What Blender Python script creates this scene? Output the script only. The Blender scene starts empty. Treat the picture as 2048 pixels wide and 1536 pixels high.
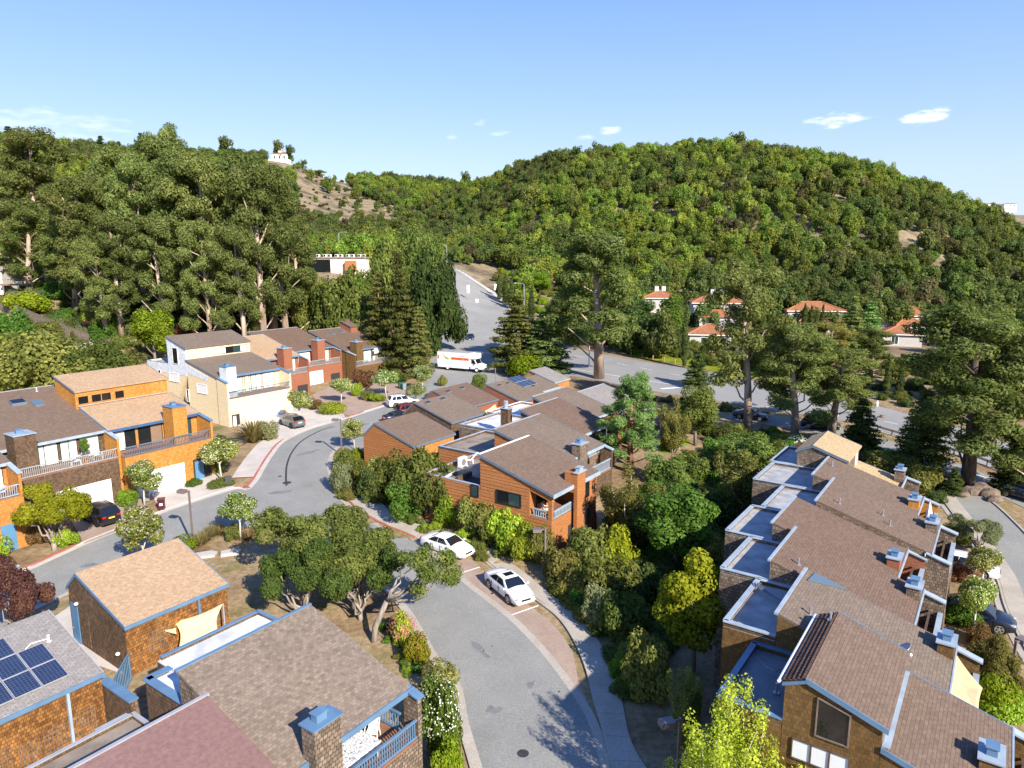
import bpy, bmesh, math, random
import numpy as np
from mathutils import Vector, Matrix
random.seed(7)
SC = bpy.context.scene
COL = SC.collection
R = math.radians
# ------------------------------------------------------------------ camera, sky, sun, exposure
F, PITCH, CH = 1420.0, R(10.5), 24.0
cd = bpy.data.cameras.new('camera'); cam = bpy.data.objects.new('camera', cd); COL.objects.link(cam)
cam.location = (0, 0, CH); cam.rotation_euler = (R(90) - PITCH, 0, 0)
cd.sensor_fit = 'HORIZONTAL'; cd.sensor_width = 36.0; cd.lens = 36.0 * F / 2048.0
cd.clip_start = 0.5; cd.clip_end = 9000
SC.camera = cam
SUN_AZ, SUN_EL = R(-57), R(32)                       # direction towards the sun
sdir = Vector((math.cos(SUN_AZ) * math.cos(SUN_EL), math.sin(SUN_AZ) * math.cos(SUN_EL), math.sin(SUN_EL)))
W = bpy.data.worlds.new('World'); SC.world = W; W.use_nodes = True
def world():
    nt = W.node_tree; N = nt.nodes; L = nt.links; N.clear()
    out = N.new('ShaderNodeOutputWorld'); bg = N.new('ShaderNodeBackground'); bg.inputs['Strength'].default_value = 0.15
    sky = N.new('ShaderNodeTexSky'); sky.sky_type = 'NISHITA'; sky.sun_disc = False
    sky.sun_elevation = SUN_EL; sky.sun_rotation = math.atan2(sdir.x, sdir.y)
    sky.altitude = 100; sky.air_density = 1.25; sky.dust_density = 0.35; sky.ozone_density = 3.2
    geo = N.new('ShaderNodeNewGeometry')
    nz = N.new('ShaderNodeTexNoise'); nz.inputs['Scale'].default_value = 24; nz.inputs['Detail'].default_value = 7
    nz.inputs['Roughness'].default_value = 0.62
    mp = N.new('ShaderNodeMapping'); mp.inputs['Scale'].default_value = (1, 1, 4.2)
    tc = N.new('ShaderNodeTexCoord')
    L.new(tc.outputs['Generated'], mp.inputs['Vector']); L.new(mp.outputs['Vector'], nz.inputs['Vector'])
    def pixdir(px, py):
        u = (px - 1024) / F; v = (py - 768) / F
        return Vector((u, math.cos(PITCH) - v * math.sin(PITCH), -(math.sin(PITCH) + v * math.cos(PITCH)))).normalized()
    total = None
    # small fair-weather clouds: direction of the middle, direction of one end, thickness, density
    clouds = [((1675, 239), (1755, 237), .0105, 1.0), ((1853, 230), (1912, 214), .0125, 1.15), ((1220, 263), (1248, 262), .0075, .62),
              ((1170, 274), (1195, 272), .006, .35), ((963, 244), (978, 243), .005, .42), ((905, 275), (925, 275), .0045, .45),
              ((993, 267), (1018, 266), .0045, .35), ((110, 250), (300, 262), .02, .30), ((60, 240), (150, 240), .012, .3)]
    for c0, c1, th, dens in clouds:
        d0, d1 = pixdir(*c0), pixdir(*c1)
        ax = (d1 - d0); ln = ax.length; ax = ax.normalized(); up = d0.cross(ax).normalized()
        sub = N.new('ShaderNodeVectorMath'); sub.operation = 'SUBTRACT'; L.new(tc.outputs['Generated'], sub.inputs[0]); sub.inputs[1].default_value = d0
        da = N.new('ShaderNodeVectorMath'); da.operation = 'DOT_PRODUCT'; L.new(sub.outputs[0], da.inputs[0]); da.inputs[1].default_value = ax / ln
        db = N.new('ShaderNodeVectorMath'); db.operation = 'DOT_PRODUCT'; L.new(sub.outputs[0], db.inputs[0]); db.inputs[1].default_value = up / th
        def m(op, a, b):
            q = N.new('ShaderNodeMath'); q.operation = op
            for i, s in enumerate((a, b)):
                if s is None: continue
                if isinstance(s, (int, float)): q.inputs[i].default_value = s
                else: L.new(s, q.inputs[i])
            return q.outputs[0]
        r2 = m('ADD', m('MULTIPLY', da.outputs['Value'], da.outputs['Value']), m('MULTIPLY', db.outputs['Value'], db.outputs['Value']))
        fall = m('SUBTRACT', 1.0, r2)
        val = m('ADD', m('MULTIPLY', fall, .9), m('MULTIPLY', m('SUBTRACT', nz.outputs['Fac'], .60), 4.2))
        mr = N.new('ShaderNodeMapRange'); mr.interpolation_type = 'SMOOTHSTEP'
        mr.inputs['From Min'].default_value = -.2; mr.inputs['From Max'].default_value = 1.15; mr.inputs['To Max'].default_value = dens * .95
        L.new(val, mr.inputs['Value'])
        ok = m('GREATER_THAN', fall, -1.2)
        e = m('MULTIPLY', mr.outputs[0], ok)
        total = e if total is None else m('MAXIMUM', total, e)
    # pale towards the horizon, deeper blue above, over the physical sky
    sx = N.new('ShaderNodeSeparateXYZ'); L.new(tc.outputs['Generated'], sx.inputs[0])
    hz = N.new('ShaderNodeValToRGB'); e_ = hz.color_ramp.elements; e_[0].position = 0.0; e_[0].color = (.57, .71, .94, 1); e_[1].position = .55; e_[1].color = (.09, .24, .78, 1)
    for p_, c_ in ((.10, (.52, .67, .95)), (.20, (.36, .55, .95)), (.32, (.22, .41, .94))): q_ = e_.new(p_); q_.color = (*c_, 1)
    L.new(sx.outputs['Z'], hz.inputs[0])
    sc_ = N.new('ShaderNodeVectorMath'); sc_.operation = 'SCALE'; sc_.inputs['Scale'].default_value = SKYK; L.new(hz.outputs[0], sc_.inputs[0])
    mx0 = N.new('ShaderNodeMix'); mx0.data_type = 'RGBA'; mx0.inputs['Factor'].default_value = .84; L.new(sky.outputs[0], mx0.inputs['A']); L.new(sc_.outputs[0], mx0.inputs['B'])
    mx = N.new('ShaderNodeMix'); mx.data_type = 'RGBA'; L.new(total, mx.inputs['Factor']); L.new(mx0.outputs['Result'], mx.inputs['A'])
    mx.inputs['B'].default_value = (5.2, 5.2, 5.2, 1)
    L.new(mx.outputs['Result'], bg.inputs['Color']); L.new(bg.outputs[0], out.inputs[0])
SKYK = 3.55
world()
sd = bpy.data.lights.new('sun', 'SUN'); sd.energy = 4.8; sd.angle = R(0.53); sd.color = (1.0, 0.925, 0.80)
sun = bpy.data.objects.new('sun', sd); COL.objects.link(sun); sun.rotation_euler = (-sdir).to_track_quat('-Z', 'Y').to_euler(); sun.location = (60, -90, 80)
SC.view_settings.view_transform = 'Standard'; SC.view_settings.look = 'None'; SC.view_settings.exposure = 1.0; SC.view_settings.gamma = 1
SC.view_settings.use_curve_mapping = False
SC.render.engine = 'CYCLES'
SC.cycles.max_bounces = 6; SC.cycles.transparent_max_bounces = 4

# ------------------------------------------------------------------ terrain
TH55 = R(55); C55, S55 = math.cos(TH55), math.sin(TH55)
def W2(a, b): return (a * C55 - b * S55, a * S55 + b * C55)      # the street grid (a along the fronts, b away from them) to world
def AB(x, y): return (x * C55 + y * S55, -x * S55 + y * C55)
def ray(px, py):
    u = (px - 1024) / F; v = (py - 768) / F
    return u, math.cos(PITCH) - v * math.sin(PITCH), -(math.sin(PITCH) + v * math.cos(PITCH))
def ridge_tab(rows):
    out = []
    for px, py, yr, yb in rows:
        u, dy, dz = ray(px, py); out.append((u / dy, CH + yr / dy * dz, yr, yb))
    return np.array(out)
HILL = ridge_tab([(820, 470, 640, 400), (900, 392, 620, 360), (980, 374, 560, 310), (1040, 345, 520, 265), (1100, 330, 480, 245), (1200, 320, 450, 228), (1350, 312, 430, 216),
                  (1450, 304, 420, 208), (1560, 316, 410, 203), (1700, 345, 390, 194), (1850, 393, 370, 186), (1950, 438, 350, 180), (2048, 486, 330, 175), (2250, 560, 320, 170), (2600, 600, 310, 165)])
LEFT = ridge_tab([(-500, 300, 480, 170), (-200, 295, 500, 190), (0, 290, 540, 205), (150, 304, 580, 215), (300, 314, 620, 235), (450, 322, 650, 255), (530, 322, 640, 265), (575, 328, 620, 280),
                  (640, 355, 625, 300), (700, 368, 640, 320), (800, 366, 680, 350), (900, 376, 720, 400), (980, 388, 740, 420), (1100, 404, 760, 450), (1300, 430, 780, 500), (1500, 470, 800, 560)])
FAR = ridge_tab([(900, 520, 1100, 800), (1500, 470, 1050, 760), (1800, 424, 1000, 720), (1960, 424, 980, 700), (2048, 430, 960, 700), (2300, 440, 950, 700), (2600, 460, 950, 700)])
def base_z(y):
    e = np.clip(y - 150, 0, 140)
    return .03 * (np.clip(y, -200, 150) - 62) + .00065 * e * e + .03 * e * (y > 150) + np.clip(y - 290, 0, 200) * .03
def hgt(x, y):
    x = np.asarray(x, float); y = np.asarray(y, float)
    z = base_z(y)
    b = -x * S55 + y * C55
    q = np.clip(b - 92, 0, 70)
    lw = np.clip((-x - 8) / 25, 0, 1) * np.clip((330 - y) / 120, 0, 1)
    z = z + .20 * q * q / (q + 14) * lw
    a = x * C55 + y * S55
    e = np.clip((a - 43.2) / 3.5, 0, 1) * np.clip((b - 25.0) / 4, 0, 1) * np.clip((47.5 - b) / 4, 0, 1) * np.clip((95 - a) / 6, 0, 1)
    z = z + .9 * e                                                  # the middle cluster stands on a low bank
    u = x / np.maximum(y, 20.0)
    for T in (HILL, LEFT, FAR):
        zr = np.interp(u, T[:, 0], T[:, 1]); yr = np.interp(u, T[:, 0], T[:, 2]); yb = np.interp(u, T[:, 0], T[:, 3])
        s = np.clip((y - yb) / (yr - yb), 0, 1)
        prof = 0.45 * s + 0.55 * s * s * (3 - 2 * s)
        zb = base_z(yb)
        fr = np.clip((y - yr) / 320.0, 0, 1); fall = 1 - fr * fr * (3 - 2 * fr)
        bump = 3.2 * np.sin(x * .031 + y * .012) * np.sin(y * .027 - x * .013 + 1.3) * np.minimum(s * 3, 1) * np.clip((1 - s) * 5, 0, 1)
        hz = np.where(y <= yr, zb + (zr - zb) * prof + bump, base_z(yr) * 0 + zr * fall)
        z = np.where((s > 0) & (y > 60), np.maximum(z, hz), z)
    return z
def gz(x, y): return float(hgt(x, y))
def at(px, py, dz=0.0, y0=20.0, y1=1400.0):
    """ground point seen at photo pixel (px, py), as (x, y, z)"""
    u, dy, dz_ = ray(px, py)
    prev = None; y = y0
    while y < y1:
        t = y / dy; z = CH + t * dz_ - dz
        d = z - gz(t * u, y)
        if d <= 0:
            lo, hi = (prev if prev else y0), y
            for _ in range(24):
                m = .5 * (lo + hi); t = m / dy
                if CH + t * dz_ - dz - gz(t * u, m) > 0: lo = m
                else: hi = m
            t = hi / dy
            return (t * u, hi, gz(t * u, hi))
        prev = y; y += max(.6, y * .008)
    t = y1 / dy
    return (t * u, y1, gz(t * u, y1))
def proj(x, y, z):
    zz = z - CH; d = y * math.cos(PITCH) - zz * math.sin(PITCH); up = y * math.sin(PITCH) + zz * math.cos(PITCH)
    return 1024 + F * x / d, 768 - F * up / d, d

# ------------------------------------------------------------------ materials
MATS = {}
def nmat(name):
    m = bpy.data.materials.new(name); m.use_nodes = True; nt = m.node_tree
    b = nt.nodes['Principled BSDF']; MATS[name] = m
    return m, nt.nodes, nt.links, b
def plain(name, col, rough=.6, metal=0, spec=.4, var=.06, scale=1.5):
    m, N, L, b = nmat(name)
    b.inputs['Roughness'].default_value = rough; b.inputs['Metallic'].default_value = metal; b.inputs['Specular IOR Level'].default_value = spec
    if var:
        tc = N.new('ShaderNodeTexCoord'); n = N.new('ShaderNodeTexNoise'); n.inputs['Scale'].default_value = scale; n.inputs['Detail'].default_value = 4
        L.new(tc.outputs['Object'], n.inputs['Vector'])
        r = N.new('ShaderNodeValToRGB'); r.color_ramp.elements[0].position = .3; r.color_ramp.elements[1].position = .7
        r.color_ramp.elements[0].color = (*[c * (1 - var * 2) for c in col], 1); r.color_ramp.elements[1].color = (*[min(1, c * (1 + var)) for c in col], 1)
        L.new(n.outputs['Fac'], r.inputs[0]); L.new(r.outputs[0], b.inputs['Base Color'])
    else: b.inputs['Base Color'].default_value = (*col, 1)
    return m
def tiles(name, c1, c2, bw, rh, mortar, dark=.35, bump=.4, weather=None, wscale=.6, rough=.85, offs=.5, wsoft=.25, streak=1.0):
    """courses of small units (shingles, tabs, tiles) laid out on the metre-scaled UVs, with grain and weather over them"""
    m, N, L, b = nmat(name); b.inputs['Roughness'].default_value = rough; b.inputs['Specular IOR Level'].default_value = .2
    uv = N.new('ShaderNodeUVMap'); br = N.new('ShaderNodeTexBrick'); L.new(uv.outputs[0], br.inputs['Vector'])
    nw = N.new('ShaderNodeTexNoise'); nw.inputs['Scale'].default_value = 9; nw.inputs['Detail'].default_value = 2; L.new(uv.outputs[0], nw.inputs['Vector'])
    mw = N.new('ShaderNodeVectorMath'); mw.operation = 'MULTIPLY_ADD'; L.new(nw.outputs['Color'], mw.inputs[0]); mw.inputs[1].default_value = (bw * .35, rh * .22, 0); L.new(uv.outputs[0], mw.inputs[2])
    L.new(mw.outputs[0], br.inputs['Vector'])
    br.inputs['Color1'].default_value = (*c1, 1); br.inputs['Color2'].default_value = (*c2, 1)
    br.inputs['Mortar'].default_value = (*[x * dark for x in c1], 1)
    br.inputs['Scale'].default_value = 1; br.inputs['Brick Width'].default_value = bw; br.inputs['Row Height'].default_value = rh
    br.inputs['Mortar Size'].default_value = mortar; br.inputs['Mortar Smooth'].default_value = .3; br.offset = offs; br.inputs['Bias'].default_value = 0
    col = br.outputs['Color']
    n = N.new('ShaderNodeTexNoise'); n.inputs['Scale'].default_value = 5; n.inputs['Detail'].default_value = 6; L.new(uv.outputs[0], n.inputs['Vector'])
    mul = N.new('ShaderNodeMix'); mul.data_type = 'RGBA'; mul.blend_type = 'MULTIPLY'; mul.inputs['Factor'].default_value = 1
    rr = N.new('ShaderNodeValToRGB'); rr.color_ramp.elements[0].position = .28; rr.color_ramp.elements[0].color = (.80, .80, .80, 1); rr.color_ramp.elements[1].position = .72; rr.color_ramp.elements[1].color = (1.10, 1.10, 1.10, 1)
    L.new(n.outputs['Fac'], rr.inputs[0]); L.new(col, mul.inputs['A']); L.new(rr.outputs[0], mul.inputs['B']); col = mul.outputs['Result']
    if weather:
        mp = N.new('ShaderNodeMapping'); mp.inputs['Scale'].default_value = (wscale, wscale * streak, 1); L.new(uv.outputs[0], mp.inputs['Vector'])
        n2 = N.new('ShaderNodeTexNoise'); n2.inputs['Scale'].default_value = 1; n2.inputs['Detail'].default_value = 5; n2.inputs['Roughness'].default_value = .65; L.new(mp.outputs[0], n2.inputs['Vector'])
        mr = N.new('ShaderNodeMapRange'); mr.inputs['From Min'].default_value = .5 - wsoft * .5; mr.inputs['From Max'].default_value = .5 + wsoft; mr.inputs['To Max'].default_value = .75; L.new(n2.outputs['Fac'], mr.inputs['Value'])
        m2 = N.new('ShaderNodeMix'); m2.data_type = 'RGBA'; m2.blend_type = 'MULTIPLY'; L.new(mr.outputs[0], m2.inputs['Factor']); L.new(col, m2.inputs['A']); m2.inputs['B'].default_value = (*weather, 1); col = m2.outputs['Result']
    L.new(col, b.inputs['Base Color'])
    if bump:
        bp = N.new('ShaderNodeBump'); bp.inputs['Strength'].default_value = bump; bp.inputs['Distance'].default_value = .02; bp.invert = True
        L.new(br.outputs['Fac'], bp.inputs['Height']); L.new(bp.outputs[0], b.inputs['Normal'])
    return m
def speckle(name, stops, scale, scale2, detail=6, rough=.9, bump=0.0, spec=.2, fine=0, finev=.12, coord='Object'):
    """colour ramp over large noise, multiplied by fine grain"""
    m, N, L, b = nmat(name); b.inputs['Roughness'].default_value = rough; b.inputs['Specular IOR Level'].default_value = spec
    tc = N.new('ShaderNodeTexCoord'); n = N.new('ShaderNodeTexNoise'); n.inputs['Scale'].default_value = scale; n.inputs['Detail'].default_value = detail; n.inputs['Roughness'].default_value = .6
    L.new(tc.outputs[coord], n.inputs['Vector'])
    r = N.new('ShaderNodeValToRGB'); el = r.color_ramp.elements
    el[0].position = stops[0][0]; el[0].color = (*stops[0][1], 1); el[1].position = stops[-1][0]; el[1].color = (*stops[-1][1], 1)
    for p, c in stops[1:-1]: e = el.new(p); e.color = (*c, 1)
    L.new(n.outputs['Fac'], r.inputs[0])
    n2 = N.new('ShaderNodeTexNoise'); n2.inputs['Scale'].default_value = scale2; n2.inputs['Detail'].default_value = 5; L.new(tc.outputs[coord], n2.inputs['Vector'])
    rr = N.new('ShaderNodeValToRGB'); rr.color_ramp.elements[0].position = .3; rr.color_ramp.elements[1].position = .7
    rr.color_ramp.elements[0].color = (*[1 - finev * 2] * 3, 1); rr.color_ramp.elements[1].color = (*[1 + finev] * 3, 1); L.new(n2.outputs['Fac'], rr.inputs[0])
    mul = N.new('ShaderNodeMix'); mul.data_type = 'RGBA'; mul.blend_type = 'MULTIPLY'; mul.inputs['Factor'].default_value = 1
    L.new(r.outputs[0], mul.inputs['A']); L.new(rr.outputs[0], mul.inputs['B']); L.new(mul.outputs['Result'], b.inputs['Base Color'])
    if bump:
        bp = N.new('ShaderNodeBump'); bp.inputs['Strength'].default_value = bump; bp.inputs['Distance'].default_value = .08; L.new(n2.outputs['Fac'], bp.inputs['Height']); L.new(bp.outputs[0], b.inputs['Normal'])
    return m
M = MATS
tiles('roof_brown', (0.160, 0.110, 0.079), (0.200, 0.140, 0.104), .33, .145, .009, .62, .5, (.86, .84, .84), .22)
tiles('roof_brown_grey', (0.171, 0.129, 0.097), (0.211, 0.162, 0.126), .33, .145, .009, .62, .5, (.86, .86, .86), .25)
tiles('roof_rust_brown', (0.155, 0.101, 0.072), (0.189, 0.128, 0.094), .33, .145, .009, .62, .5, (.85, .83, .82), .3)
tiles('roof_mottled', (0.184, 0.140, 0.104), (0.275, 0.214, 0.164), .20, .145, .006, .72, .5, (.86, .86, .86), .3)
tiles('roof_tan', (0.369, 0.248, 0.149), (0.468, 0.324, 0.203), .24, .145, .006, .75, .5, (.9, .88, .85), .3)
tiles('roof_sand', (.43, .31, .17), (.53, .39, .225), .33, .145, .012, .62, .5, (.92, .9, .86), .3)
tiles('roof_red', (0.203, 0.117, 0.106), (0.230, 0.135, 0.122), .05, .05, .002, .85, .2, (.9, .88, .88), .3)
tiles('roof_grey', (0.243, 0.221, 0.203), (0.297, 0.270, 0.250), .33, .145, .008, .52, .5, (.9, .9, .9), .3)
tiles('wall_shingle_orange', (0.460, 0.198, 0.041), (0.589, 0.290, 0.078), .16, .19, .007, .5, .6, (.72, .62, .5), .5, streak=.5)
tiles('wall_shingle_brown', (.105, .068, .044), (.205, .128, .078), .16, .19, .009, .42, .7, (.62, .6, .58), .6, streak=.5)
tiles('wall_shingle_rust', (.17, .075, .025), (.40, .185, .055), .15, .19, .008, .4, .7, (.36, .33, .32), .75, streak=.4, wsoft=.2)
tiles('wall_shingle_olive', (0.133, 0.078, 0.030), (0.205, 0.119, 0.045), .16, .20, .007, .5, .6, (.70, .66, .60), .5, streak=.5)
tiles('wall_shingle_ochre', (0.423, 0.180, 0.045), (0.522, 0.243, 0.068), .16, .19, .006, .6, .5, (.8, .75, .7), .5, streak=.6)
tiles('wall_shingle_grey', (.14, .105, .078), (.30, .225, .165), .2, .2, .014, .3, .7, (.7, .7, .7), .5, streak=.6)
tiles('wall_siding_red', (.30, .115, .066), (.325, .128, .074), 3.5, .16, .010, .62, .5, (.86, .84, .82), .4)
tiles('wall_siding_cream', (.78, .63, .40), (.80, .65, .42), 4.0, .2, .008, .75, .4, (.94, .93, .9), .3)
tiles('wall_siding_orange', (0.387, 0.158, 0.056), (0.423, 0.176, 0.063), 4.0, .2, .012, .5, .5, (.86, .82, .78), .4)
tiles('roof_clay_tile', (0.359, 0.144, 0.066), (0.452, 0.207, 0.105), .28, .42, .035, .42, .9, (.8, .75, .7), .4)
tiles('tile_dark', (.10, .058, .042), (.145, .085, .06), .22, .3, .02, .4, .8)
plain('housewrap', (.68, .71, .76), .6, var=.12, scale=2.2)
plain('trim_blue', (.11, .20, .315), .5, var=.08); plain('trim_pale_blue', (.32, .38, .445), .5, var=.10)
plain('trim_deep_blue', (.045, .105, .23), .5, var=.06); plain('trim_grey', (.33, .33, .35), .6); plain('trim_slate', (.13, .16, .20), .6)
plain('door_blue', (.09, .215, .37), .45, var=.05); plain('garage_white', (.80, .79, .80), .45, var=.03); plain('white_paint', (.80, .80, .79), .5, var=.03)
plain('membrane', (.36, .355, .35), .8, var=.16, scale=1.2); plain('membrane_white', (0.629, 0.629, 0.637), .7, var=.14, scale=1.1); plain('membrane_dark', (.16, .175, .19), .8, var=.16, scale=1.1); plain('membrane_tan', (.26, .21, .165), .85, var=.2, scale=1)
plain('deck_wood', (.25, .125, .075), .7, var=.12, scale=3); plain('wood_orange', (.45, .20, .065), .7, var=.15, scale=3); plain('wood_dark', (.10, .066, .044), .8, var=.2, scale=3)
plain('wood_grey', (.19, .152, .118), .85, var=.2, scale=2.5); plain('metal_grey', (.42, .43, .45), .4, .6, var=.05); plain('metal_pole', (.22, .18, .17), .5, .3, var=.05)
plain('galvanised', (.55, .56, .57), .45, .5, var=.08); plain('black_plastic', (.015, .015, .017), .5, var=0); plain('black_trim', (.02, .02, .022), .4, var=0)
plain('curtain_mint', (.52, .62, .52), .6, var=.04, scale=3); plain('curtain_white', (.78, .78, .74), .6, var=.04, scale=3); plain('blind_white', (.72, .73, .76), .5, var=.03)
plain('interior_shade', (.03, .03, .03), .9, var=0); plain('interior_floor', (.22, .15, .10), .7)  # near-black base colour stands for the shade inside openings
plain('fabric_cream', (.74, .56, .30), .9, var=.04); plain('fabric_white', (.82, .80, .74), .9, var=.04); plain('fabric_tan', (.56, .39, .22), .9, var=.05); plain('fabric_blue', (.05, .08, .3), .9)
plain('fabric_aqua', (.42, .55, .56), .9); plain('plastic_white', (.82, .81, .78), .4, var=0); plain('plastic_maroon', (.07, .012, .018), .4, var=0); plain('plastic_grey', (.2, .24, .27), .4, var=0); plain('plastic_green', (.02, .14, .09), .4, var=0)
plain('fabric_pink', (.62, .09, .14), .9); plain('cone_orange', (.75, .16, .03), .6, var=0); plain('sign_yellow', (.85, .70, .05), .5, var=0); plain('teal_sheet', (.07, .20, .23), .6)
plain('stucco_pink', (.78, .66, .60), .9, var=.05); plain('stucco_white', (.72, .68, .63), .9, var=.05); plain('stucco_grey', (.48, .45, .43), .9, var=.05)
plain('terracotta', (.42, .15, .06), .8)
def glassy(name, col, rough=.04, spec=.9):
    m, N, L, b = nmat(name); b.inputs['Base Color'].default_value = (*col, 1); b.inputs['Roughness'].default_value = rough; b.inputs['Specular IOR Level'].default_value = spec
    return m
glassy('glass_dark', (.012, .014, .016)); glassy('glass_teal', (.03, .055, .055)); glassy('glass_sky', (.10, .14, .17), .08); glassy('glass_car', (.008, .010, .012), .03)
def solar():
    m, N, L, b = nmat('solar_cell'); b.inputs['Roughness'].default_value = .12
    uv = N.new('ShaderNodeUVMap'); br = N.new('ShaderNodeTexBrick'); L.new(uv.outputs[0], br.inputs['Vector']); br.offset = 0
    br.inputs['Color1'].default_value = (.016, .026, .062, 1); br.inputs['Color2'].default_value = (.022, .035, .080, 1); br.inputs['Mortar'].default_value = (.10, .125, .18, 1)
    br.inputs['Scale'].default_value = 1; br.inputs['Brick Width'].default_value = .16; br.inputs['Row Height'].default_value = .16; br.inputs['Mortar Size'].default_value = .006
    L.new(br.outputs[0], b.inputs['Base Color'])
solar()
speckle('asphalt', [(.25, (.212, .210, .192)), (.42, (.25, .246, .225)), (.55, (.265, .260, .238)), (.75, (.30, .292, .265))], .35, 12, rough=.92, finev=.13)
speckle('asphalt_old', [(.25, (.225, .22, .205)), (.5, (.275, .268, .25)), (.75, (.32, .31, .29))], .12, 9, rough=.92, finev=.10)
speckle('concrete', [(.25, (.33, .29, .235)), (.5, (.40, .355, .295)), (.75, (.46, .415, .355))], .5, 11, rough=.9, finev=.10)
speckle('concrete_pale', [(.25, (.42, .375, .325)), (.5, (.50, .45, .40)), (.75, (.56, .51, .46))], .5, 11, rough=.9, finev=.07)
speckle('paver_rose', [(.25, (.30, .215, .165)), (.5, (.36, .265, .205)), (.75, (.42, .32, .255))], .6, 16, rough=.92, finev=.16)
speckle('red_kerb', [(.25, (.36, .10, .075)), (.5, (.45, .13, .10)), (.75, (.52, .22, .17))], 1.2, 18, rough=.8, finev=.16)
speckle('paint_white', [(.3, (.62, .62, .60)), (.6, (.80, .80, .78))], 2.5, 20, rough=.7, finev=.08)
speckle('paint_yellow', [(.3, (.55, .36, .10)), (.6, (.66, .46, .14))], 2.5, 20, rough=.7, finev=.1)
speckle('tar', [(.3, (.035, .035, .036)), (.7, (.06, .06, .06))], 3, 20, rough=.6)
speckle('soil', [(.30, (.115, .075, .042)), (.42, (.235, .160, .090)), (.52, (.31, .225, .13)), (.62, (.25, .185, .095)), (.72, (.11, .125, .04))], .16, 3.2, 8, finev=.24, bump=.5)
speckle('rock', [(.3, (.10, .075, .06)), (.7, (.24, .18, .14))], 1.5, 8, rough=.9, bump=.5)
def hillmat():
    m, N, L, b = nmat('ground_cover'); b.inputs['Roughness'].default_value = .95; b.inputs['Specular IOR Level'].default_value = .1
    tc = N.new('ShaderNodeTexCoord')
    def noise(sc, det=6, ro=.6):
        n = N.new('ShaderNodeTexNoise'); n.inputs['Scale'].default_value = sc; n.inputs['Detail'].default_value = det; n.inputs['Roughness'].default_value = ro
        L.new(tc.outputs['Object'], n.inputs['Vector']); return n.outputs['Fac']
    def ramp(f, st):
        r = N.new('ShaderNodeValToRGB'); el = r.color_ramp.elements; el[0].position, el[0].color = st[0][0], (*st[0][1], 1); el[1].position, el[1].color = st[-1][0], (*st[-1][1], 1)
        for p, c in st[1:-1]: e = el.new(p); e.color = (*c, 1)
        L.new(f, r.inputs[0]); return r.outputs[0]
    def mix(f, a, c, mode='MIX'):
        q = N.new('ShaderNodeMix'); q.data_type = 'RGBA'; q.blend_type = mode
        if isinstance(f, float): q.inputs['Factor'].default_value = f
        else: L.new(f, q.inputs['Factor'])
        L.new(a, q.inputs['A']); L.new(c, q.inputs['B']); return q.outputs['Result']
    near = ramp(noise(.14, 8), [(.30, (.12, .078, .042)), (.42, (.24, .162, .090)), (.52, (.33, .24, .14)), (.60, (.27, .20, .10)), (.72, (.11, .125, .035))])
    hill = ramp(noise(.06, 10, .70), [(.30, (.06, .062, .028)), (.42, (.13, .105, .065)), (.50, (.25, .195, .12)), (.56, (.34, .265, .165)), (.62, (.17, .135, .085)), (.72, (.07, .075, .03))])
    sx = N.new('ShaderNodeSeparateXYZ'); L.new(tc.outputs['Object'], sx.inputs[0])
    mr = N.new('ShaderNodeMapRange'); mr.inputs['From Min'].default_value = 130; mr.inputs['From Max'].default_value = 190; L.new(sx.outputs['Y'], mr.inputs['Value'])
    col = mix(mr.outputs[0], near, hill)
    fine = ramp(noise(2.4, 6, .7), [(.3, (.55, .55, .55)), (.7, (1.25, 1.25, 1.25))])
    col = mix(1.0, col, fine, 'MULTIPLY'); L.new(col, b.inputs['Base Color'])
    bp = N.new('ShaderNodeBump'); bp.inputs['Strength'].default_value = .6; bp.inputs['Distance'].default_value = .15; L.new(noise(1.6, 6), bp.inputs['Height']); L.new(bp.outputs[0], b.inputs['Normal'])
hillmat()

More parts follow.
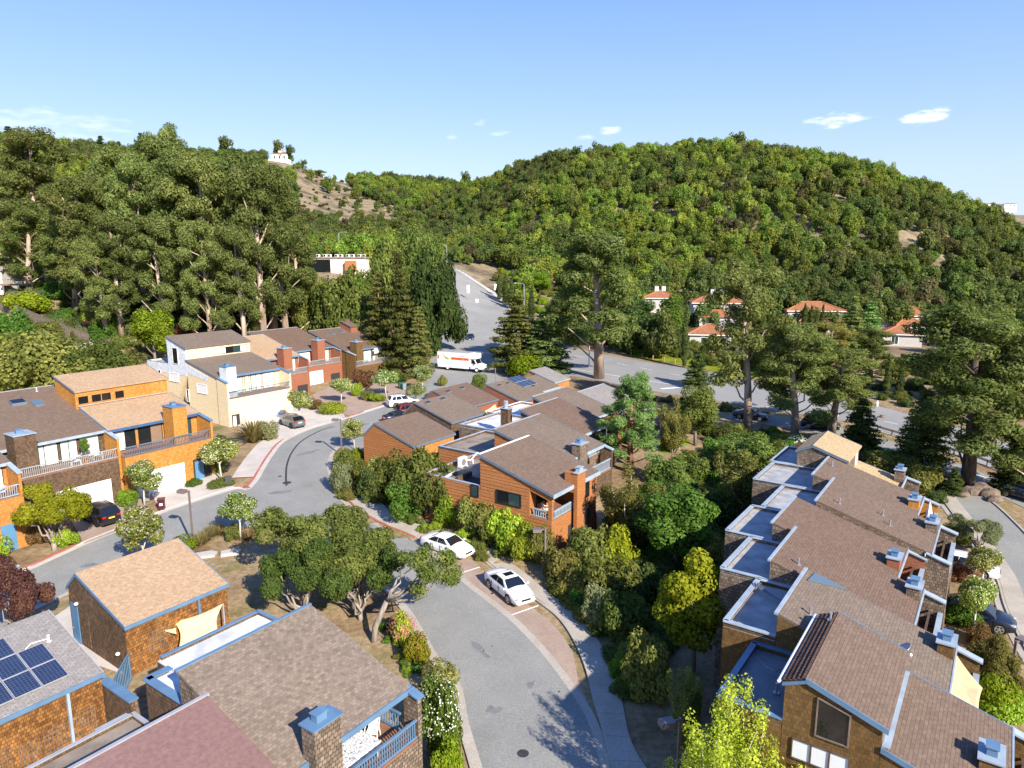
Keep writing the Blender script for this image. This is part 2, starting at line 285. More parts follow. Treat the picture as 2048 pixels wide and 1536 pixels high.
# ------------------------------------------------------------------ mesh helpers
class MB:
    def __init__(s): s.v = []; s.f = []; s.m = []
    def poly(s, pts, mi=0):
        i = len(s.v); s.v += [tuple(map(float, p)) for p in pts]; s.f.append(tuple(range(i, i + len(pts)))); s.m.append(mi)
    def box(s, x0, x1, y0, y1, z0, z1, mi=0):
        i = len(s.v)
        s.v += [(x0, y0, z0), (x1, y0, z0), (x1, y1, z0), (x0, y1, z0), (x0, y0, z1), (x1, y0, z1), (x1, y1, z1), (x0, y1, z1)]
        for q in ((0, 3, 2, 1), (4, 5, 6, 7), (0, 1, 5, 4), (1, 2, 6, 5), (2, 3, 7, 6), (3, 0, 4, 7)):
            s.f.append(tuple(i + k for k in q)); s.m.append(mi)
        return s
    def prism(s, A, B, mi=0, top=None):
        """closed solid between polygon A and polygon B (same count, any orientation)"""
        n = len(A); i = len(s.v); s.v += [tuple(map(float, p)) for p in A] + [tuple(map(float, p)) for p in B]
        s.f.append(tuple(i + k for k in range(n))[::-1]); s.m.append(mi)
        s.f.append(tuple(i + n + k for k in range(n))); s.m.append(mi if top is None else top)
        for k in range(n):
            k2 = (k + 1) % n; s.f.append((i + k, i + k2, i + n + k2, i + n + k)); s.m.append(mi)
        return s
    def bar(s, p, q, w, h, mi=0, up=(0, 0, 1)):
        p, q = Vector(p), Vector(q); d = (q - p).normalized(); u = Vector(up)
        if abs(d.dot(u)) > .95: u = Vector((1, 0, 0))
        r = d.cross(u).normalized() * (w * .5); t = r.cross(d).normalized() * (h * .5)
        A = [p - r - t, p + r - t, p + r + t, p - r + t]; s.prism(A, [x + (q - p) for x in A], mi); return s
    def tube(s, pts, rad, n=7, mi=0, cap=True):
        pts = [Vector(p) for p in pts]; rings = []
        for k, p in enumerate(pts):
            d = (pts[min(k + 1, len(pts) - 1)] - pts[max(k - 1, 0)]).normalized()
            u = Vector((0, 0, 1)) if abs(d.z) < .9 else Vector((1, 0, 0))
            x = d.cross(u).normalized(); y = x.cross(d).normalized(); r = rad[k] if isinstance(rad, (list, tuple)) else rad
            i = len(s.v); s.v += [tuple(p + (x * math.cos(2 * math.pi * j / n) + y * math.sin(2 * math.pi * j / n)) * r) for j in range(n)]; rings.append(i)
        for a, b in zip(rings, rings[1:]):
            for j in range(n): s.f.append((a + j, a + (j + 1) % n, b + (j + 1) % n, b + j)); s.m.append(mi)
        if cap:
            s.f.append(tuple(rings[-1] + j for j in range(n))); s.m.append(mi); s.f.append(tuple(rings[0] + j for j in range(n))[::-1]); s.m.append(mi)
        return s
    def disc(s, c, axis, r, th, n=16, mi=0):
        c = Vector(c); a = Vector(axis).normalized(); s.tube([c - a * th / 2, c + a * th / 2], r, n, mi); return s
    def ball(s, c, rx, ry, rz, nu=10, nv=7, mi=0, jit=0):
        i = len(s.v); c = Vector(c)
        for v in range(nv + 1):
            ph = math.pi * v / nv - math.pi / 2
            for u in range(nu):
                th = 2 * math.pi * u / nu; k = 1 + (random.uniform(-jit, jit) if 0 < v < nv else 0)
                s.v.append((c.x + rx * k * math.cos(ph) * math.cos(th), c.y + ry * k * math.cos(ph) * math.sin(th), c.z + rz * k * math.sin(ph)))
        for v in range(nv):
            for u in range(nu):
                s.f.append((i + v * nu + u, i + v * nu + (u + 1) % nu, i + (v + 1) * nu + (u + 1) % nu, i + (v + 1) * nu + u)); s.m.append(mi)
        return s
    def build(s, name, mats, parent=None, smooth=False, org=None, fix=True):
        me = bpy.data.meshes.new(name)
        v = np.array(s.v, float).reshape(-1, 3)
        o = org if org is not None else (ORG.get(parent) if parent is not None else None)
        if o is not None: v = v - np.array(o)
        me.from_pydata([tuple(p) for p in v], [], s.f)
        for m in (mats if isinstance(mats, (list, tuple)) else [mats]): me.materials.append(MATS[m] if isinstance(m, str) else m)
        if len(me.materials) > 1: me.polygons.foreach_set('material_index', s.m)
        if fix:
            bm = bmesh.new(); bm.from_mesh(me); bmesh.ops.recalc_face_normals(bm, faces=bm.faces); bm.to_mesh(me); bm.free()
        ul = me.uv_layers.new(name='UVMap')
        vs = np.array([p.co[:] for p in me.vertices]); uvs = np.zeros((len(me.loops), 2))
        for p in me.polygons:
            nx, ny, nz = p.normal; li = list(p.loop_indices); vi = [me.loops[l].vertex_index for l in li]; P = vs[vi]
            if abs(nz) > .985: uvs[li] = P[:, :2]
            else:
                h = math.hypot(nx, ny); t = np.array((-ny / h, nx / h, 0)); w = np.cross((nx, ny, nz), t)
                uvs[li, 0] = P @ t; uvs[li, 1] = P @ w
        ul.data.foreach_set('uv', uvs.ravel())
        if smooth: me.polygons.foreach_set('use_smooth', [True] * len(me.polygons))
        ob = bpy.data.objects.new(name, me); COL.objects.link(ob)
        if parent is not None: ob.parent = bpy.data.objects[parent]; ORG[ob.name] = o if o is not None else (0, 0, 0)
        return ob
ORG = {}
def tag(o, label=None, cat=None, group=None, kind=None):
    if label: o['label'] = label
    if cat: o['category'] = cat
    if group: o['group'] = group
    if kind: o['kind'] = kind
    return o
def thing(name, label, cat, loc, rz=0, group=None, org=(0, 0, 0)):
    o = bpy.data.objects.new(name, None); COL.objects.link(o); o.location = loc; o.rotation_euler = (0, 0, rz); o.empty_display_size = .5
    ORG[o.name] = org; return tag(o, label, cat, group)
def copy_thing(src, loc, rz=0, scale=1.0, label=None, group=None):
    c = src.copy(); COL.objects.link(c); c.location = loc; c.rotation_euler = (0, 0, rz); c.scale = (scale,) * 3 if not isinstance(scale, tuple) else scale
    if label: c['label'] = label
    if group: c['group'] = group
    for ch in src.children:
        d = ch.copy(); COL.objects.link(d); d.parent = c
        for g in ch.children: e = g.copy(); COL.objects.link(e); e.parent = d
    return c
# ------------------------------------------------------------------ ground
def ground():
    def axis(lo, hi, core, fine, grow):
        out = [0.0]
        st = fine
        while out[-1] < hi:
            if out[-1] > core: st *= grow
            out.append(out[-1] + st)
        neg = [0.0]; st = fine
        while neg[-1] > lo:
            if -neg[-1] > core: st *= grow
            neg.append(neg[-1] - st)
        return np.array(sorted(set(neg[1:] + out)))
    xs = axis(-5200, 5200, 110, 3.0, 1.045); ys = axis(-400, 7000, 330, 3.0, 1.03)
    X, Y = np.meshgrid(xs, ys); Z = hgt(X, Y)
    nx, ny = len(xs), len(ys)
    V = np.stack([X, Y, Z], -1).reshape(-1, 3)
    i = np.arange(nx * ny).reshape(ny, nx)
    Q = np.stack([i[:-1, :-1], i[:-1, 1:], i[1:, 1:], i[1:, :-1]], -1).reshape(-1, 4)
    me = bpy.data.meshes.new('ground'); me.vertices.add(len(V)); me.vertices.foreach_set('co', V.ravel()); me.loops.add(Q.size); me.loops.foreach_set('vertex_index', Q.ravel())
    me.polygons.add(len(Q)); me.polygons.foreach_set('loop_start', np.arange(0, Q.size, 4)); me.polygons.foreach_set('loop_total', np.full(len(Q), 4)); me.update(); me.validate()
    me.polygons.foreach_set('use_smooth', [True] * len(Q)); me.materials.append(M['ground_cover'])
    o = bpy.data.objects.new('ground', me); COL.objects.link(o); tag(o, kind='structure')
ground()
def flat(name, pts, mat, lift, thick=0.0, kind='structure', parent=None, label=None, cat=None, group=None):
    """a sheet or slab lying on the ground; pts are world (x, y)"""
    from mathutils.geometry import delaunay_2d_cdt
    q = [Vector(p) for p in pts]; n = len(q)
    vo, eo, fo, *_ = delaunay_2d_cdt(q, [(i, (i + 1) % n) for i in range(n)], [], 1, 1e-4)
    bm = bmesh.new(); vs = [bm.verts.new((v.x, v.y, gz(v.x, v.y) + lift)) for v in vo]
    for t in fo: bm.faces.new([vs[i] for i in t])
    for f_ in bm.faces:
        f_.normal_update()
        if f_.normal.z < 0: f_.normal_flip()
    if thick:
        r = bmesh.ops.extrude_face_region(bm, geom=bm.faces[:])
        for e in r['geom']:
            if isinstance(e, bmesh.types.BMVert): e.co.z -= thick
        bmesh.ops.recalc_face_normals(bm, faces=bm.faces)
    me = bpy.data.meshes.new(name); bm.to_mesh(me); bm.free(); me.materials.append(M[mat])
    o = bpy.data.objects.new(name, me); COL.objects.link(o)
    if parent: o.parent = bpy.data.objects[parent]
    elif label: tag(o, label, cat, group)
    elif kind: tag(o, kind=kind)
    return o
def P(*pix): return [at(*p)[:2] for p in pix]
def smooth_path(pts, n=8):
    """Catmull-Rom through the points"""
    p = [np.array(q, float) for q in pts]; p = [2 * p[0] - p[1]] + p + [2 * p[-1] - p[-2]]; out = []
    for i in range(1, len(p) - 2):
        for t in np.linspace(0, 1, n, endpoint=False):
            a, b, c, d = p[i - 1:i + 3]
            out.append(tuple(.5 * ((2 * b) + (-a + c) * t + (2 * a - 5 * b + 4 * c - d) * t * t + (-a + 3 * b - 3 * c + d) * t ** 3)))
    out.append(tuple(p[-2])); return out
def offset(path, d):
    out = []
    for i, q in enumerate(path):
        a = np.array(path[max(i - 1, 0)]); b = np.array(path[min(i + 1, len(path) - 1)]); t = (b - a) / max(np.linalg.norm(b - a), 1e-6)
        dd = d[i] if isinstance(d, (list, np.ndarray)) else d
        out.append((q[0] - t[1] * dd, q[1] + t[0] * dd))
    return out
def ribbon(name, left, right, mat, lift, thick=0.0, kind='structure', parent=None):
    mb = MB(); n = len(left)
    L = [(x, y, gz(x, y) + lift) for x, y in left]; Rr = [(x, y, gz(x, y) + lift) for x, y in right]
    for i in range(n - 1):
        if thick:
            A = [L[i], Rr[i], Rr[i + 1], L[i + 1]]; mb.prism([(p[0], p[1], p[2] - thick) for p in A], A)
        else: mb.poly([L[i], Rr[i], Rr[i + 1], L[i + 1]])
    o = mb.build(name, mat, parent, fix=bool(thick))
    if not thick:
        me = o.data
        if sum(p.normal.z for p in me.polygons) < 0: me.flip_normals()
    if kind and not parent: tag(o, kind=kind)
    return o
# the lane: two edges of the asphalt as they curve up from the foreground and round to the left, the far kerb of the street in front of the left row
lane_R = P((1225, 1580), (1203, 1536), (1188, 1476), (1169, 1429), (1140, 1382), (1099, 1326), (1064, 1285), (1017, 1238), (970, 1200), (926, 1165), (872, 1117), (820, 1081), (766, 1058), (717, 1032), (683, 1002), (666, 978), (659, 954), (654, 930), (664, 903), (684, 885))
lane_L = P((972, 1580), (964, 1536), (938, 1449), (923, 1376), (900, 1341), (878, 1317), (825, 1227), (770, 1165), (715, 1115), (650, 1075), (585, 1056), (505, 1055))
street_S = P((505, 1055), (442, 1061), (394, 1077), (330, 1105), (250, 1138), (112, 1201), (40, 1236), (-60, 1290))
street_N = P((-80, 1205), (0, 1165), (71, 1136), (171, 1090), (247, 1059), (342, 1021), (464, 981), (495, 980), (515, 963), (530, 937), (547, 910), (571, 883), (625, 858), (691, 839), (740, 823), (788, 807), (822, 790))
LR = smooth_path(lane_R); LL = smooth_path(lane_L, 10); SS = smooth_path(street_S); SN = smooth_path(street_N)
far_edge = [W2(66, 61.5), W2(80, 64), W2(92, 66)]
near_edge = [W2(93, 59.6), W2(76, 62.0), W2(61.5, 58.6), W2(51.5, 56.6)]
flat('lane_road', LR + [near_edge[3], near_edge[2], near_edge[1], near_edge[0]] + [W2(96, 68)] + P((846, 766), (838, 783)) + SN[::-1] + SS[::-1] + LL[::-1], 'asphalt', .03)
# gutter, red kerb and pavement along the right side of the lane
def band(name, path, d0, d1, mat, lift, thick=0, i0=0, i1=None, sign=-1):
    p = path[i0:i1]
    return ribbon(name, offset(p, sign * d0), offset(p, sign * d1), mat, lift, thick)
n_r = len(LR)
band('gutter', LR, -.02, .5, 'concrete', .034, 0)
ir = 8 * 11                                                             # where the red kerb starts, behind the first parked car
band('kerb', LR, .5, .66, 'red_kerb', .15, .25, ir, 8 * 17)
bay_in = smooth_path(P((820, 1081), (872, 1108), (950, 1113), (985, 1140), (1067, 1200), (1117, 1240), (1150, 1290), (1172, 1345), (1185, 1400), (1200, 1450), (1222, 1536), (1236, 1580)))
bay_edge = smooth_path(P((820, 1083), (872, 1117), (926, 1165), (970, 1200), (1017, 1238), (1064, 1285), (1099, 1326), (1140, 1382), (1166, 1424), (1186, 1470), (1203, 1536), (1225, 1580)))
flat('parking_bay', offset(bay_edge, .48)[2:72] + P((1158, 1367),) + smooth_path(P((1146, 1306), (1117, 1262), (1076, 1225), (975, 1150), (935, 1118), (872, 1112))), 'paver_rose', .036)
ribbon('kerb', bay_in, offset(bay_in, .16), 'concrete', .14, .22)
walk_out = smooth_path(P((1325, 1580), (1290, 1536), (1260, 1481), (1243, 1402), (1228, 1347), (1175, 1253), (1090, 1183), (1040, 1141), (988, 1103), (930, 1078), (847, 1053), (790, 1037), (761, 1005), (735, 985)))
walk_in = smooth_path(P((1239, 1580), (1226, 1536), (1204, 1450), (1189, 1400), (1177, 1345), (1155, 1290), (1121, 1240), (1070, 1197), (988, 1136), (952, 1108), (872, 1100), (825, 1074), (771, 1050), (722, 1023), (690, 996)))
def resample(path, n):
    q = np.array(path); d = np.r_[0, np.cumsum(np.linalg.norm(np.diff(q, axis=0), axis=1))]; t = np.linspace(0, d[-1], n)
    return [(np.interp(s, d, q[:, 0]), np.interp(s, d, q[:, 1])) for s in t]
def slabs(host, inner, outer, n, mat='concrete'):
    """a pavement: host object with one slab object per joint-to-joint bay"""
    I, O = resample(inner, n * 3 + 1), resample(outer, n * 3 + 1)
    bed = ribbon(host, I, O, 'tar', .09, .3)
    for k in range(n):
        mb = MB()
        for j in range(3):
            i = 3 * k + j
            a0 = .02 if j == 0 else 0; a1 = .02 if j == 2 else 0
            lerp = lambda p, q, s: (p[0] + (q[0] - p[0]) * s, p[1] + (q[1] - p[1]) * s)
            A = [lerp(I[i], I[i + 1], a0), lerp(O[i], O[i + 1], a0), lerp(O[i], O[i + 1], 1 - a1), lerp(I[i], I[i + 1], 1 - a1)]
            A = [(x, y, gz(x, y) + .135) for x, y in A]; mb.prism([(x, y, z - .06) for x, y, z in A], A)
        mb.build('paving_slab', mat, bed.name)
    return bed
slabs('pavement', walk_in, walk_out, 26)
for c0, c1 in (((925, 1146), (969, 1132)), ((1023, 1231), (1077, 1212))):
    p, q = at(*c0), at(*c1); d = Vector((q[0] - p[0], q[1] - p[1])).normalized(); n = Vector((-d.y, d.x)) * .06
    flat('bay_marking', [(p[0] - n.x, p[1] - n.y), (q[0] - n.x, q[1] - n.y), (q[0] + n.x, q[1] + n.y), (p[0] + n.x, p[1] + n.y)], 'paint_white', .042)
# far side of the street in front of the left row: gutter, kerb, red stretches, pavement and drives
ribbon('gutter', offset(SN, -.02), offset(SN, .5), 'concrete_pale', .034)
ribbon('kerb', offset(SN, .5), offset(SN, .66), 'concrete_pale', .10, .2)
ribbon('gutter', offset(SS[:50], -.4), offset(SS[:50], .02), 'concrete', .036)
ribbon('kerb', offset(LL, .45), offset(LL, .6), 'concrete', .12, .2); ribbon('gutter', offset(LL, -.02), offset(LL, .45), 'concrete', .034)
def kerb_red(pix0, pix1):
    a = np.array(at(*pix0)[:2]); b = np.array(at(*pix1)[:2]); S = np.array(SN); i0 = int(np.argmin(((S - a) ** 2).sum(1))); i1 = int(np.argmin(((S - b) ** 2).sum(1)))
    seg = SN[i0:i1 + 1]
    ribbon('kerb', offset(seg, .50), offset(seg, .78), 'red_kerb', .108, .2)
kerb_red((55, 1140), (168, 1088)); kerb_red((470, 978), (570, 880)); kerb_red((690, 838), (730, 825)); kerb_red((800, 803), (822, 790))
def seg_between(pix0, pix1):
    a = np.array(at(*pix0)[:2]); b = np.array(at(*pix1)[:2]); S = np.array(SN); i0 = int(np.argmin(((S - a) ** 2).sum(1))); i1 = int(np.argmin(((S - b) ** 2).sum(1))); return SN[i0:i1 + 1]
sg = seg_between((520, 955), (600, 868)); slabs('pavement', offset(sg, .7), offset(sg, 2.9), 8, 'concrete_pale')
# drives
flat('driveway', P((168, 1088), (247, 1058), (300, 1038), (275, 985), (225, 960), (170, 960), (120, 1000)), 'paver_rose', .05)
flat('driveway', P((325, 1026), (470, 976), (420, 935), (375, 958), (300, 985), (318, 1015)), 'concrete_pale', .052)
flat('driveway', P((578, 876), (640, 852), (690, 836), (680, 800), (600, 800), (575, 815), (470, 850), (520, 872)), 'concrete_pale', .054)
flat('driveway', P((700, 833), (740, 820), (815, 792), (815, 765), (770, 745), (690, 760), (625, 790), (640, 815)), 'paver_rose', .056)
flat('path', P((10, 1105), (75, 1085), (60, 1060), (20, 1060), (0, 1090)), 'concrete', .055)
flat('driveway', P((60, 1268), (140, 1213), (175, 1240), (262, 1355), (190, 1330), (95, 1262)), 'concrete_pale', .045)
# tar-sealed crack, manhole covers and patches in the asphalt
crack = smooth_path(P((573, 972), (572, 955), (574, 930), (584, 905), (604, 882), (640, 862), (668, 853)), 6)
ribbon('crack_seal', offset(crack, .10), offset(crack, -.10), 'tar', .040)
def rag(px, py, w, h, rot, n=14, seed=0):
    x, y, z = at(px, py); rg = np.random.default_rng(seed); out = []
    for k in range(n): t = 6.283 * k / n; r_ = 1 + .22 * rg.normal(); a, b = w * r_ * math.cos(t), h * r_ * math.sin(t); out.append((x + a * math.cos(rot) - b * math.sin(rot), y + a * math.sin(rot) + b * math.cos(rot)))
    return out
speckle('asphalt_dark', [(.25, (.15, .155, .155)), (.5, (.19, .195, .192)), (.75, (.23, .232, .226))], .8, 14, rough=.85, finev=.14)
for k, (px, py, w, h, ro) in enumerate(((620, 905, 1.5, .5, .9), (560, 985, 1.1, .45, .3), (990, 1420, .5, .3, .2), (1060, 1370, .35, .22, 1.0), (880, 1170, .8, .3, -.9), (300, 1080, .7, .3, .5), (960, 1300, .9, .25, -1.0), (720, 850, 1.4, .5, .5), (180, 1130, .6, .35, .4))): flat('asphalt_stain', rag(px, py, w, h, ro, seed=k), 'asphalt_dark', .0335 + .0004 * k)
for px, py, r in ((1046, 1508, .3), (574, 966, .45), (560, 953, .22), (967, 1303, .06), (1118, 1384, .06), (985, 1293, .05), (1101, 1501, .06)):
    x, y, z = at(px, py); mb = MB(); mb.disc((x, y, z + .037), (0, 0, 1), r, .012, 14); tag(mb.build('manhole_cover', 'tar' if r < .5 else 'metal_grey'), kind='structure')
# the boulevard: far carriageway, planted median with guard rail, near carriageway, then the hill road up the valley
far_e = smooth_path(P((1070, 640), (1120, 685), (1180, 703), (1256, 718), (1368, 736), (1442, 750), (1600, 780), (1748, 811), (1814, 828), (1920, 856), (2048, 898), (2160, 945)))
near_e = smooth_path([at(1000, 745)[:2], at(1137, 752)[:2], at(1215, 765)[:2], at(1295, 781)[:2], at(1403, 797)[:2], at(1553, 822)[:2], (43.0, 98.5), (47.5, 93.5), (51.2, 84.0), (53.6, 75.0), (55.4, 64.0), (56.5, 50.0)])
flat('boulevard', far_e + near_e[::-1], 'asphalt_old', .03)
c2_far = smooth_path([(34.0, 101.5), (40.0, 96.0), (45.6, 89.5), (48.8, 82.5), (50.9, 75.5), (52.6, 66.0), (53.4, 50.0)])
c2_near = smooth_path([(29.5, 97.5), (35.0, 93.5), (41.5, 86.0), (44.6, 80.5), (46.6, 75.0), (48.6, 66.0), (49.4, 50.0)])
flat('boulevard', c2_far + c2_near[::-1], 'asphalt_old', .036)
link = P((1300, 868), (1330, 845), (1400, 838), (1480, 850), (1560, 868), (1640, 888), (1600, 905), (1500, 900), (1420, 890), (1370, 895)); flat('frontage_road', link, 'asphalt_old', .032)
flat('boulevard', [W2(93.5, 70.5), W2(95, 60.4)] + P((1000, 757), (1140, 758), (1125, 686), (1040, 640), (1000, 640), (995, 690), (860, 705), (835, 728), (842, 748), (860, 770)), 'asphalt_old', .026)
def hill_road():
    Lp = smooth_path([at(*p)[:2] for p in ((842, 735), (868, 703), (890, 660), (905, 615), (902, 580), (890, 555), (868, 537), (845, 527))], 10)
    Rp = smooth_path([at(*p)[:2] for p in ((1120, 735), (1062, 690), (1040, 650), (1010, 612), (975, 583), (945, 562), (912, 541), (885, 529))], 10)
    n = 60; L_, R_ = resample(Lp, n), resample(Rp, n); ribbon('hill_road', L_, R_, 'asphalt_old', .06)
    mid = lambda s: [(a[0] + (b[0] - a[0]) * s, a[1] + (b[1] - a[1]) * s) for a, b in zip(L_, R_)]
    def line(s, w, mat, i0, i1, lift=.075): p = mid(s)[i0:i1]; ribbon('lane_marking', offset(p, -w / 2), offset(p, w / 2), mat, lift)
    line(.60, .5, 'paint_yellow', 6, 34)
    line(.30, .28, 'paint_white', 4, 22); line(.05, .4, 'paint_yellow', 6, 26)
    med = mid(.66)[22:48]; ribbon('median', offset(med, -.5), offset(med, .5), 'concrete', .2, .2)
    ribbon('pavement', offset(R_, -.1)[8:58], offset(R_, -1.9)[8:58], 'concrete_pale', .18, .25)
    ribbon('pavement', offset(L_, .2)[6:22], offset(L_, 2.6)[6:22], 'concrete_pale', .18, .25)
    for (px, py, k) in ((925, 693, 0), (980, 691, 1), (938, 624, 0), (965, 623, 1), (912, 695, 0)):
        x, y, z = at(px, py); mb = MB(); mb.poly([(x - 1.3, y - .5, z + .09), (x + 1.2, y - .5, z + .09), (x + 1.2, y + .35, z + .09), (x - 1.3, y + .35, z + .09)]); mb.build('turn_arrow', 'paint_white')['kind'] = 'structure'
hill_road()
def dash(p, q, w=.16, mat='paint_white', lift=.042, n=1):
    a, b = np.array(at(*p)[:2]), np.array(at(*q)[:2])
    for k in range(n):
        s0, s1 = (k / n, k / n + (.5 / n if n > 1 else 1)); u, v = a + (b - a) * s0, a + (b - a) * s1; d = (v - u) / np.linalg.norm(v - u); m_ = np.array((-d[1], d[0])) * w / 2
        flat('lane_marking', [tuple(u - m_), tuple(v - m_), tuple(v + m_), tuple(u + m_)], mat, lift)
dash((1110, 704), (1330, 745), n=5); dash((1137, 737), (1361, 772), .2); dash((1341, 748), (1360, 751)); dash((1322, 778), (1375, 774), .7); dash((1768, 843), (1796, 849)); dash((1940, 946), (1976, 957)); dash((1350, 800), (1430, 812), .18)
dash((1760, 862), (1880, 905), .15)
# right-hand lane beside the right row
rl_L = smooth_path([(52.2, 84.5), (47.5, 80.0), (43.4, 71.5), (40.2, 62.0), (36.9, 52.0), (33.9, 46.0), (31.6, 40.5), (29.6, 34.5), (27.6, 27.0)]); rl_R = smooth_path([(46.4, 72.0), (47.0, 68.5), (46.4, 64.0), (44.0, 56.0), (40.6, 48.5), (38.0, 42.0), (36.0, 35.0), (34.0, 27.0)])
n_ = 60; A_, B_ = resample(rl_L[16:], n_), resample(rl_R, n_)
ribbon('right_lane', A_, B_, 'asphalt', .03); ribbon('gutter', offset(A_, .02), offset(A_, .5), 'concrete', .036); ribbon('kerb', offset(A_, .5), offset(A_, .66), 'concrete', .13, .2)
slabs('pavement', offset(A_, .68), offset(A_, 1.9), 24, 'concrete'); ribbon('kerb', offset(B_, -.02), offset(B_, -.2), 'concrete', .13, .2)
# ------------------------------------------------------------------ houses: pieces
KS = [1.0]                                                       # size factor of the building group being built
def hroot(name, label, cat, a, b, group=None):
    k = KS[0]; x, y = W2(a, b); z = CH - (CH - gz(x * k, y * k)) / k; o = thing(name, label, cat, (x * k, y * k, CH - (CH - z) * k), TH55, group, (a, b, z)); o.scale = (k, k, k); return o.name
def zg(a, b): return gz(*W2(a, b))
def walls(r, poly, a0, a1, mat, name='wall'):
    """solid whose outline in (b, z) is poly, between a0 and a1"""
    mb = MB(); mb.prism([(a0, b, z) for b, z in poly], [(a1, b, z) for b, z in poly]); return mb.build(name, mat, r)
def slab(r, a0, a1, p0, p1, mat, oa=.12, ob0=.18, ob1=.06, th=.14, name='roof', trim='trim_slate'):
    """sloping roof slab from eave p0=(b,z) to ridge p1, with thin rake boards along both gable edges"""
    d = Vector((p1[0] - p0[0], p1[1] - p0[1])); L_ = d.length; d /= L_
    q0 = (p0[0] - d.x * ob0, p0[1] - d.y * ob0 + .012); q1 = (p1[0] + d.x * ob1, p1[1] + d.y * ob1 + .012)
    mb = MB(); mb.prism([(a0 - oa, q0[0], q0[1]), (a1 + oa, q0[0], q0[1]), (a1 + oa, q1[0], q1[1]), (a0 - oa, q1[0], q1[1])], [(a0 - oa, q0[0], q0[1] + th), (a1 + oa, q0[0], q0[1] + th), (a1 + oa, q1[0], q1[1] + th), (a0 - oa, q1[0], q1[1] + th)])
    ob = mb.build(name, mat, r)
    if trim:
        for s, a in ((-1, a0 - oa), (1, a1 + oa)):
            e = MB(); aa = (a - .05, a - .004) if s < 0 else (a + .004, a + .05)
            e.prism([(aa[0], q0[0], q0[1] - .06), (aa[0], q1[0], q1[1] - .06), (aa[0], q1[0], q1[1] + th + .02), (aa[0], q0[0], q0[1] + th + .02)], [(aa[1], q0[0], q0[1] - .06), (aa[1], q1[0], q1[1] - .06), (aa[1], q1[0], q1[1] + th + .02), (aa[1], q0[0], q0[1] + th + .02)])
            e.build('rake_board', trim, r)
    return ob
def boxp(r, name, mat, a0, a1, b0, b1, z0, z1): mb = MB(); mb.box(a0, a1, b0, b1, z0, z1); return mb.build(name, mat, r)
def fascia(r, a0, a1, b, z, mat, h=.30): return boxp(r, 'fascia', mat, a0 - .16, a1 + .16, b - .26, b - .19, z - h + .16, z + .12)
def ridge_cap(r, a0, a1, b, z, mat): return boxp(r, 'ridge_cap', mat, a0 - .1, a1 + .1, b - .02, b + .14, z + .1, z + .2)
def flat_roof(r, a0, a1, b0, b1, z, wall, memb, cap, par=.22, z0=None, skip=(), cw=.2):
    """low flat-roofed wing with a parapet; skip names the sides without parapet ('a0','a1','b0','b1')"""
    z0 = zg((a0 + a1) / 2, b1) - .6 if z0 is None else z0
    boxp(r, 'wall', wall, a0, a1, b0, b1, z0, z - .06); boxp(r, 'flat_roof', memb, a0 + .02, a1 - .02, b0 + .02, b1 - .02, z - .055, z)
    S = {'a0': (a0, a0 + .16, b0, b1), 'a1': (a1 - .16, a1, b0, b1), 'b0': (a0 + .165, a1 - .165, b0, b0 + .16), 'b1': (a0 + .165, a1 - .165, b1 - .16, b1)}
    for k, (x0, x1, y0, y1) in S.items():
        if k in skip: continue
        boxp(r, 'parapet', wall, x0, x1, y0, y1, z + .004, z + par)
        e = (cw - .16) / 2; boxp(r, 'parapet_cap', cap, x0 - e, x1 + e, y0 - e * (k[0] == 'b'), y1 + e * (k[0] == 'b'), z + par + .003, z + par + .05)
def window(r, face, u0, u1, z0, z1, pos, n=2, frame='black_trim', pane='glass_dark', fw=.055, panes=None, top1=None):
    """face 'b': wall facing the street (plane b=pos); face 'a': end wall facing -a (plane a=pos). top1 lets the head slope"""
    def pt(u, z, d): return (u, pos - d, z) if face == 'b' else (pos - d, u, z)
    def slabq(mb, ua, ub, za, zb, d0, d1, zc=None, zd=None):
        zc = zb if zc is None else zc; zd = za if zd is None else zd
        A = [(ua, za), (ub, zd), (ub, zc), (ua, zb)]; mb.prism([pt(u, z, d0) for u, z in A], [pt(u, z, d1) for u, z in A])
    hd = lambda u: z1 if top1 is None else z1 + (top1 - z1) * (u - u0) / (u1 - u0)
    mb = MB()
    slabq(mb, u0 - fw, u0, z0 - fw, z1 + fw, .003, .07); slabq(mb, u1, u1 + fw, z0 - fw, hd(u1) + fw, .003, .07)
    slabq(mb, u0, u1, z0 - fw, z0, .004, .075); slabq(mb, u0, u1, z1, z1 + fw, .004, .068, hd(u1) + fw, hd(u1))
    w = (u1 - u0) / n
    for k in range(1, n): slabq(mb, u0 + w * k - .03, u0 + w * k + .03, z0, hd(u0 + w * k), .003, .065)
    f_ = mb.build('window', frame, r)
    for k in range(n):
        g = MB(); a, b_ = u0 + w * k + (.03 if k else 0), u0 + w * (k + 1) - (.03 if k < n - 1 else 0); slabq(g, a, b_, z0, hd(a), .005, .025, hd(b_), z0)
        g.build('pane', (panes[k % len(panes)] if panes else pane), f_.name)
    return f_
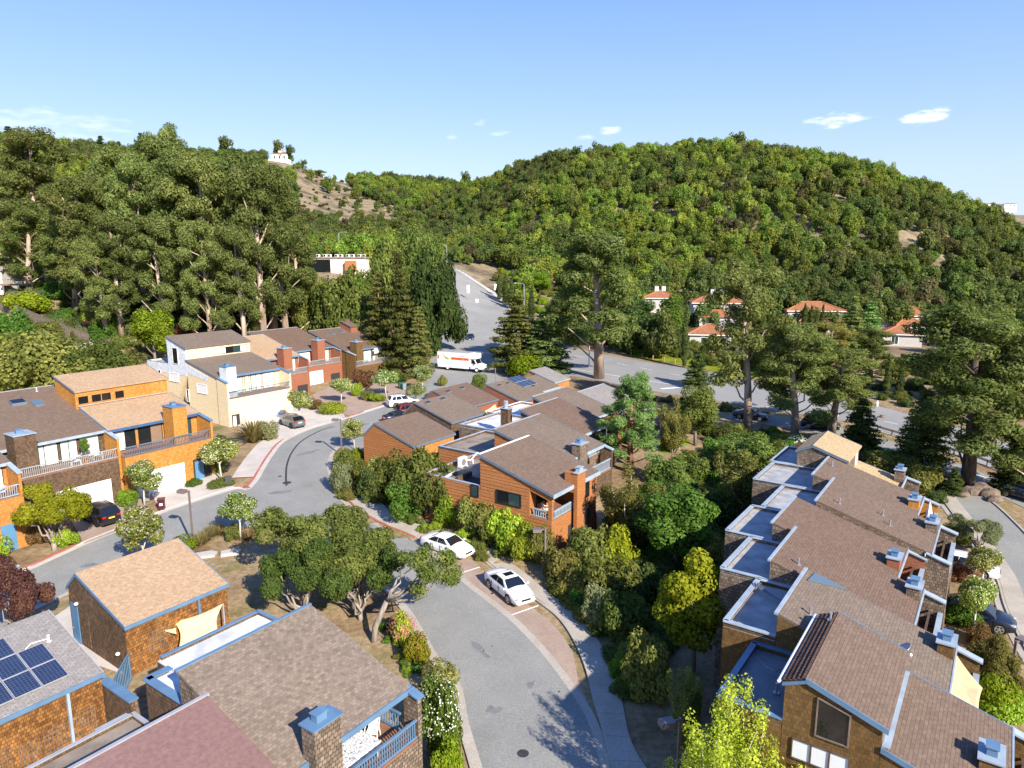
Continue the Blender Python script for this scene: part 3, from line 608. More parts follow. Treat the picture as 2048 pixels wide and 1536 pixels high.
def railing(r, p0, p1, z0, z1, mat, step=.16, bal=.045):
    """p0, p1 in (a, b): top and bottom rail, end posts, and one object per baluster"""
    (x0, y0), (x1, y1) = p0, p1; mb = MB(); n = max(2, int(math.hypot(x1 - x0, y1 - y0) / step))
    mb.bar((x0, y0, z1 - .04), (x1, y1, z1 - .04), .11, .08); mb.bar((x0, y0, z0 + .06), (x1, y1, z0 + .06), .08, .07)
    o = mb.build('railing', mat, r); base_ = None
    for k in range(1, n):
        s = k / n; x, y = x0 + (x1 - x0) * s, y0 + (y1 - y0) * s
        if base_ is None:
            e = MB(); e.box(x - bal / 2, x + bal / 2, y - bal / 2, y + bal / 2, z0 + .09, z1 - .075); base_ = e.build('baluster', mat, o.name); bx, by = x, y
        else:
            c = base_.copy(); COL.objects.link(c); c.location = (x - bx, y - by, 0)
    return o
def chimney(r, a0, a1, b0, b1, z0, z1, wall, cap='trim_blue', flue='trim_blue', kind='box'):
    c = boxp(r, 'chimney', wall, a0, a1, b0, b1, z0, z1)
    boxp(c.name, 'chimney_cap', cap, a0 - .08, a1 + .08, b0 - .08, b1 + .08, z1 + .003, z1 + .07)
    am, bm_ = (a0 + a1) / 2 - .1, (b0 + b1) / 2; mb = MB()
    if kind == 'box': mb.box(am - .24, am + .24, bm_ - .17, bm_ + .17, z1 + .073, z1 + .36); mb.box(am - .29, am + .29, bm_ - .22, bm_ + .22, z1 + .38, z1 + .43); mb.box(am - .1, am + .1, bm_ - .1, bm_ + .1, z1 + .35, z1 + .39)
    else:
        mb.tube([(am, bm_, z1 + .07), (am, bm_, z1 + .55)], .2, 12)
        for q in (.28, .46, .64): mb.disc((am, bm_, z1 + q), (0, 0, 1), .27, .05, 14)
        mb.disc((am, bm_, z1 + .74), (0, 0, 1), .22, .05, 14)
    mb.build('flue', flue, c.name); return c
def wing(r, a, b0, b1, z0, ztop0, ztop1, wall, cap, th=.22, capmat2=None):
    """party wall flanking a balcony; its sloping top carries a cap. b0 is the outer end"""
    a0, a1 = a - th / 2, a + th / 2; mb = MB(); pl = [(b0, z0), (b1, z0), (b1, ztop1), (b0, ztop0)]
    mb.prism([(a0, b, z) for b, z in pl], [(a1, b, z) for b, z in pl]); w = mb.build('wing_wall', wall, r)
    e = MB(); pl = [(b0 - .1, ztop0 + .003 - .02), (b1, ztop1 + .003), (b1, ztop1 + .09), (b0 - .1, ztop0 + .09 - .02)]
    e.prism([(a0 - .1, b, z) for b, z in pl], [(a1 + .1, b, z) for b, z in pl]); e.build('wall_cap', cap, w.name); return w
def garage_door(r, a0, a1, z0, z1, b, mat='garage_white'):
    mb = MB(); mb.box(a0 - .08, a0, b - .03, b - .002, z0, z1 + .08); mb.box(a1, a1 + .08, b - .03, b - .002, z0, z1 + .08); mb.box(a0, a1, b - .03, b - .002, z1, z1 + .08)
    o = mb.build('garage_door', mat, r); n = 4; h = (z1 - z0) / n
    for k in range(n): boxp(o.name, 'panel', mat, a0 + .005, a1 - .005, b - .05, b - .003, z0 + k * h + .012, z0 + (k + 1) * h - .012)
    return o
def door(r, face, u0, u1, z0, z1, pos, mat='door_blue', wreath=False):
    def bx(mb, ua, ub, za, zb, d0, d1):
        if face == 'b': mb.box(ua, ub, pos - d1, pos - d0, za, zb)
        else: mb.box(pos - d1, pos - d0, ua, ub, za, zb)
    mb = MB(); bx(mb, u0, u1, z0, z1, .004, .05); o = mb.build('door', mat, r)
    e = MB(); bx(e, u1 - .14, u1 - .08, z0 + .95, z0 + 1.05, .053, .11); e.build('handle', 'metal_grey', o.name)
    return o
def vent(r, a, b, z, h=.35, mat='metal_grey'):
    mb = MB(); mb.tube([(a, b, z), (a, b, z + h)], .05, 8); mb.disc((a, b, z + .03), (0, 0, 1), .14, .03, 12); mb.disc((a, b, z + h), (0, 0, 1), .075, .05, 10); return mb.build('roof_vent', mat, r)
def skylight(r, a, b, w, d, zf, slope, mat='glass_sky', h=.12):
    mb = MB(); z = lambda q: zf(q) + .15
    A = [(a, b, z(b)), (a + w, b, z(b)), (a + w, b + d, z(b + d)), (a, b + d, z(b + d))]; mb.prism(A, [(x, y, q + h) for x, y, q in A]); s = mb.build('skylight', 'trim_slate', r)
    g = MB(); A = [(a + .06, b + .06, z(b + .06) + h + .003), (a + w - .06, b + .06, z(b + .06) + h + .003), (a + w - .06, b + d - .06, z(b + d - .06) + h + .003), (a + .06, b + d - .06, z(b + d - .06) + h + .003)]
    g.prism(A, [(x, y, q + .02) for x, y, q in A]); g.build('pane', mat, s.name)
def clip_band(poly, lo, hi):
    """part of polygon (u, z) between heights lo and hi"""
    def half(pl, zc, keep_above):
        out = []
        for i in range(len(pl)):
            p, q = pl[i], pl[(i + 1) % len(pl)]; ip = (p[1] >= zc) == keep_above or abs(p[1] - zc) < 1e-9; iq = (q[1] >= zc) == keep_above or abs(q[1] - zc) < 1e-9
            if ip: out.append(p)
            if ip != iq: t = (zc - p[1]) / (q[1] - p[1]); out.append((p[0] + (q[0] - p[0]) * t, zc))
        return out
    pl = half(poly, lo, True)
    return half(pl, hi, False) if len(pl) > 2 else []
def boards(r, poly, face, pos, mat, pitch=.26, name='board'):
    """lapped boards over a convex wall outline, one object each; every board leans out at its foot"""
    zmin, zmax = min(p[1] for p in poly), max(p[1] for p in poly); k = 0; z = zmin
    host = r
    while z < zmax - .04:
        pl = clip_band(poly, z, min(z + pitch - .014, zmax))
        if len(pl) > 2 and max(p[0] for p in pl) - min(p[0] for p in pl) > .1:
            mb = MB(); lo = min(p[1] for p in pl)
            def pt(u, zz, d): return (u, pos - d, zz) if face == 'b' else (pos - d, u, zz)
            A = [pt(u, zz, .002) for u, zz in pl]; B = [pt(u, zz, .042 - .028 * (zz - lo) / pitch) for u, zz in pl]
            mb.prism(A, B); mb.build(name, mat, host)
        z += pitch
def deck_front(r, a0, a1, b, ze, zd, proj, wall, cap, rail, fas, z0, gar=None, drop=.5, par=None, glass=None, ch=None, wings=(1, 1), wallmatL=None, rails=True, rec=.28, bal=.16):
    """street side of a unit: lower wall, deck, recessed glazing, wing walls, railing or parapet, eave board and chimney"""
    b1 = b - proj
    boxp(r, 'wall', wall, a0 + .12, a1 - .12, b1 + .02, b + rec, z0, zd - .1)
    boxp(r, 'deck', 'deck_wood', a0 + .125, a1 - .125, b1 + .025, b + rec, zd - .095, zd)
    for k, a in enumerate((a0, a1)):
        if wings[k]: wing(r, a, b1, b + .1, z0, ze + .04 - drop, ze + .06, wallmatL or wall, cap)
    if par:
        boxp(r, 'balcony_parapet', wall, a0 + .12, a1 - .12, b1 + .02, b1 + .18, zd + .004, zd + par); boxp(r, 'parapet_cap', cap, a0 + .12, a1 - .12, b1 - .03, b1 + .23, zd + par + .003, zd + par + .06)
        railing(r, (a0 + .15, b1 + .6), (a1 - .15, b1 + .6), zd + par - .5, zd + par + .1, 'wood_dark', .9, .06)
    elif rails: railing(r, (a0 + .14, b1 + .08), (a1 - .14, b1 + .08), zd + .03, zd + .95, rail, bal)
    fascia(r, a0, a1, b, ze, fas)
    if glass:
        for (u0, u1, n, pn) in glass: window(r, 'b', u0, u1, zd + .08, ze - .32 + .12 * (rec > 1), b + rec, n, 'black_trim', panes=pn)
    if ch: chimney(r, ch[0], ch[1], *(ch[4] if len(ch) > 4 else (b1 + .25, b - .27)), z0, ze + ch[2], ch[3] if len(ch) > 3 else wall, cap)
def shed_profile(b0, b1, zf, zr, z0, back=None):
    p = [(b0, z0), (b0, zf), (b1, zr)]
    if back: p += [(back[0], back[1]), (back[0], z0)]
    else: p += [(b1, z0)]
    return p
# ------------------------------------------------------------------ the left row, facing the street
LROW = 'townhouses in the left row'
mint, white_, dark = 'curtain_mint', 'curtain_white', 'glass_dark'
def unit(label, a0, a1, b, b2, ze, zr, zd, proj, wall, roof, fas, cap, rail, rec=.28, group=LROW, back=None, ridge='trim_grey', rake='trim_slate', z0=None, **k):
    r = hroot('townhouse', label, 'townhouse', a0, b - proj, group); z0 = min(zg(a0, b - proj), zg(a1, b - proj)) - .5 if z0 is None else z0
    sl = (zr - ze) / (b2 - b)
    prof = [(b + rec, z0), (b + rec, ze + sl * rec), (b2, zr)] + ([(back[0], back[1]), (back[0], z0)] if back else [(b2, z0)])
    walls(r, prof, a0, a1, wall); slab(r, a0, a1, (b, ze), (b2, zr), roof, trim=rake, oa=k.pop('oa', .12))
    if back: slab(r, a0, a1, (back[0], back[1]), (b2 + .02, zr), roof, trim=rake, ob1=.0)
    if ridge: ridge_cap(r, a0, a1, b2, zr, ridge)
    deck_front(r, a0, a1, b, ze, zd, proj, wall, cap, rail, fas, z0, rec=rec, **k); return r, (lambda q: ze + sl * (q - b)), sl
r, zf_, sl = unit('bright orange townhouse at the left edge with a blue front door', 13.0, 22.7, 67.6, 77.5, 6.6, 9.5, 4.3, 2.2, 'wall_shingle_ochre', 'roof_brown', 'trim_pale_blue', 'trim_pale_blue', 'trim_pale_blue', glass=[(18.5, 22.3, 2, [dark, white_])])
door(r, 'b', 20.9, 21.95, zg(21, 65), 2.3 + zg(21, 65), 65.42)
boxp(r, 'deck_blind', 'fabric_cream', 21.0, 21.9, 67.3, 67.34, 4.6, 6.2)
r, zf_, sl = unit('dark brown shingled townhouse with mint curtains behind its balcony', 22.82, 32.5, 71.5, 82.3, 6.8, 10.0, 4.5, 2.4, 'wall_shingle_brown', 'roof_brown', 'trim_pale_blue', 'trim_pale_blue', 'galvanised', wings=(0, 1), wallmatL='wall_shingle_orange',
    glass=[(26.0, 28.2, 2, [mint, white_]), (28.5, 29.9, 2, [mint, white_]), (30.2, 31.9, 1, [mint])], ch=(24.0, 25.7, 1.5))
garage_door(r, 26.7, 31.4, zg(29, 69), 2.55, 69.12); door(r, 'b', 23.6, 24.6, zg(23, 69), 2.4, 69.12, 'white_paint')
skylight(r, 27.6, 79.0, 1.3, .9, zf_, sl, 'glass_dark', .25); skylight(r, 29.3, 78.2, .9, 1.3, zf_, sl); vent(r, 30.8, 81.5, zf_(81.5) + .1, .4, 'white_paint')
r, zf_, sl = unit('orange shingled townhouse with a light tan roof and raised rear storey', 32.62, 42.0, 71.0, 76.35, 6.8, 8.4, 4.5, 2.4, 'wall_shingle_orange', 'roof_tan', 'trim_deep_blue', 'trim_blue', 'trim_slate', wings=(0, 1), ridge=None, rake='trim_blue',
    glass=[(33.2, 35.2, 2, [white_, dark]), (35.6, 38.0, 2, [dark, 'interior_floor']), (39.8, 41.2, 1, ['glass_teal'])], ch=(38.0, 39.5, 1.6))
garage_door(r, 33.6, 38.55, zg(36, 68) - .2, 2.5, 68.62); boxp(r, 'porch', 'interior_shade', 39.6, 41.6, 68.60, 68.618, zg(40, 68), 2.6); door(r, 'b', 39.75, 40.7, zg(40, 68), 2.35, 68.59)  # porch: thin dark sheet on the wall, painting the shade of the entry
walls(r, [(76.36, 6), (76.36, 10.1), (80.6, 11.25), (80.6, 0)], 32.2, 41.8, 'wall_shingle_orange', 'upper_wall'); slab(r, 32.2, 41.8, (76.36, 10.1), (80.6, 11.25), 'roof_tan', oa=.06)
for u0, u1, n in ((32.45, 33.4, 1), (33.75, 35.65, 2), (36.1, 37.0, 1)): window(r, 'b', u0, u1, 8.85, 9.6, 76.36, n, 'wood_orange')
boxp(r, 'flashing', 'galvanised', 32.3, 41.7, 76.2, 76.34, 8.62, 8.68)
# the cream house being re-clad
r, zf_, sl = unit('cream townhouse under renovation wrapped in white sheathing', 54.3, 64.4, 86.4, 93.6, 7.36, 9.1, 4.75, 2.2, 'wall_siding_cream', 'roof_brown_grey', 'trim_blue', 'trim_blue', 'trim_slate', ridge=None, oa=.1,
    glass=[(56.2, 58.2, 2, [white_, mint]), (58.6, 59.2, 1, ['curtain_white']), (59.6, 61.2, 2, [mint, white_]), (61.5, 63.4, 1, [white_])], ch=(54.5, 55.9, 1.6, 'housewrap'))
garage_door(r, 56.95, 62.5, zg(59, 84), 2.75, 84.22); boxp(r, 'porch', 'interior_shade', 54.6, 55.8, 84.195, 84.218, zg(55, 84), 2.5); door(r, 'b', 54.75, 55.2, zg(55, 84), 2.3, 84.18, 'white_paint')  # porch is a dark sheet in place of a shaded recess
walls(r, [(93.62, 7), (93.62, 10.75), (98.3, 12.1), (98.3, 1)], 54.3, 64.6, 'wall_siding_cream', 'upper_wall'); slab(r, 54.3, 64.6, (93.62, 10.75), (98.3, 12.1), 'roof_brown_grey', oa=.1)
window(r, 'b', 59.3, 64.1, 9.5, 10.35, 93.62, 4, 'black_trim', panes=['blind_white', 'glass_dark', 'glass_teal', 'blind_white'])
mb = MB()
for pl in ([(93.7, 8.3), (93.7, 10.7), (98.28, 12.0), (98.28, 8.3)], [(93.7, 6.9), (93.7, 8.295), (104.0, 8.295), (104.0, 6.9)], [(88.6, 7.3), (93.695, 8.6), (93.695, 7.4), (89, 6.7)]): mb.prism([(54.27, b, z) for b, z in pl], [(54.296, b, z) for b, z in pl])
mb.build('housewrap', 'housewrap', r)
flat_roof(r, 54.3, 64.6, 98.32, 104.2, 8.1, 'wall_siding_cream', 'membrane', 'trim_blue', .2, 0)
for u0, u1, z0, z1, pn in ((95.9, 98.2, 5.85, 7.0, white_), (89.1, 91.3, 4.9, 6.1, 'curtain_white'), (95.6, 96.9, 8.5, 10.7, dark), (93.6, 94.1, 3.3, 5.0, dark), (100.5, 101.1, 6.1, 7.1, dark), (84.9, 85.6, 1.7, 3.6, 'blind_white')): window(r, 'a', u0, u1, z0, z1, 54.27, 1, 'white_paint', pn)
# the four red-sided houses beyond
r, zf_, sl = unit('red-sided townhouse with a tan roof directly beside the cream house', 64.55, 73.9, 94.0, 103.2, 7.5, 10.2, 5.0, 2.2, 'wall_siding_red', 'roof_tan', 'trim_blue', 'trim_pale_blue', 'galvanised', wings=(0, 1), glass=[(66.5, 68.6, 2, [dark, white_]), (71.6, 73.2, 1, [mint])], ch=(69.4, 71.0, 1.7))
garage_door(r, 65.5, 70.2, zg(68, 92), zg(68, 92) + 2.1, 91.82); boxp(r, 'porch', 'interior_shade', 71.5, 73.5, 91.79, 91.818, zg(72, 92), 3.1)  # entry shade drawn as a flat dark sheet
r, zf_, sl = unit('red-sided townhouse with brown roof and a pulled-down white sun blind', 74.02, 84.3, 98.0, 107.6, 7.5, 10.3, 5.0, 2.2, 'wall_siding_red', 'roof_rust_brown', 'trim_blue', 'trim_pale_blue', 'galvanised', wings=(0, 1), glass=[(75.0, 78.6, 3, [dark, white_, white_]), (81.8, 83.6, 1, [mint])], ch=(79.4, 81.0, 1.7))
boxp(r, 'sun_blind', 'fabric_white', 75.6, 78.8, 97.45, 97.5, 5.5, 7.2); garage_door(r, 74.8, 80.0, zg(77, 96), zg(77, 96) + 2.2, 95.82); boxp(r, 'porch', 'interior_shade', 81.8, 83.8, 95.79, 95.818, zg(82, 96), 3.2)  # porch recess is only a dark sheet coloured as its shade
r, zf_, sl = unit('townhouse with weathered grey shingles between two red-sided neighbours', 84.42, 94.3, 94.5, 104.3, 6.9, 9.8, 4.4, 2.2, 'wall_shingle_olive', 'roof_rust_brown', 'trim_blue', 'trim_pale_blue', 'galvanised', glass=[(86.2, 88.2, 2, [mint, white_]), (88.6, 90.4, 2, [mint, white_]), (90.8, 92.2, 1, ['curtain_white'])], ch=(85.0, 86.4, 1.7))
skylight(r, 87.5, 101.6, .9, 1.4, zf_, sl); skylight(r, 90.0, 101.9, .9, 1.4, zf_, sl); boxp(r, 'sun_blind', 'fabric_white', 90.5, 92.6, 93.9, 93.95, 5.9, 6.8)
r, zf_, sl = unit('red-sided end townhouse at the far end of the left row', 94.42, 101.2, 92.5, 101.4, 6.8, 9.3, 4.4, 2.2, 'wall_siding_red', 'roof_rust_brown', 'trim_blue', 'trim_slate', 'trim_slate', wings=(0, 1), ridge=None, glass=[(97.4, 100.6, 2, [dark, mint])], ch=(94.8, 96.4, 1.6))
walls(r, [(101.42, 6), (101.42, 10.2), (104.6, 11.3), (104.6, 1)], 91.9, 101.2, 'wall_siding_red', 'upper_wall'); slab(r, 91.9, 101.2, (101.42, 10.2), (104.6, 11.3), 'roof_rust_brown', oa=.1, trim='trim_slate'); window(r, 'b', 93.6, 95.0, 9.4, 10.0, 101.42, 1)
garage_door(r, 94.9, 98.2, zg(96, 90), zg(96, 90) + 2.2, 90.32); boxp(r, 'porch', 'interior_shade', 98.6, 100.8, 90.29, 90.318, zg(99, 90), 2.9)  # flat dark porch sheet, recess shade put into its colour

# ------------------------------------------------------------------ the middle cluster
MID = 'townhouses in the middle cluster'; KS[0] = 1.1
b0 = hroot('townhouse', 'burnt orange corner townhouse clad in lapped boards, nearest of the middle cluster', 'townhouse', 41.1, 25.3, MID); r = b0; zz = zg(44, 25) - .8
sJ = (8.85 - 7.0) / 6.4; zJ = lambda b: 7.0 + sJ * (b - 25.3)
walls(r, [(27.2, zz), (27.2, zJ(27.2)), (31.7, 8.85), (31.7, zz)], 41.1, 45.3, 'wall_siding_orange'); walls(r, [(25.3, zz), (25.3, 7.0), (31.7, 8.85), (31.7, zz)], 45.31, 47.7, 'wall_siding_orange')
boxp(r, 'wall', 'wall_siding_orange', 41.1, 45.3, 25.3, 27.19, zz, 5.0); boxp(r, 'deck', 'deck_wood', 41.1, 45.3, 25.31, 27.19, 5.003, 5.1)
walls(r, [(25.3, 5.12), (25.3, 6.95), (25.62, 7.05), (25.62, 5.12)], 41.1, 41.34, 'wall_siding_orange', 'corner_post'); walls(r, [(25.63, 6.55), (25.63, 7.05), (27.19, zJ(27.19)), (27.19, 7.0)], 41.1, 41.3, 'wall_siding_orange', 'header')
slab(r, 41.1, 47.7, (25.3, 7.0), (31.7, 8.85), 'roof_brown', trim='trim_slate'); ridge_cap(r, 41.1, 47.7, 31.7, 8.85, 'white_paint'); fascia(r, 41.1, 47.7, 25.3, 7.0, 'trim_pale_blue', .34)
boards(r, [(27.2, zz + .4), (31.7, zz + .4), (31.7, 8.83), (27.2, zJ(27.2) - .02)], 'a', 41.1, 'wall_siding_orange'); boards(r, [(31.71, zz + .4), (37.4, zz + .4), (37.4, 6.15), (31.71, 6.15)], 'a', 41.1, 'wall_siding_orange')
boards(r, [(25.3, zz + .4), (27.19, zz + .4), (27.19, 5.1), (25.3, 5.1)], 'a', 41.1, 'wall_siding_orange'); boards(r, [(45.4, zz + .4), (47.7, zz + .4), (47.7, 6.7), (45.4, 6.7)], 'b', 25.3, 'wall_siding_orange', .4)
window(r, 'a', 27.97, 30.1, 5.58, 6.5, 41.055, 2, 'black_trim', panes=['glass_teal', 'glass_dark']); window(r, 'a', 31.9, 32.5, 5.6, 6.45, 41.055, 1, 'black_trim', 'glass_teal'); window(r, 'a', 37.0, 37.35, 3.2, 5.0, 41.05, 1, 'black_trim', 'glass_teal')
railing(r, (41.2, 25.7), (41.2, 27.1), 5.1, 5.72, 'trim_pale_blue', .2); railing(r, (41.4, 25.36), (45.2, 25.36), 5.1, 5.72, 'trim_pale_blue', .2, .08)
window(r, 'b', 42.0, 43.2, 5.3, 6.9, 27.2, 1, 'black_trim', 'glass_dark'); window(r, 'b', 45.62, 46.35, 5.5, 6.65, 25.255, 1, 'black_trim', 'glass_dark'); window(r, 'b', 45.62, 46.35, 2.7, 4.6, 25.255, 2, 'white_paint', panes=['curtain_white', 'glass_teal'])
boxp(r, 'porch', 'interior_shade', 43.4, 45.0, 25.27, 25.297, zz, 4.0); chimney(r, 43.75, 44.95, 24.75, 25.05, zz, 8.0, 'wall_siding_orange', 'trim_pale_blue', 'trim_pale_blue')  # porch opening: thin dark panel with its shade as plain colour
boxp(r, 'chimney_breast', 'wall_siding_orange', 43.76, 44.94, 25.06, 25.85, 6.5, 7.99)
flat_roof(r, 41.1, 47.7, 31.72, 37.5, 6.2, 'wall_siding_orange', 'membrane_tan', 'trim_pale_blue', .24, zz, skip=('b0',))
boxp(r, 'roof_well_shade', 'interior_shade', 41.6, 43.2, 31.8, 34.2, 6.205, 6.24); boxp(r, 'parapet', 'wood_dark', 41.5, 43.3, 34.25, 34.5, 6.21, 6.6); mb = MB(); mb.tube([(41.4, 35.6, 6.3), (43.0, 35.9, 6.3), (43.1, 37.0, 6.3)], .1, 8); mb.build('duct', 'white_paint', r)  # the well is a near-black slab, its shade put in as colour
def mono(label, a0, a1, b, b2, zf, zr, wall, roof, fas, group=MID, flatp=None, ch=None, ridge='trim_grey', wallz=None, rail=None, proj=1.0, glass=None, rec=.28):
    z0 = zg(a0, b) - .8
    r, q, s_ = unit(label, a0, a1, b, b2, zf, zr, zf - 1.95, proj, wall, roof, fas, 'trim_pale_blue', rail or 'trim_pale_blue', group=group, ridge=ridge, ch=ch, glass=glass, drop=.3, rec=rec, z0=z0)
    if flatp: flat_roof(r, a0, a1, b2 + .02, flatp[0], flatp[1], wall, flatp[2], flatp[3], .2, z0, skip=('b0',))
    return r, q, s_
r, zk, s_ = mono('dark shingled townhouse directly behind the burnt orange corner house', 47.95, 55.1, 28.7, 35.4, 7.0, 8.85, 'wall_shingle_brown', 'roof_brown_grey', 'trim_pale_blue', flatp=(41.9, 6.25, 'membrane_tan', 'trim_pale_blue'), ch=(50.2, 51.5, 1.15, 'wall_shingle_grey', (28.2, 29.0)), glass=[(52.5, 54.5, 1, [dark])], rec=1.6)
boards(r, [(30.4, 5.4), (35.4, 5.4), (35.4, 8.82), (30.4, 7.45)], 'a', 47.95, 'wall_siding_orange'); boards(r, [(35.42, 4.0), (41.8, 4.0), (41.8, 6.2), (35.42, 6.2)], 'a', 47.95, 'wall_siding_orange'); boards(r, [(52.2, 5.1), (55.0, 5.1), (55.0, 6.6), (52.2, 6.6)], 'b', 30.25, 'wall_siding_orange')
chimney(r, 55.3, 56.0, 39.2, 40.1, 5.0, 8.9, 'wall_shingle_brown', 'trim_pale_blue', 'trim_pale_blue', 'round')
flat_roof(r, 47.95, 50.6, 37.6, 41.9, 6.27, 'wall_shingle_brown', 'membrane_tan', 'trim_pale_blue', .12, 5.8, skip=('a1',)) if False else None
r, zk, s_ = mono('brown roofed townhouse shaded by the pine, third of the middle cluster', 55.3, 62.1, 31.7, 37.7, 7.1, 8.95, 'wall_shingle_grey', 'roof_rust_brown', 'trim_pale_blue', flatp=(45.4, 6.35, 'membrane_white', 'trim_pale_blue'))
boxp(r, 'roof_hatch', 'wall_siding_red', 60.4, 61.8, 38.0, 39.9, 6.4, 7.6)
r, zk, s_ = mono('grey-brown roofed townhouse right behind the pine', 62.2, 68.9, 34.5, 40.8, 6.9, 8.7, 'wall_shingle_rust', 'roof_brown_grey', 'trim_pale_blue', flatp=(47.0, 6.2, 'membrane_white', 'white_paint'))
r, zk, s_ = mono('last townhouse of the middle cluster beside the boulevard', 69.0, 75.6, 33.0, 39.4, 6.3, 8.2, 'wall_shingle_rust', 'roof_grey', 'trim_pale_blue', flatp=(45.5, 5.9, 'membrane_white', 'white_paint'))
GAR = 'detached garages of the middle cluster'; KS[0] = 1.0
def garage(label, a0, a1, b, b2, zf, zr, bb, zb, wall, roof, fas='trim_slate', lap=False, group=GAR, a0b=None, rake='trim_slate'):
    r = hroot('garage', label, 'garage', a0, b, group); z0 = zg(a0, b) - .6
    walls(r, [(b, z0), (b, zf), (b2, zr), (bb, zb), (bb, z0)], a0, a1, wall); slab(r, a0, a1, (b, zf), (b2, zr), roof, ob0=.12, trim=rake, oa=.06); slab(r, a0, a1, (bb, zb), (b2 + .02, zr), roof, ob0=.12, ob1=0, trim=rake, oa=.06)
    boxp(r, 'fascia', fas, a0 - .1, a1 + .1, b - .19, b - .13, zf - .12, zf + .12)
    if lap: boards(r, [(b, z0 + .4), (bb, z0 + .4), (bb, zb - .05), (b2, zr - .03), (b, zf - .03)], 'a', a0, wall, .27)
    return r, (lambda q: zf + (zr - zf) / (b2 - b) * (q - b))
r, q = garage('orange lapboard garage at the street bend, nearest of its group', 52.3, 58.9, 49.1, 54.6, 4.2, 5.85, 56.4, 4.3, 'wall_siding_orange', 'roof_brown', lap=True)
boards(r, [(52.4, 0), (58.8, 0), (58.8, 4.1), (52.4, 4.1)], 'b', 49.1, 'wall_shingle_ochre', .3)
r, q = garage('dark shingled garage behind the orange one, with two roof vents', 62.6, 69.2, 52.6, 58.3, 4.2, 5.9, 60.2, 4.3, 'wall_shingle_brown', 'roof_brown_grey')
boxp(r, 'downpipe', 'galvanised', 65.0, 65.12, 52.4, 52.5, .5, 4.1)
for a in (63.6, 66.4): skylight(r, a, 57.2, .9, .5, q, 0, 'interior_shade', .12)
r, q = garage('red-sided garage with a rust brown roof behind the dark shingled one', 69.4, 76.4, 55.9, 61.2, 4.3, 5.95, 63.0, 4.4, 'wall_siding_red', 'roof_rust_brown', lap=True)
for a in (70.6, 73.6): skylight(r, a, 59.9, .9, .5, q, 0, 'interior_shade', .12)
r, q = garage('red-sided garage carrying six solar panels on its roof', 76.9, 83.2, 52.5, 58.0, 4.3, 5.95, 59.8, 4.4, 'wall_siding_red', 'roof_brown_grey', lap=True)
walls(r, [(53.9, 0), (53.9, 4.3), (58.0, 5.56), (58, 0)], 83.21, 89.2, 'wall_shingle_brown', 'wall'); slab(r, 83.3, 89.2, (53.9, 4.3), (58.0, 5.56), 'roof_brown_grey', oa=.05); boxp(r, 'fascia', 'trim_pale_blue', 83.2, 89.3, 53.68, 53.76, 4.15, 4.4)
boxp(r, 'post', 'trim_pale_blue', 85.0, 85.12, 52.0, 52.12, 0, 4.0); boxp(r, 'trellis_beam', 'trim_pale_blue', 85.0, 85.12, 52.13, 53.8, 3.9, 4.0)
for a in (78.0, 80.0): skylight(r, a, 56.8, .8, .45, q, 0, 'interior_shade', .1)
def solar_panel(r, a, b, w, d, zf, lift=.24):
    z = lambda q: zf(q) + lift
    A = [(a, b, z(b)), (a + w, b, z(b)), (a + w, b + d, z(b + d)), (a, b + d, z(b + d))]; mb = MB(); mb.prism(A, [(x, y, q + .04) for x, y, q in A]); s = mb.build('solar_panel', 'galvanised', r)
    e = .03; A = [(a + e, b + e, z(b + e) + .043), (a + w - e, b + e, z(b + e) + .043), (a + w - e, b + d - e, z(b + d - e) + .043), (a + e, b + d - e, z(b + d - e) + .043)]
    g = MB(); g.prism(A, [(x, y, q + .006) for x, y, q in A]); g.build('cell_sheet', 'solar_cell', s.name)
for i in range(3):
    for j in range(2): solar_panel(r, 81.6 + i * 1.12, 55.0 + j * 1.55, 1.08, 1.5, lambda q_: 4.3 + .3 * (q_ - 52.5) + .02)
r, q = garage('grey roofed garage with orange shingles, farthest of its group', 91.4, 95.9, 56.1, 60.6, 4.3, 5.7, 61.8, 4.6, 'wall_shingle_ochre', 'roof_grey', 'galvanised')

# ------------------------------------------------------------------ foreground left: two garages and two houses
NEAR = 'houses and garages in the near left corner'
r, q = garage('brown shingled garage with a light tan roof and a blue side door', 18.3, 24.9, 40.4, 45.95, 2.47, 4.2, 47.4, 2.95, 'wall_shingle_rust', 'roof_tan', 'trim_blue', group=NEAR, rake='trim_blue')
boxp(r, 'wall', 'wall_shingle_brown', 18.27, 18.297, 40.45, 45.9, zg(18, 40) - .3, 2.5)
walls(r, [(40.45, 2.505), (45.95, 4.15), (47.38, 2.95), (45.95, 2.505)], 18.27, 18.297, 'wall_shingle_brown', 'gable'); boxp(r, 'wall', 'wall_shingle_brown', 18.27, 18.297, 45.905, 47.38, zg(18, 46) - .3, 2.5)
door(r, 'a', 46.25, 47.15, zg(18, 46), 2.1, 18.265); boxp(r, 'hatch', 'wall_shingle_brown', 18.225, 18.262, 44.9, 46.0, zg(18, 46) + .2, 1.5); boxp(r, 'downpipe', 'trim_blue', 22.78, 22.9, 40.24, 40.38, zg(22, 40), 2.35)
for z_, b_ in ((2.35, 46.0), (.6, 41.2)): mb = MB(); mb.ball((18.1, b_, z_), .13, .13, .11); mb.build('wall_lamp', 'white_paint', r)
def trellis(r, a0, a1, z0, z1, b, mat='wood_grey', n=6, m_=6):
    mb = MB()
    for k in range(n): a = a0 + (a1 - a0) * k / (n - 1); mb.box(a - .012, a + .012, b - .045, b - .03, z0, z1)
    for k in range(m_): z = z0 + (z1 - z0) * k / (m_ - 1); mb.box(a0, a1, b - .029, b - .014, z - .012, z + .012)
    return mb.build('trellis', mat, r)
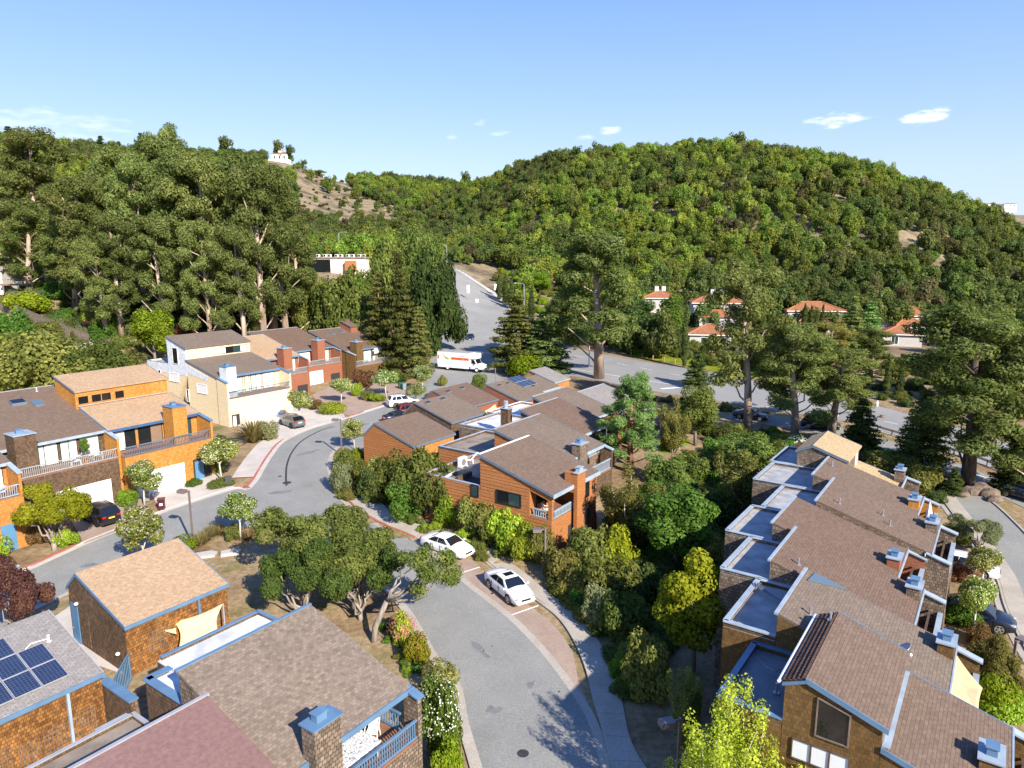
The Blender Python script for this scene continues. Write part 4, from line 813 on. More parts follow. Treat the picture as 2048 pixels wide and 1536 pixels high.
trellis(r, 19.6, 20.7, .2, 1.5, 40.4); trellis(r, 24.0, 24.7, .1, 1.3, 40.4)
r, q = garage('garage in the bottom left corner with dark blue solar panels on a grey roof', 8.0, 15.2, 36.7, 42.4, 2.47, 4.1, 43.9, 2.9, 'wall_shingle_rust', 'roof_grey', 'trim_blue', group=NEAR, rake='trim_grey')
boxp(r, 'downpipe', 'trim_pale_blue', 13.45, 13.58, 36.5, 36.68, zg(13, 37) - .3, 2.35)
for k, (a0_, a1_) in enumerate(((13.8, 14.7), (12.3, 13.25), (11.2, 12.1), (9.9, 10.9))): trellis(r, a0_, a1_, -.3 - .1 * (k % 2), .98 - .15 * (k % 3), 36.7)
for i in range(4):
    for j in range(3):
        if (i, j) in ((3, 2),): continue
        solar_panel(r, 9.1 + i * 1.22 - (j == 2) * .0, 37.25 + j * 1.42, 1.18, 1.38, q)
vent(r, 14.3, 40.2, q(40.2) + .1, .35, 'plastic_white'); boxp(r, 'junction_box', 'plastic_white', 13.55, 13.8, 39.3, 39.55, q(39.4) + .16, q(39.4) + .26); mb = MB(); mb.tube([(14.3, 40.3, q(40.3) + .2), (13.6, 40.45, q(40.4) + .2), (13.2, 40.2, q(40.2) + .2)], .025, 6); mb.build('conduit', 'white_paint', r)
r, zb_, s_ = unit('big brown roofed house in the foreground with a blue balcony', 14.0, 20.8, 20.3, 26.7, 4.85, 6.8, 2.75, .75, 'wall_shingle_grey', 'roof_mottled', 'trim_blue', 'trim_blue', 'trim_blue', rec=1.9, group=NEAR, ridge='trim_blue', rake=None, drop=.2, z0=-1.6, glass=[(16.6, 20.2, 3, [dark, 'glass_teal', dark])], ch=(15.15, 16.45, 1.55, 'wall_shingle_grey', (19.62, 20.35)), bal=.14, oa=.06)
railing(r, (20.55, 20.5), (20.55, 22.0), 2.8, 3.7, 'trim_blue', .16); boxp(r, 'gable_end', 'wall_shingle_brown', 14.02, 14.05, 20.9, 26.6, 0, 4.9)
flat_roof(r, 15.5, 21.1, 26.72, 31.4, 4.95, 'wall_shingle_brown', 'membrane_white', 'trim_blue', .14, -1.6, skip=('b0', 'a0')); flat_roof(r, 14.3, 15.49, 26.72, 30.2, 4.95, 'wall_shingle_brown', 'membrane_white', 'trim_blue', .14, -1.6, skip=('b0', 'a1'), cw=.42)
boxp(r, 'wall_cap', 'trim_blue', 15.5, 20.9, 26.73, 26.98, 5.0, 5.3); boxp(r, 'vent_hood', 'trim_pale_blue', 15.9, 16.35, 27.2, 27.6, 4.96, 5.55); vent(r, 18.6, 27.4, 4.95, .4, 'trim_pale_blue')
r, zb_, s_ = unit('dull red roofed house cut off by the bottom edge of the frame', 7.4, 13.95, 18.3, 24.6, 4.6, 6.5, 2.4, .7, 'wall_shingle_brown', 'roof_red', 'trim_blue', 'trim_blue', 'trim_blue', group=NEAR, ridge='trim_grey', rake=None, drop=.2, z0=-1.6, oa=.02)
flat_roof(r, 7.0, 13.5, 24.62, 29.8, 3.9, 'wall_shingle_brown', 'membrane_tan', 'trim_grey', .16, -1.6, skip=('b0',))
mb = MB(); mb.tube([(10.9, 25.4, 3.9), (10.9, 25.4, 4.35), (10.75, 25.7, 4.6)], .2, 10); mb.build('roof_vent', 'metal_grey', r); mb = MB(); mb.tube([(11.5, 25.3, 3.9), (11.5, 25.3, 4.45)], .09, 8); mb.disc((11.5, 25.3, 4.5), (0, 0, 1), .15, .1); mb.build('roof_vent', 'white_paint', r); boxp(r, 'vent_hood', 'galvanised', 12.6, 13.1, 25.4, 25.75, 3.92, 4.3)
mb = MB(); mb.tube([(11.0, 25.1, 4.0), (11.8, 24.9, 4.0), (12.6, 24.75, 4.02)], .035, 6); mb.build('conduit', 'white_paint', r)

# ------------------------------------------------------------------ the right row, seen from behind and above
RG = 'townhouses in the right row'
def runit(label, a0, a1, b, ch, wall, roof='roof_brown', fl=None, memb='membrane', flz=6.25, d=6.7, inner=None, vents=(), ridge='trim_pale_blue', chw=None, cap='trim_pale_blue'):
    r, q, s_ = unit(label, a0, a1, b, b + d, 5.5, 7.5, 3.55, 1.2, wall, roof, 'trim_pale_blue', cap, 'trim_slate', group=RG, ridge=ridge, rake=None, oa=.0, par=.95, drop=.4, glass=[(a0 + .8, a1 - .8, 3, [white_, dark, dark])],
        ch=(ch, ch + 1.15, .78, chw or wall, (b - .15, b + .52)), wallmatL=inner, z0=min(zg(a0, b), zg(a1, b)) - .8)
    if fl: flat_roof(r, a0, a1, b + d + .02, fl, flz, wall, memb, cap, .2, zg(a0, fl) - .8, skip=('b0',), cw=.27)
    for a, bb in vents: vent(r, a, bb, q(bb) + .12, .4)
    return r, q
g_ = 'wall_shingle_grey'
r, q = runit('second townhouse from the near end of the right row, under a satellite dish', 31.8, 37.44, .62, 35.9, 'wall_shingle_olive', 'roof_brown_grey', 9.8, 'membrane', vents=((33.2, 6.2),), chw='wall_shingle_olive')
mb = MB()
for k in range(3):
    pts = [(36.6 - 1.2 * t, 9.4 - 1.9 * t * t + .14 * k, 6.5 + .04 * math.sin(6 * t) + .1 * (1 - t)) for t in np.linspace(0, 1, 8)]; mb.tube(pts, .035, 6)
mb.build('roof_cable', 'trim_slate', r)
tri = MB(); A = [(36.2, 7.0, q(7.0) + .17), (37.4, 6.9, q(6.9) + .17), (37.4, 5.3, q(5.3) + .17)]; tri.prism(A, [(x, y, z + .06) for x, y, z in A]); tri.build('skylight', 'glass_sky', r)
r, q = runit('third townhouse from the near end of the right row, rust brown roof', 37.5, 43.1, 2.5, 41.4, g_, 'roof_rust_brown', 11.9, 'membrane', vents=((38.6, 8.0),), chw=g_)
r, q = runit('fourth townhouse of the right row with a rusty red chimney', 43.15, 48.85, 3.9, 44.9, g_, 'roof_rust_brown', 13.5, 'membrane', chw='wall_siding_red', inner='wall_siding_red', vents=())
r, q = runit('fifth townhouse of the right row with three vent pipes on a wide brown roof', 48.9, 54.7, 2.6, 52.6, g_, 'roof_brown', 12.9, 'membrane', vents=((50.2, 8.1), (51.6, 5.6), (50.4, 5.0)))
r, q = runit('sixth townhouse of the right row with a bright orange balcony wall', 54.78, 60.5, 4.1, 57.0, g_, 'roof_brown', 15.2, 'membrane', chw='wall_shingle_orange', inner='wall_shingle_orange', vents=((58.5, 10.2),))
# seventh: two-level, pale straw roofs
r = hroot('townhouse', 'straw coloured two-level roof at the far end of the right row', 'townhouse', 60.55, 5.9, RG); z0 = zg(63, 6) - .8
walls(r, [(9.5, z0), (9.5, 7.4), (12.1, 8.25), (13.3, 7.7), (13.3, z0)], 60.55, 66.2, g_); slab(r, 60.55, 66.2, (9.5, 7.4), (12.1, 8.25), 'roof_sand', oa=.08); slab(r, 60.55, 66.2, (13.3, 7.7), (12.12, 8.25), 'roof_sand', oa=.08, ob1=0)
walls(r, [(6.2, z0), (6.2, 5.1), (9.49, 6.0), (9.49, z0)], 60.55, 66.2, g_, 'wall'); slab(r, 60.55, 66.2, (5.9, 5.0), (9.48, 6.0), 'roof_sand', ob1=0, oa=.0); deck_front(r, 60.55, 66.2, 5.9, 5.3, 3.3, 1.2, g_, 'trim_pale_blue', 'trim_pale_blue', 'trim_pale_blue', z0, drop=.35, ch=(64.6, 65.6, .95, g_, (5.75, 6.45)), wings=(0, 1))
window(r, 'b', 64.6, 65.2, 6.2, 7.1, 9.5, 1, 'white_paint', 'blind_white'); flat_roof(r, 60.55, 66.2, 13.32, 15.5, 6.3, g_, 'membrane', 'trim_pale_blue', .18, z0, skip=('b0',))
mb = MB()
for k in range(9): mb.box(66.4 + k * .42, 66.5 + k * .42, 12.6, 15.4, 6.0, 6.14)
mb.box(66.3, 70.0, 12.7, 12.85, 5.85, 6.0); mb.box(66.3, 70.0, 15.1, 15.25, 5.85, 6.0); mb.build('pergola', 'wood_dark', r)
# first: near end, three storeys with a clerestory and a clay tiled rear slope
r = hroot('townhouse', 'nearest townhouse of the right row with a big slanted gable window', 'townhouse', 26.6, -1.65, RG); z0 = zg(27, 0) - 1.2
walls(r, [(2.2, z0), (2.2, 7.0), (4.85, 7.9), (5.65, 7.55), (5.65, z0)], 26.6, 32.6, 'wall_shingle_olive'); slab(r, 26.6, 32.6, (2.2, 7.0), (4.85, 7.9), 'roof_brown', ob0=.22, oa=.08, trim='trim_blue')
slab(r, 26.6, 32.6, (5.65, 7.55), (4.87, 7.9), 'tile_dark', ob0=.1, ob1=0, oa=.08, th=.06, trim='trim_blue')
for k in range(5):
    t0 = k / 5; b_a, b_b = 5.72 - t0 * .85, 5.72 - (t0 + .19) * .85; za, zb = 7.6 + t0 * .37, 7.6 + (t0 + .19) * .37; mb = MB()
    mb.prism([(26.5, b_a, za + .10), (32.7, b_a, za + .10), (32.7, b_b, zb + .05), (26.5, b_b, zb + .05)], [(26.5, b_a, za + .15), (32.7, b_a, za + .15), (32.7, b_b, zb + .08), (26.5, b_b, zb + .08)]); mb.build('tile_course', 'tile_dark', r)
mb = MB(); mb.tube([(26.45, 5.86, 7.62), (32.7, 5.86, 7.62)], .07, 8); mb.build('gutter', 'white_paint', r); vent(r, 31.9, 5.1, 7.95, .35)
walls(r, [(-1.35, z0), (-1.35, 5.08), (2.19, 6.1), (2.19, z0)], 26.6, 32.6, 'wall_shingle_olive', 'wall'); slab(r, 26.6, 32.6, (-1.65, 5.0), (2.19, 6.12), 'roof_brown', ob1=0, oa=.04, trim='trim_blue')
boxp(r, 'flashing', 'trim_pale_blue', 26.62, 32.5, 1.9, 2.18, 6.26, 6.30)
for k in range(6): window(r, 'b', 26.95 + k * .95, 27.75 + k * .95, 6.34, 6.85, 2.2, 1, 'trim_pale_blue', 'glass_sky', .04)
window(r, 'a', 3.3, 4.4, 5.83, 7.08, 26.6, 1, 'wood_grey', 'glass_dark', .05, top1=7.36); window(r, 'a', 3.2, 5.2, 4.55, 5.33, 26.6, 3, 'wood_dark', 'blind_white', .04)
deck_front(r, 26.6, 32.6, -1.65, 5.0, 3.0, 1.25, 'wall_shingle_olive', 'trim_pale_blue', 'trim_slate', 'trim_pale_blue', z0, par=.95, drop=.4, ch=(28.6, 29.8, .85, 'wall_shingle_olive', (-1.5, -.8)))
flat_roof(r, 26.6, 31.75, 5.67, 8.3, 5.7, 'wall_shingle_olive', 'membrane_dark', 'trim_blue', .22, z0, skip=('b0',), cw=.27)
vent(r, 28.6, 6.4, 5.7, .45); mb = MB(); mb.tube([(30.9, 8.0, 5.73), (30.3, 7.3, 5.73), (30.2, 6.9, 5.73), (30.7, 6.6, 5.73), (30.0, 6.2, 5.73), (30.8, 5.9, 5.73)], .012, 5); mb.build('roof_cable', 'galvanised', r)
# ------------------------------------------------------------------ plants: leaf materials and prototype meshes
def leafmat(name, dark, mid, light, trans=.45, hue=.06, nscale=.5):
    m, N, L, b = nmat(name); N.remove(b); out = [n for n in N if n.type == 'OUTPUT_MATERIAL'][0]
    g = N.new('ShaderNodeNewGeometry'); oi = N.new('ShaderNodeObjectInfo'); tc = N.new('ShaderNodeTexCoord')
    n = N.new('ShaderNodeTexNoise'); n.inputs['Scale'].default_value = nscale; n.inputs['Detail'].default_value = 3; L.new(tc.outputs['Object'], n.inputs['Vector'])
    a = N.new('ShaderNodeMath'); a.operation = 'MULTIPLY_ADD'; L.new(g.outputs['Random Per Island'], a.inputs[0]); a.inputs[1].default_value = .55
    c = N.new('ShaderNodeMath'); c.operation = 'MULTIPLY_ADD'; L.new(n.outputs['Fac'], c.inputs[0]); c.inputs[1].default_value = 1.1; c.inputs[2].default_value = -.33; L.new(c.outputs[0], a.inputs[2])
    r = N.new('ShaderNodeValToRGB'); el = r.color_ramp.elements; el[0].position = .12; el[0].color = (*dark, 1); el[1].position = .9; el[1].color = (*light, 1); e = el.new(.5); e.color = (*mid, 1); L.new(a.outputs[0], r.inputs[0])
    hs = N.new('ShaderNodeHueSaturation'); L.new(r.outputs[0], hs.inputs['Color'])
    mh = N.new('ShaderNodeMapRange'); mh.inputs['To Min'].default_value = .5 - hue * .5; mh.inputs['To Max'].default_value = .5 + hue * .5; L.new(oi.outputs['Random'], mh.inputs['Value']); L.new(mh.outputs[0], hs.inputs['Hue'])
    sc = N.new('ShaderNodeMath'); sc.operation = 'MULTIPLY'; L.new(oi.outputs['Random'], sc.inputs[0]); sc.inputs[1].default_value = 7.13; fr = N.new('ShaderNodeMath'); fr.operation = 'FRACT'; L.new(sc.outputs[0], fr.inputs[0])
    mv = N.new('ShaderNodeMapRange'); mv.inputs['To Min'].default_value = .72; mv.inputs['To Max'].default_value = 1.25; L.new(fr.outputs[0], mv.inputs['Value']); L.new(mv.outputs[0], hs.inputs['Value'])
    d = N.new('ShaderNodeBsdfDiffuse'); t = N.new('ShaderNodeBsdfTranslucent'); L.new(hs.outputs[0], d.inputs[0])
    tm = N.new('ShaderNodeMix'); tm.data_type = 'RGBA'; tm.blend_type = 'MULTIPLY'; tm.inputs['Factor'].default_value = 1; L.new(hs.outputs[0], tm.inputs['A']); tm.inputs['B'].default_value = (1.25, 1.25, .6, 1); L.new(tm.outputs['Result'], t.inputs[0])
    mx = N.new('ShaderNodeMixShader'); mx.inputs[0].default_value = trans; L.new(d.outputs[0], mx.inputs[1]); L.new(t.outputs[0], mx.inputs[2]); L.new(mx.outputs[0], out.inputs[0])
    return m
leafmat('leaf_oak', (0.069, 0.098, 0.025), (0.149, 0.186, 0.044), (0.259, 0.282, 0.076)); leafmat('leaf_dark', (0.046, 0.071, 0.023), (0.098, 0.132, 0.039), (0.172, 0.207, 0.064))
leafmat('leaf_olive', (0.106, 0.123, 0.031), (0.213, 0.224, 0.058), (0.358, 0.347, 0.101)); leafmat('leaf_yellow', (.13, .165, .012), (.26, .30, .022), (.42, .43, .045)); leafmat('leaf_lime', (0.134, 0.208, 0.022), (0.296, 0.396, 0.040), (0.512, 0.586, 0.090))
leafmat('leaf_green', (0.066, 0.132, 0.024), (0.138, 0.237, 0.040), (0.237, 0.347, 0.077)); leafmat('leaf_grey', (0.128, 0.150, 0.075), (0.240, 0.262, 0.128), (0.390, 0.398, 0.210)); leafmat('leaf_euca', (.088, .118, .034), (.178, .218, .064), (.31, .33, .12), hue=.03)
leafmat('leaf_pine', (0.080, 0.124, 0.041), (0.180, 0.259, 0.076), (0.360, 0.450, 0.168)); leafmat('leaf_conifer', (.070, .088, .024), (.155, .172, .050), (.26, .26, .085)); leafmat('leaf_cypress', (0.047, 0.065, 0.023), (0.104, 0.133, 0.042), (0.190, 0.216, 0.072), hue=.02)
leafmat('leaf_purple', (0.042, 0.021, 0.021), (0.105, 0.045, 0.042), (0.210, 0.112, 0.075)); leafmat('leaf_standard', (.11, .16, .030), (.24, .30, .055), (.40, .43, .11)); leafmat('leaf_flax', (0.090, 0.085, 0.030), (0.200, 0.180, 0.055), (0.340, 0.290, 0.100)); leafmat('leaf_rust', (0.105, 0.053, 0.030), (0.225, 0.128, 0.060), (0.330, 0.225, 0.105))
leafmat('petal_cream', (.62, .60, .42), (.74, .72, .54), (.82, .80, .66), hue=0); leafmat('petal_white', (.70, .70, .66), (.78, .78, .75), (.84, .84, .80), hue=0); leafmat('petal_pink', (.55, .12, .18), (.66, .20, .24), (.72, .34, .30), hue=0)
leafmat('leaf_forest_dark', (0.069, 0.097, 0.030), (0.135, 0.168, 0.052), (0.228, 0.262, 0.086), hue=.05, nscale=.25); leafmat('leaf_forest_light', (0.117, 0.172, 0.030), (0.241, 0.310, 0.055), (0.400, 0.455, 0.097), hue=.05, nscale=.25); leafmat('leaf_forest_mid', (0.091, 0.127, 0.030), (0.179, 0.228, 0.052), (0.310, 0.352, 0.097), hue=.06, nscale=.25)
leafmat('leaf_forest_brown', (.085, .085, .038), (.15, .14, .066), (.22, .20, .10), hue=.04, nscale=.25)
leafmat('dry_grass', (.16, .12, .05), (.30, .23, .11), (.42, .35, .18), hue=.03)
def bark(name, c0, c1, s=(4, 4, .8)):
    m, N, L, b = nmat(name); b.inputs['Roughness'].default_value = .9; b.inputs['Specular IOR Level'].default_value = .15
    tc = N.new('ShaderNodeTexCoord'); mp = N.new('ShaderNodeMapping'); mp.inputs['Scale'].default_value = s; L.new(tc.outputs['Object'], mp.inputs[0])
    n = N.new('ShaderNodeTexNoise'); n.inputs['Scale'].default_value = 1; n.inputs['Detail'].default_value = 6; L.new(mp.outputs[0], n.inputs['Vector'])
    r = N.new('ShaderNodeValToRGB'); r.color_ramp.elements[0].position = .32; r.color_ramp.elements[0].color = (*c0, 1); r.color_ramp.elements[1].position = .68; r.color_ramp.elements[1].color = (*c1, 1); L.new(n.outputs['Fac'], r.inputs[0]); L.new(r.outputs[0], b.inputs['Base Color'])
    bp = N.new('ShaderNodeBump'); bp.inputs['Strength'].default_value = .6; bp.inputs['Distance'].default_value = .06; L.new(n.outputs['Fac'], bp.inputs['Height']); L.new(bp.outputs[0], b.inputs['Normal'])
bark('bark_grey', (.16, .13, .105), (.36, .31, .26)); bark('bark_euca', (.24, .16, .11), (.55, .45, .37), (1.2, 1.2, .25)); bark('bark_dark', (.055, .042, .034), (.14, .11, .09)); bark('bark_pale', (.36, .32, .27), (.60, .55, .48)); bark('bark_red', (.16, .075, .045), (.33, .18, .12))
def leaf_mesh(name, clumps, n, size, mat, rng, shell=.55, aspect=1.7, up=.25, droop=0.0, flower=None, fn=0, fs=.1, ftop=.0, szvar=.35):
    C = np.array([c[:6] for c in clumps], float); w = np.array([c[3] * c[4] + c[4] * c[5] + c[3] * c[5] for c in C]); w /= w.sum()
    def leaves(n, size, shell, topb):
        k = rng.choice(len(C), n, p=w); d = rng.normal(size=(n, 3)); d[:, 2] += topb; d /= np.linalg.norm(d, axis=1)[:, None]
        r = shell + (1 - shell) * np.sqrt(rng.random(n)); p = C[k, :3] + d * C[k, 3:6] * r[:, None]
        nn = d * 1.0 + rng.normal(size=(n, 3)) * .42 + np.array([0, 0, up]); nn /= np.linalg.norm(nn, axis=1)[:, None]
        t = rng.normal(size=(n, 3)); t[:, 2] -= droop * 3; t -= nn * (t * nn).sum(1)[:, None]; t /= np.linalg.norm(t, axis=1)[:, None] + 1e-9
        s = np.cross(nn, t); L = size * (1 + szvar * rng.normal(size=n)).clip(.4, 2)[:, None] * .5
        return np.stack([p - t * L, p + s * L / aspect, p + t * L, p - s * L / aspect], 1)
    Q = leaves(n, size, shell, 0); mi = np.zeros(n, int)
    if flower: Q = np.concatenate([Q, leaves(fn, fs, .97, ftop)]); mi = np.r_[mi, np.ones(fn, int)]
    return quads(name, Q, [mat] + ([flower] if flower else []), mi)
def quads(name, Q, mats, mi=None):
    V = Q.reshape(-1, 3); n = len(Q); me = bpy.data.meshes.new(name); me.vertices.add(len(V)); me.vertices.foreach_set('co', V.ravel()); me.loops.add(4 * n); me.loops.foreach_set('vertex_index', np.arange(4 * n))
    me.polygons.add(n); me.polygons.foreach_set('loop_start', np.arange(0, 4 * n, 4)); me.polygons.foreach_set('loop_total', np.full(n, 4))
    for m in mats: me.materials.append(M[m])
    if mi is not None and len(mats) > 1: me.polygons.foreach_set('material_index', mi)
    me.update(); return me
def limb_mesh(name, limbs, mat, n=7):
    mb = MB()
    for pts, rad in limbs: mb.tube(pts, rad, n)
    o = mb.build(name, mat, fix=False); me = o.data; bpy.data.objects.remove(o); me.polygons.foreach_set('use_smooth', [True] * len(me.polygons)); return me
def bent(p, q, k, rng, wob=.12):
    p, q = np.array(p, float), np.array(q, float); L = np.linalg.norm(q - p); return [tuple(p + (q - p) * t + rng.normal(size=3) * wob * L * math.sin(math.pi * t) * .6) for t in np.linspace(0, 1, k)]
PROTO = {}
def proto(kind, trunk, crown, hgt_, rad): PROTO.setdefault(kind, []).append((trunk, crown, hgt_, rad))
def remat(me, mat, slot=0): c = me.copy(); c.materials[slot] = M[mat]; return c
def blob(rng, c, R_, n, rr, flat_=1.0):
    """clumps spread over an ellipsoid"""
    out = []
    for _ in range(n):
        d = rng.normal(size=3); d /= np.linalg.norm(d); k = rng.random() ** .45; r = rr * (.75 + .5 * rng.random())
        out.append((c[0] + d[0] * (R_[0] - r * .6) * k, c[1] + d[1] * (R_[1] - r * .6) * k, c[2] + d[2] * (R_[2] - r * .6 * flat_) * k, r, r, r * flat_))
    return out
def make_protos():
    for v in range(3):                                                   # round-headed flowering standards
        rg = np.random.default_rng(10 + v); cl = blob(rg, (0, 0, 2.55), (1.3, 1.3, 1.1), 16, .52)
        cr = leaf_mesh('crown', cl, 6500, .14, 'leaf_standard', rg, .6, 1.7, flower='petal_cream', fn=1500, fs=.10, ftop=.45)
        tr = limb_mesh('trunk', [([(.1, 0, -.2), (.05, .02, .7), (0, 0, 1.6)], [.075, .06, .05]), ([(0, 0, 1.3), (.35, .1, 2.1)], [.045, .02]), ([(0, 0, 1.4), (-.35, -.2, 2.2)], [.045, .02])], 'bark_pale'); proto('standard', tr, cr, 3.6, 1.35)
    for v in range(3):                                                   # spreading live oaks with bare grey limbs
        rg = np.random.default_rng(30 + v); cl = []; limbs = []
        for k in range(9):
            a = 2.4 * k + rg.random() * .8; rr = 1.0 + 1.9 * rg.random(); top = np.array((rr * math.cos(a), rr * math.sin(a), 3.0 + rg.random() * 1.5 - rr * .2))
            limbs.append((bent((0, 0, .5), top * .55 + (0, 0, .5), 4, rg, .18), [.15, .11, .08, .06])); limbs.append((bent(top * .55 + (0, 0, .5), top, 4, rg, .2), [.06, .045, .03, .018]))
            cl += blob(rg, top, (1.3, 1.3, 1.0), 7, .66, .85)
        limbs.append(([(0, 0, -.3), (.05, 0, .3), (0, 0, .8)], [.28, .22, .19])); proto('oak', limb_mesh('trunk', limbs, 'bark_grey'), leaf_mesh('crown', cl, 26000, .165, 'leaf_oak', rg, .5), 5.1, 3.3)
    for v in range(4):                                                   # bushes, unit radius, sitting on the ground
        rg = np.random.default_rng(50 + v); cl = blob(rg, (0, 0, .55), (.95, .95, .62), 20, .33); cl = [c for c in cl if c[2] > .02] + [(0, 0, .45, .62, .62, .45)]
        cr = leaf_mesh('foliage', cl, 7000, .095, 'leaf_oak', rg, .55); tr = limb_mesh('stem', [([(0, 0, -.15), (.1 * math.cos(q), .1 * math.sin(q), .25), (.4 * math.cos(q), .4 * math.sin(q), .7)], [.03, .025, .012]) for q in (0, 2.1, 4.2)], 'bark_dark', 5); proto('bush', tr, cr, 1.25, 1.0)
    for v in range(2):                                                   # clipped, tight round shrubs
        rg = np.random.default_rng(60 + v); cr = leaf_mesh('foliage', [(0, 0, .6, .92, .92, .62)] + blob(rg, (0, 0, .6), (1, 1, .68), 10, .3), 3600, .10, 'leaf_yellow', rg, .8); proto('clipped', limb_mesh('stem', [([(0, 0, -.1), (0, 0, .5)], [.05, .03])], 'bark_dark', 5), cr, 1.25, 1.0)
    for v in range(4):                                                   # tall blue gums
        rg = np.random.default_rng(70 + v); cl = []; lean = rg.normal(size=2) * .9; limbs = [([(0, 0, -.5), (lean[0] * .3, lean[1] * .3, 7), (lean[0], lean[1], 15), (lean[0] * 1.3, lean[1] * 1.3, 23)], [.62, .45, .32, .10])]
        for k in range(20):
            z = 6.5 + 17 * (k / 19) ** .9; a = 2.4 * k + rg.random(); rr = (1.6 + 3.0 * rg.random()) * (1.12 - .45 * (k / 19)); s = (z - 3) / 21; st = np.array((lean[0] * s, lean[1] * s, z - 2.6 - rr * .5)); en = np.array((lean[0] * s + rr * math.cos(a), lean[1] * s + rr * math.sin(a), z))
            limbs.append((bent(st, en, 4, rg, .12), [.17, .12, .08, .04])); cl += blob(rg, en, (2.3, 2.3, 1.7), 6, 1.15, .95)
        cl += blob(rg, (lean[0] * 1.3, lean[1] * 1.3, 23), (2.4, 2.4, 1.8), 7, 1.1); proto('euca', limb_mesh('trunk', limbs, 'bark_euca', 8), leaf_mesh('crown', cl, 36000, .36, 'leaf_euca', rg, .45, 2.2, droop=.4, up=.25), 25.5, 5.2)
    for v in range(2):                                                   # conifers with drooping whorls
        rg = np.random.default_rng(90 + v); Q = []; H_ = 14.0; limbs = [([(0, 0, -.4), (0, 0, 7), (0, 0, H_)], [.30, .18, .03])]; cl = []
        for k in range(19):
            z = 1.3 + (H_ - 1.6) * (k / 18) ** .95; R_ = 3.1 * (1 - (k / 19.5)) ** .85 + .15
            for j in range(10 if k < 14 else 6):
                a = rg.random() * 6.28; L_ = R_ * (.7 + .4 * rg.random())
                if rg.random() < .5: limbs.append(([(0, 0, z), (L_ * .55 * math.cos(a), L_ * .55 * math.sin(a), z - .15 * L_), (L_ * .9 * math.cos(a), L_ * .9 * math.sin(a), z - .05 - .12 * L_)], [.04, .03, .01]))
                for q in (.35, .6, .85): cl.append((L_ * q * math.cos(a), L_ * q * math.sin(a), z - .14 * L_ * q, .34 * L_ ** .5 + .2, .34 * L_ ** .5 + .2, .30))
        proto('conifer', limb_mesh('trunk', limbs, 'bark_red', 5), leaf_mesh('crown', cl, 17000, .36, 'leaf_conifer', rg, .2, 2.2, droop=.25), 14.2, 3.1)
    rg = np.random.default_rng(99); cl = []; limbs = [([(0, 0, -.5), (.2, .1, 4), (.1, 0, 9.5)], [.32, .24, .06])]       # the loose long-needled pine
    for k in range(34):
        z = 1.6 + 8.6 * k / 33; a = 2.4 * k; rr = (2.6 - 1.5 * (k / 33) ** 1.5) * (.45 + .65 * rg.random()); en = np.array((rr * math.cos(a), rr * math.sin(a), z + .5)); limbs.append((bent((.15, .05, z - .7), en, 4, rg, .12), [.09, .07, .05, .02])); cl += blob(rg, en, (1.0, 1.0, .8), 6, .46)
    cl += blob(rg, (.1, 0, 9.9), (1.0, 1.0, .8), 7, .42); proto('pine', limb_mesh('trunk', limbs, 'bark_red', 7), leaf_mesh('crown', cl, 30000, .26, 'leaf_pine', rg, .25, 3.6, up=.5), 10.8, 2.9)
    for v in range(2):
        rg = np.random.default_rng(110 + v); cl = [(rg.normal() * .07, rg.normal() * .07, z, .55 * math.sin(min(1, (z + .5) / 3) * 1.57) * (1 - max(0, z - 3) / 5.6) + .06, .55 * math.sin(min(1, (z + .5) / 3) * 1.57) * (1 - max(0, z - 3) / 5.6) + .06, .55) for z in np.linspace(.3, 8, 17)]
        proto('cypress', limb_mesh('trunk', [([(0, 0, -.3), (0, 0, 2)], [.14, .1])], 'bark_dark', 5), leaf_mesh('crown', cl, 3400, .26, 'leaf_cypress', rg, .75, 2.2, up=.6), 8.5, .6)
    for v in range(3):                                                   # broad-leaved trees with a full oval crown
        rg = np.random.default_rng(120 + v); cl = blob(rg, (0, 0, 4.0), (2.1, 2.1, 2.6), 34, .75); limbs = [([(0, 0, -.3), (.05, 0, 2), (0, 0, 5.2)], [.17, .12, .03])] + [(bent((0, 0, 1.2 + .35 * k), (1.5 * math.cos(2.4 * k), 1.5 * math.sin(2.4 * k), 3 + .35 * k), 4, rg, .1), [.07, .05, .035, .015]) for k in range(7)]
        proto('broad', limb_mesh('trunk', limbs, 'bark_grey', 6), leaf_mesh('crown', cl, 16000, .18, 'leaf_lime', rg, .5, 1.4), 6.6, 2.2)
    for v in range(2):                                                   # birch-like, many upright drooping sprays
        rg = np.random.default_rng(130 + v); cl = []; limbs = []
        for k in range(13):
            a = 2.4 * k; rr = .4 + 1.5 * rg.random(); zt = 4.1 + 2.6 * rg.random() - rr * .5; en = np.array((rr * math.cos(a), rr * math.sin(a), zt)); limbs.append((bent((.12 * math.cos(a), .12 * math.sin(a), -.2), en, 5, rg, .08), [.07, .06, .045, .03, .01]))
            for q in np.linspace(.3, 1.05, 8): p = en * q; cl.append((p[0] + rg.normal() * .16, p[1] + rg.normal() * .16, p[2], .72 * (1.2 - .6 * q), .72 * (1.2 - .6 * q), .6))
        proto('birch', limb_mesh('trunk', limbs, 'bark_pale', 6), leaf_mesh('crown', cl, 26000, .14, 'leaf_olive', rg, .25, 1.6, droop=.4), 6.6, 2.1)
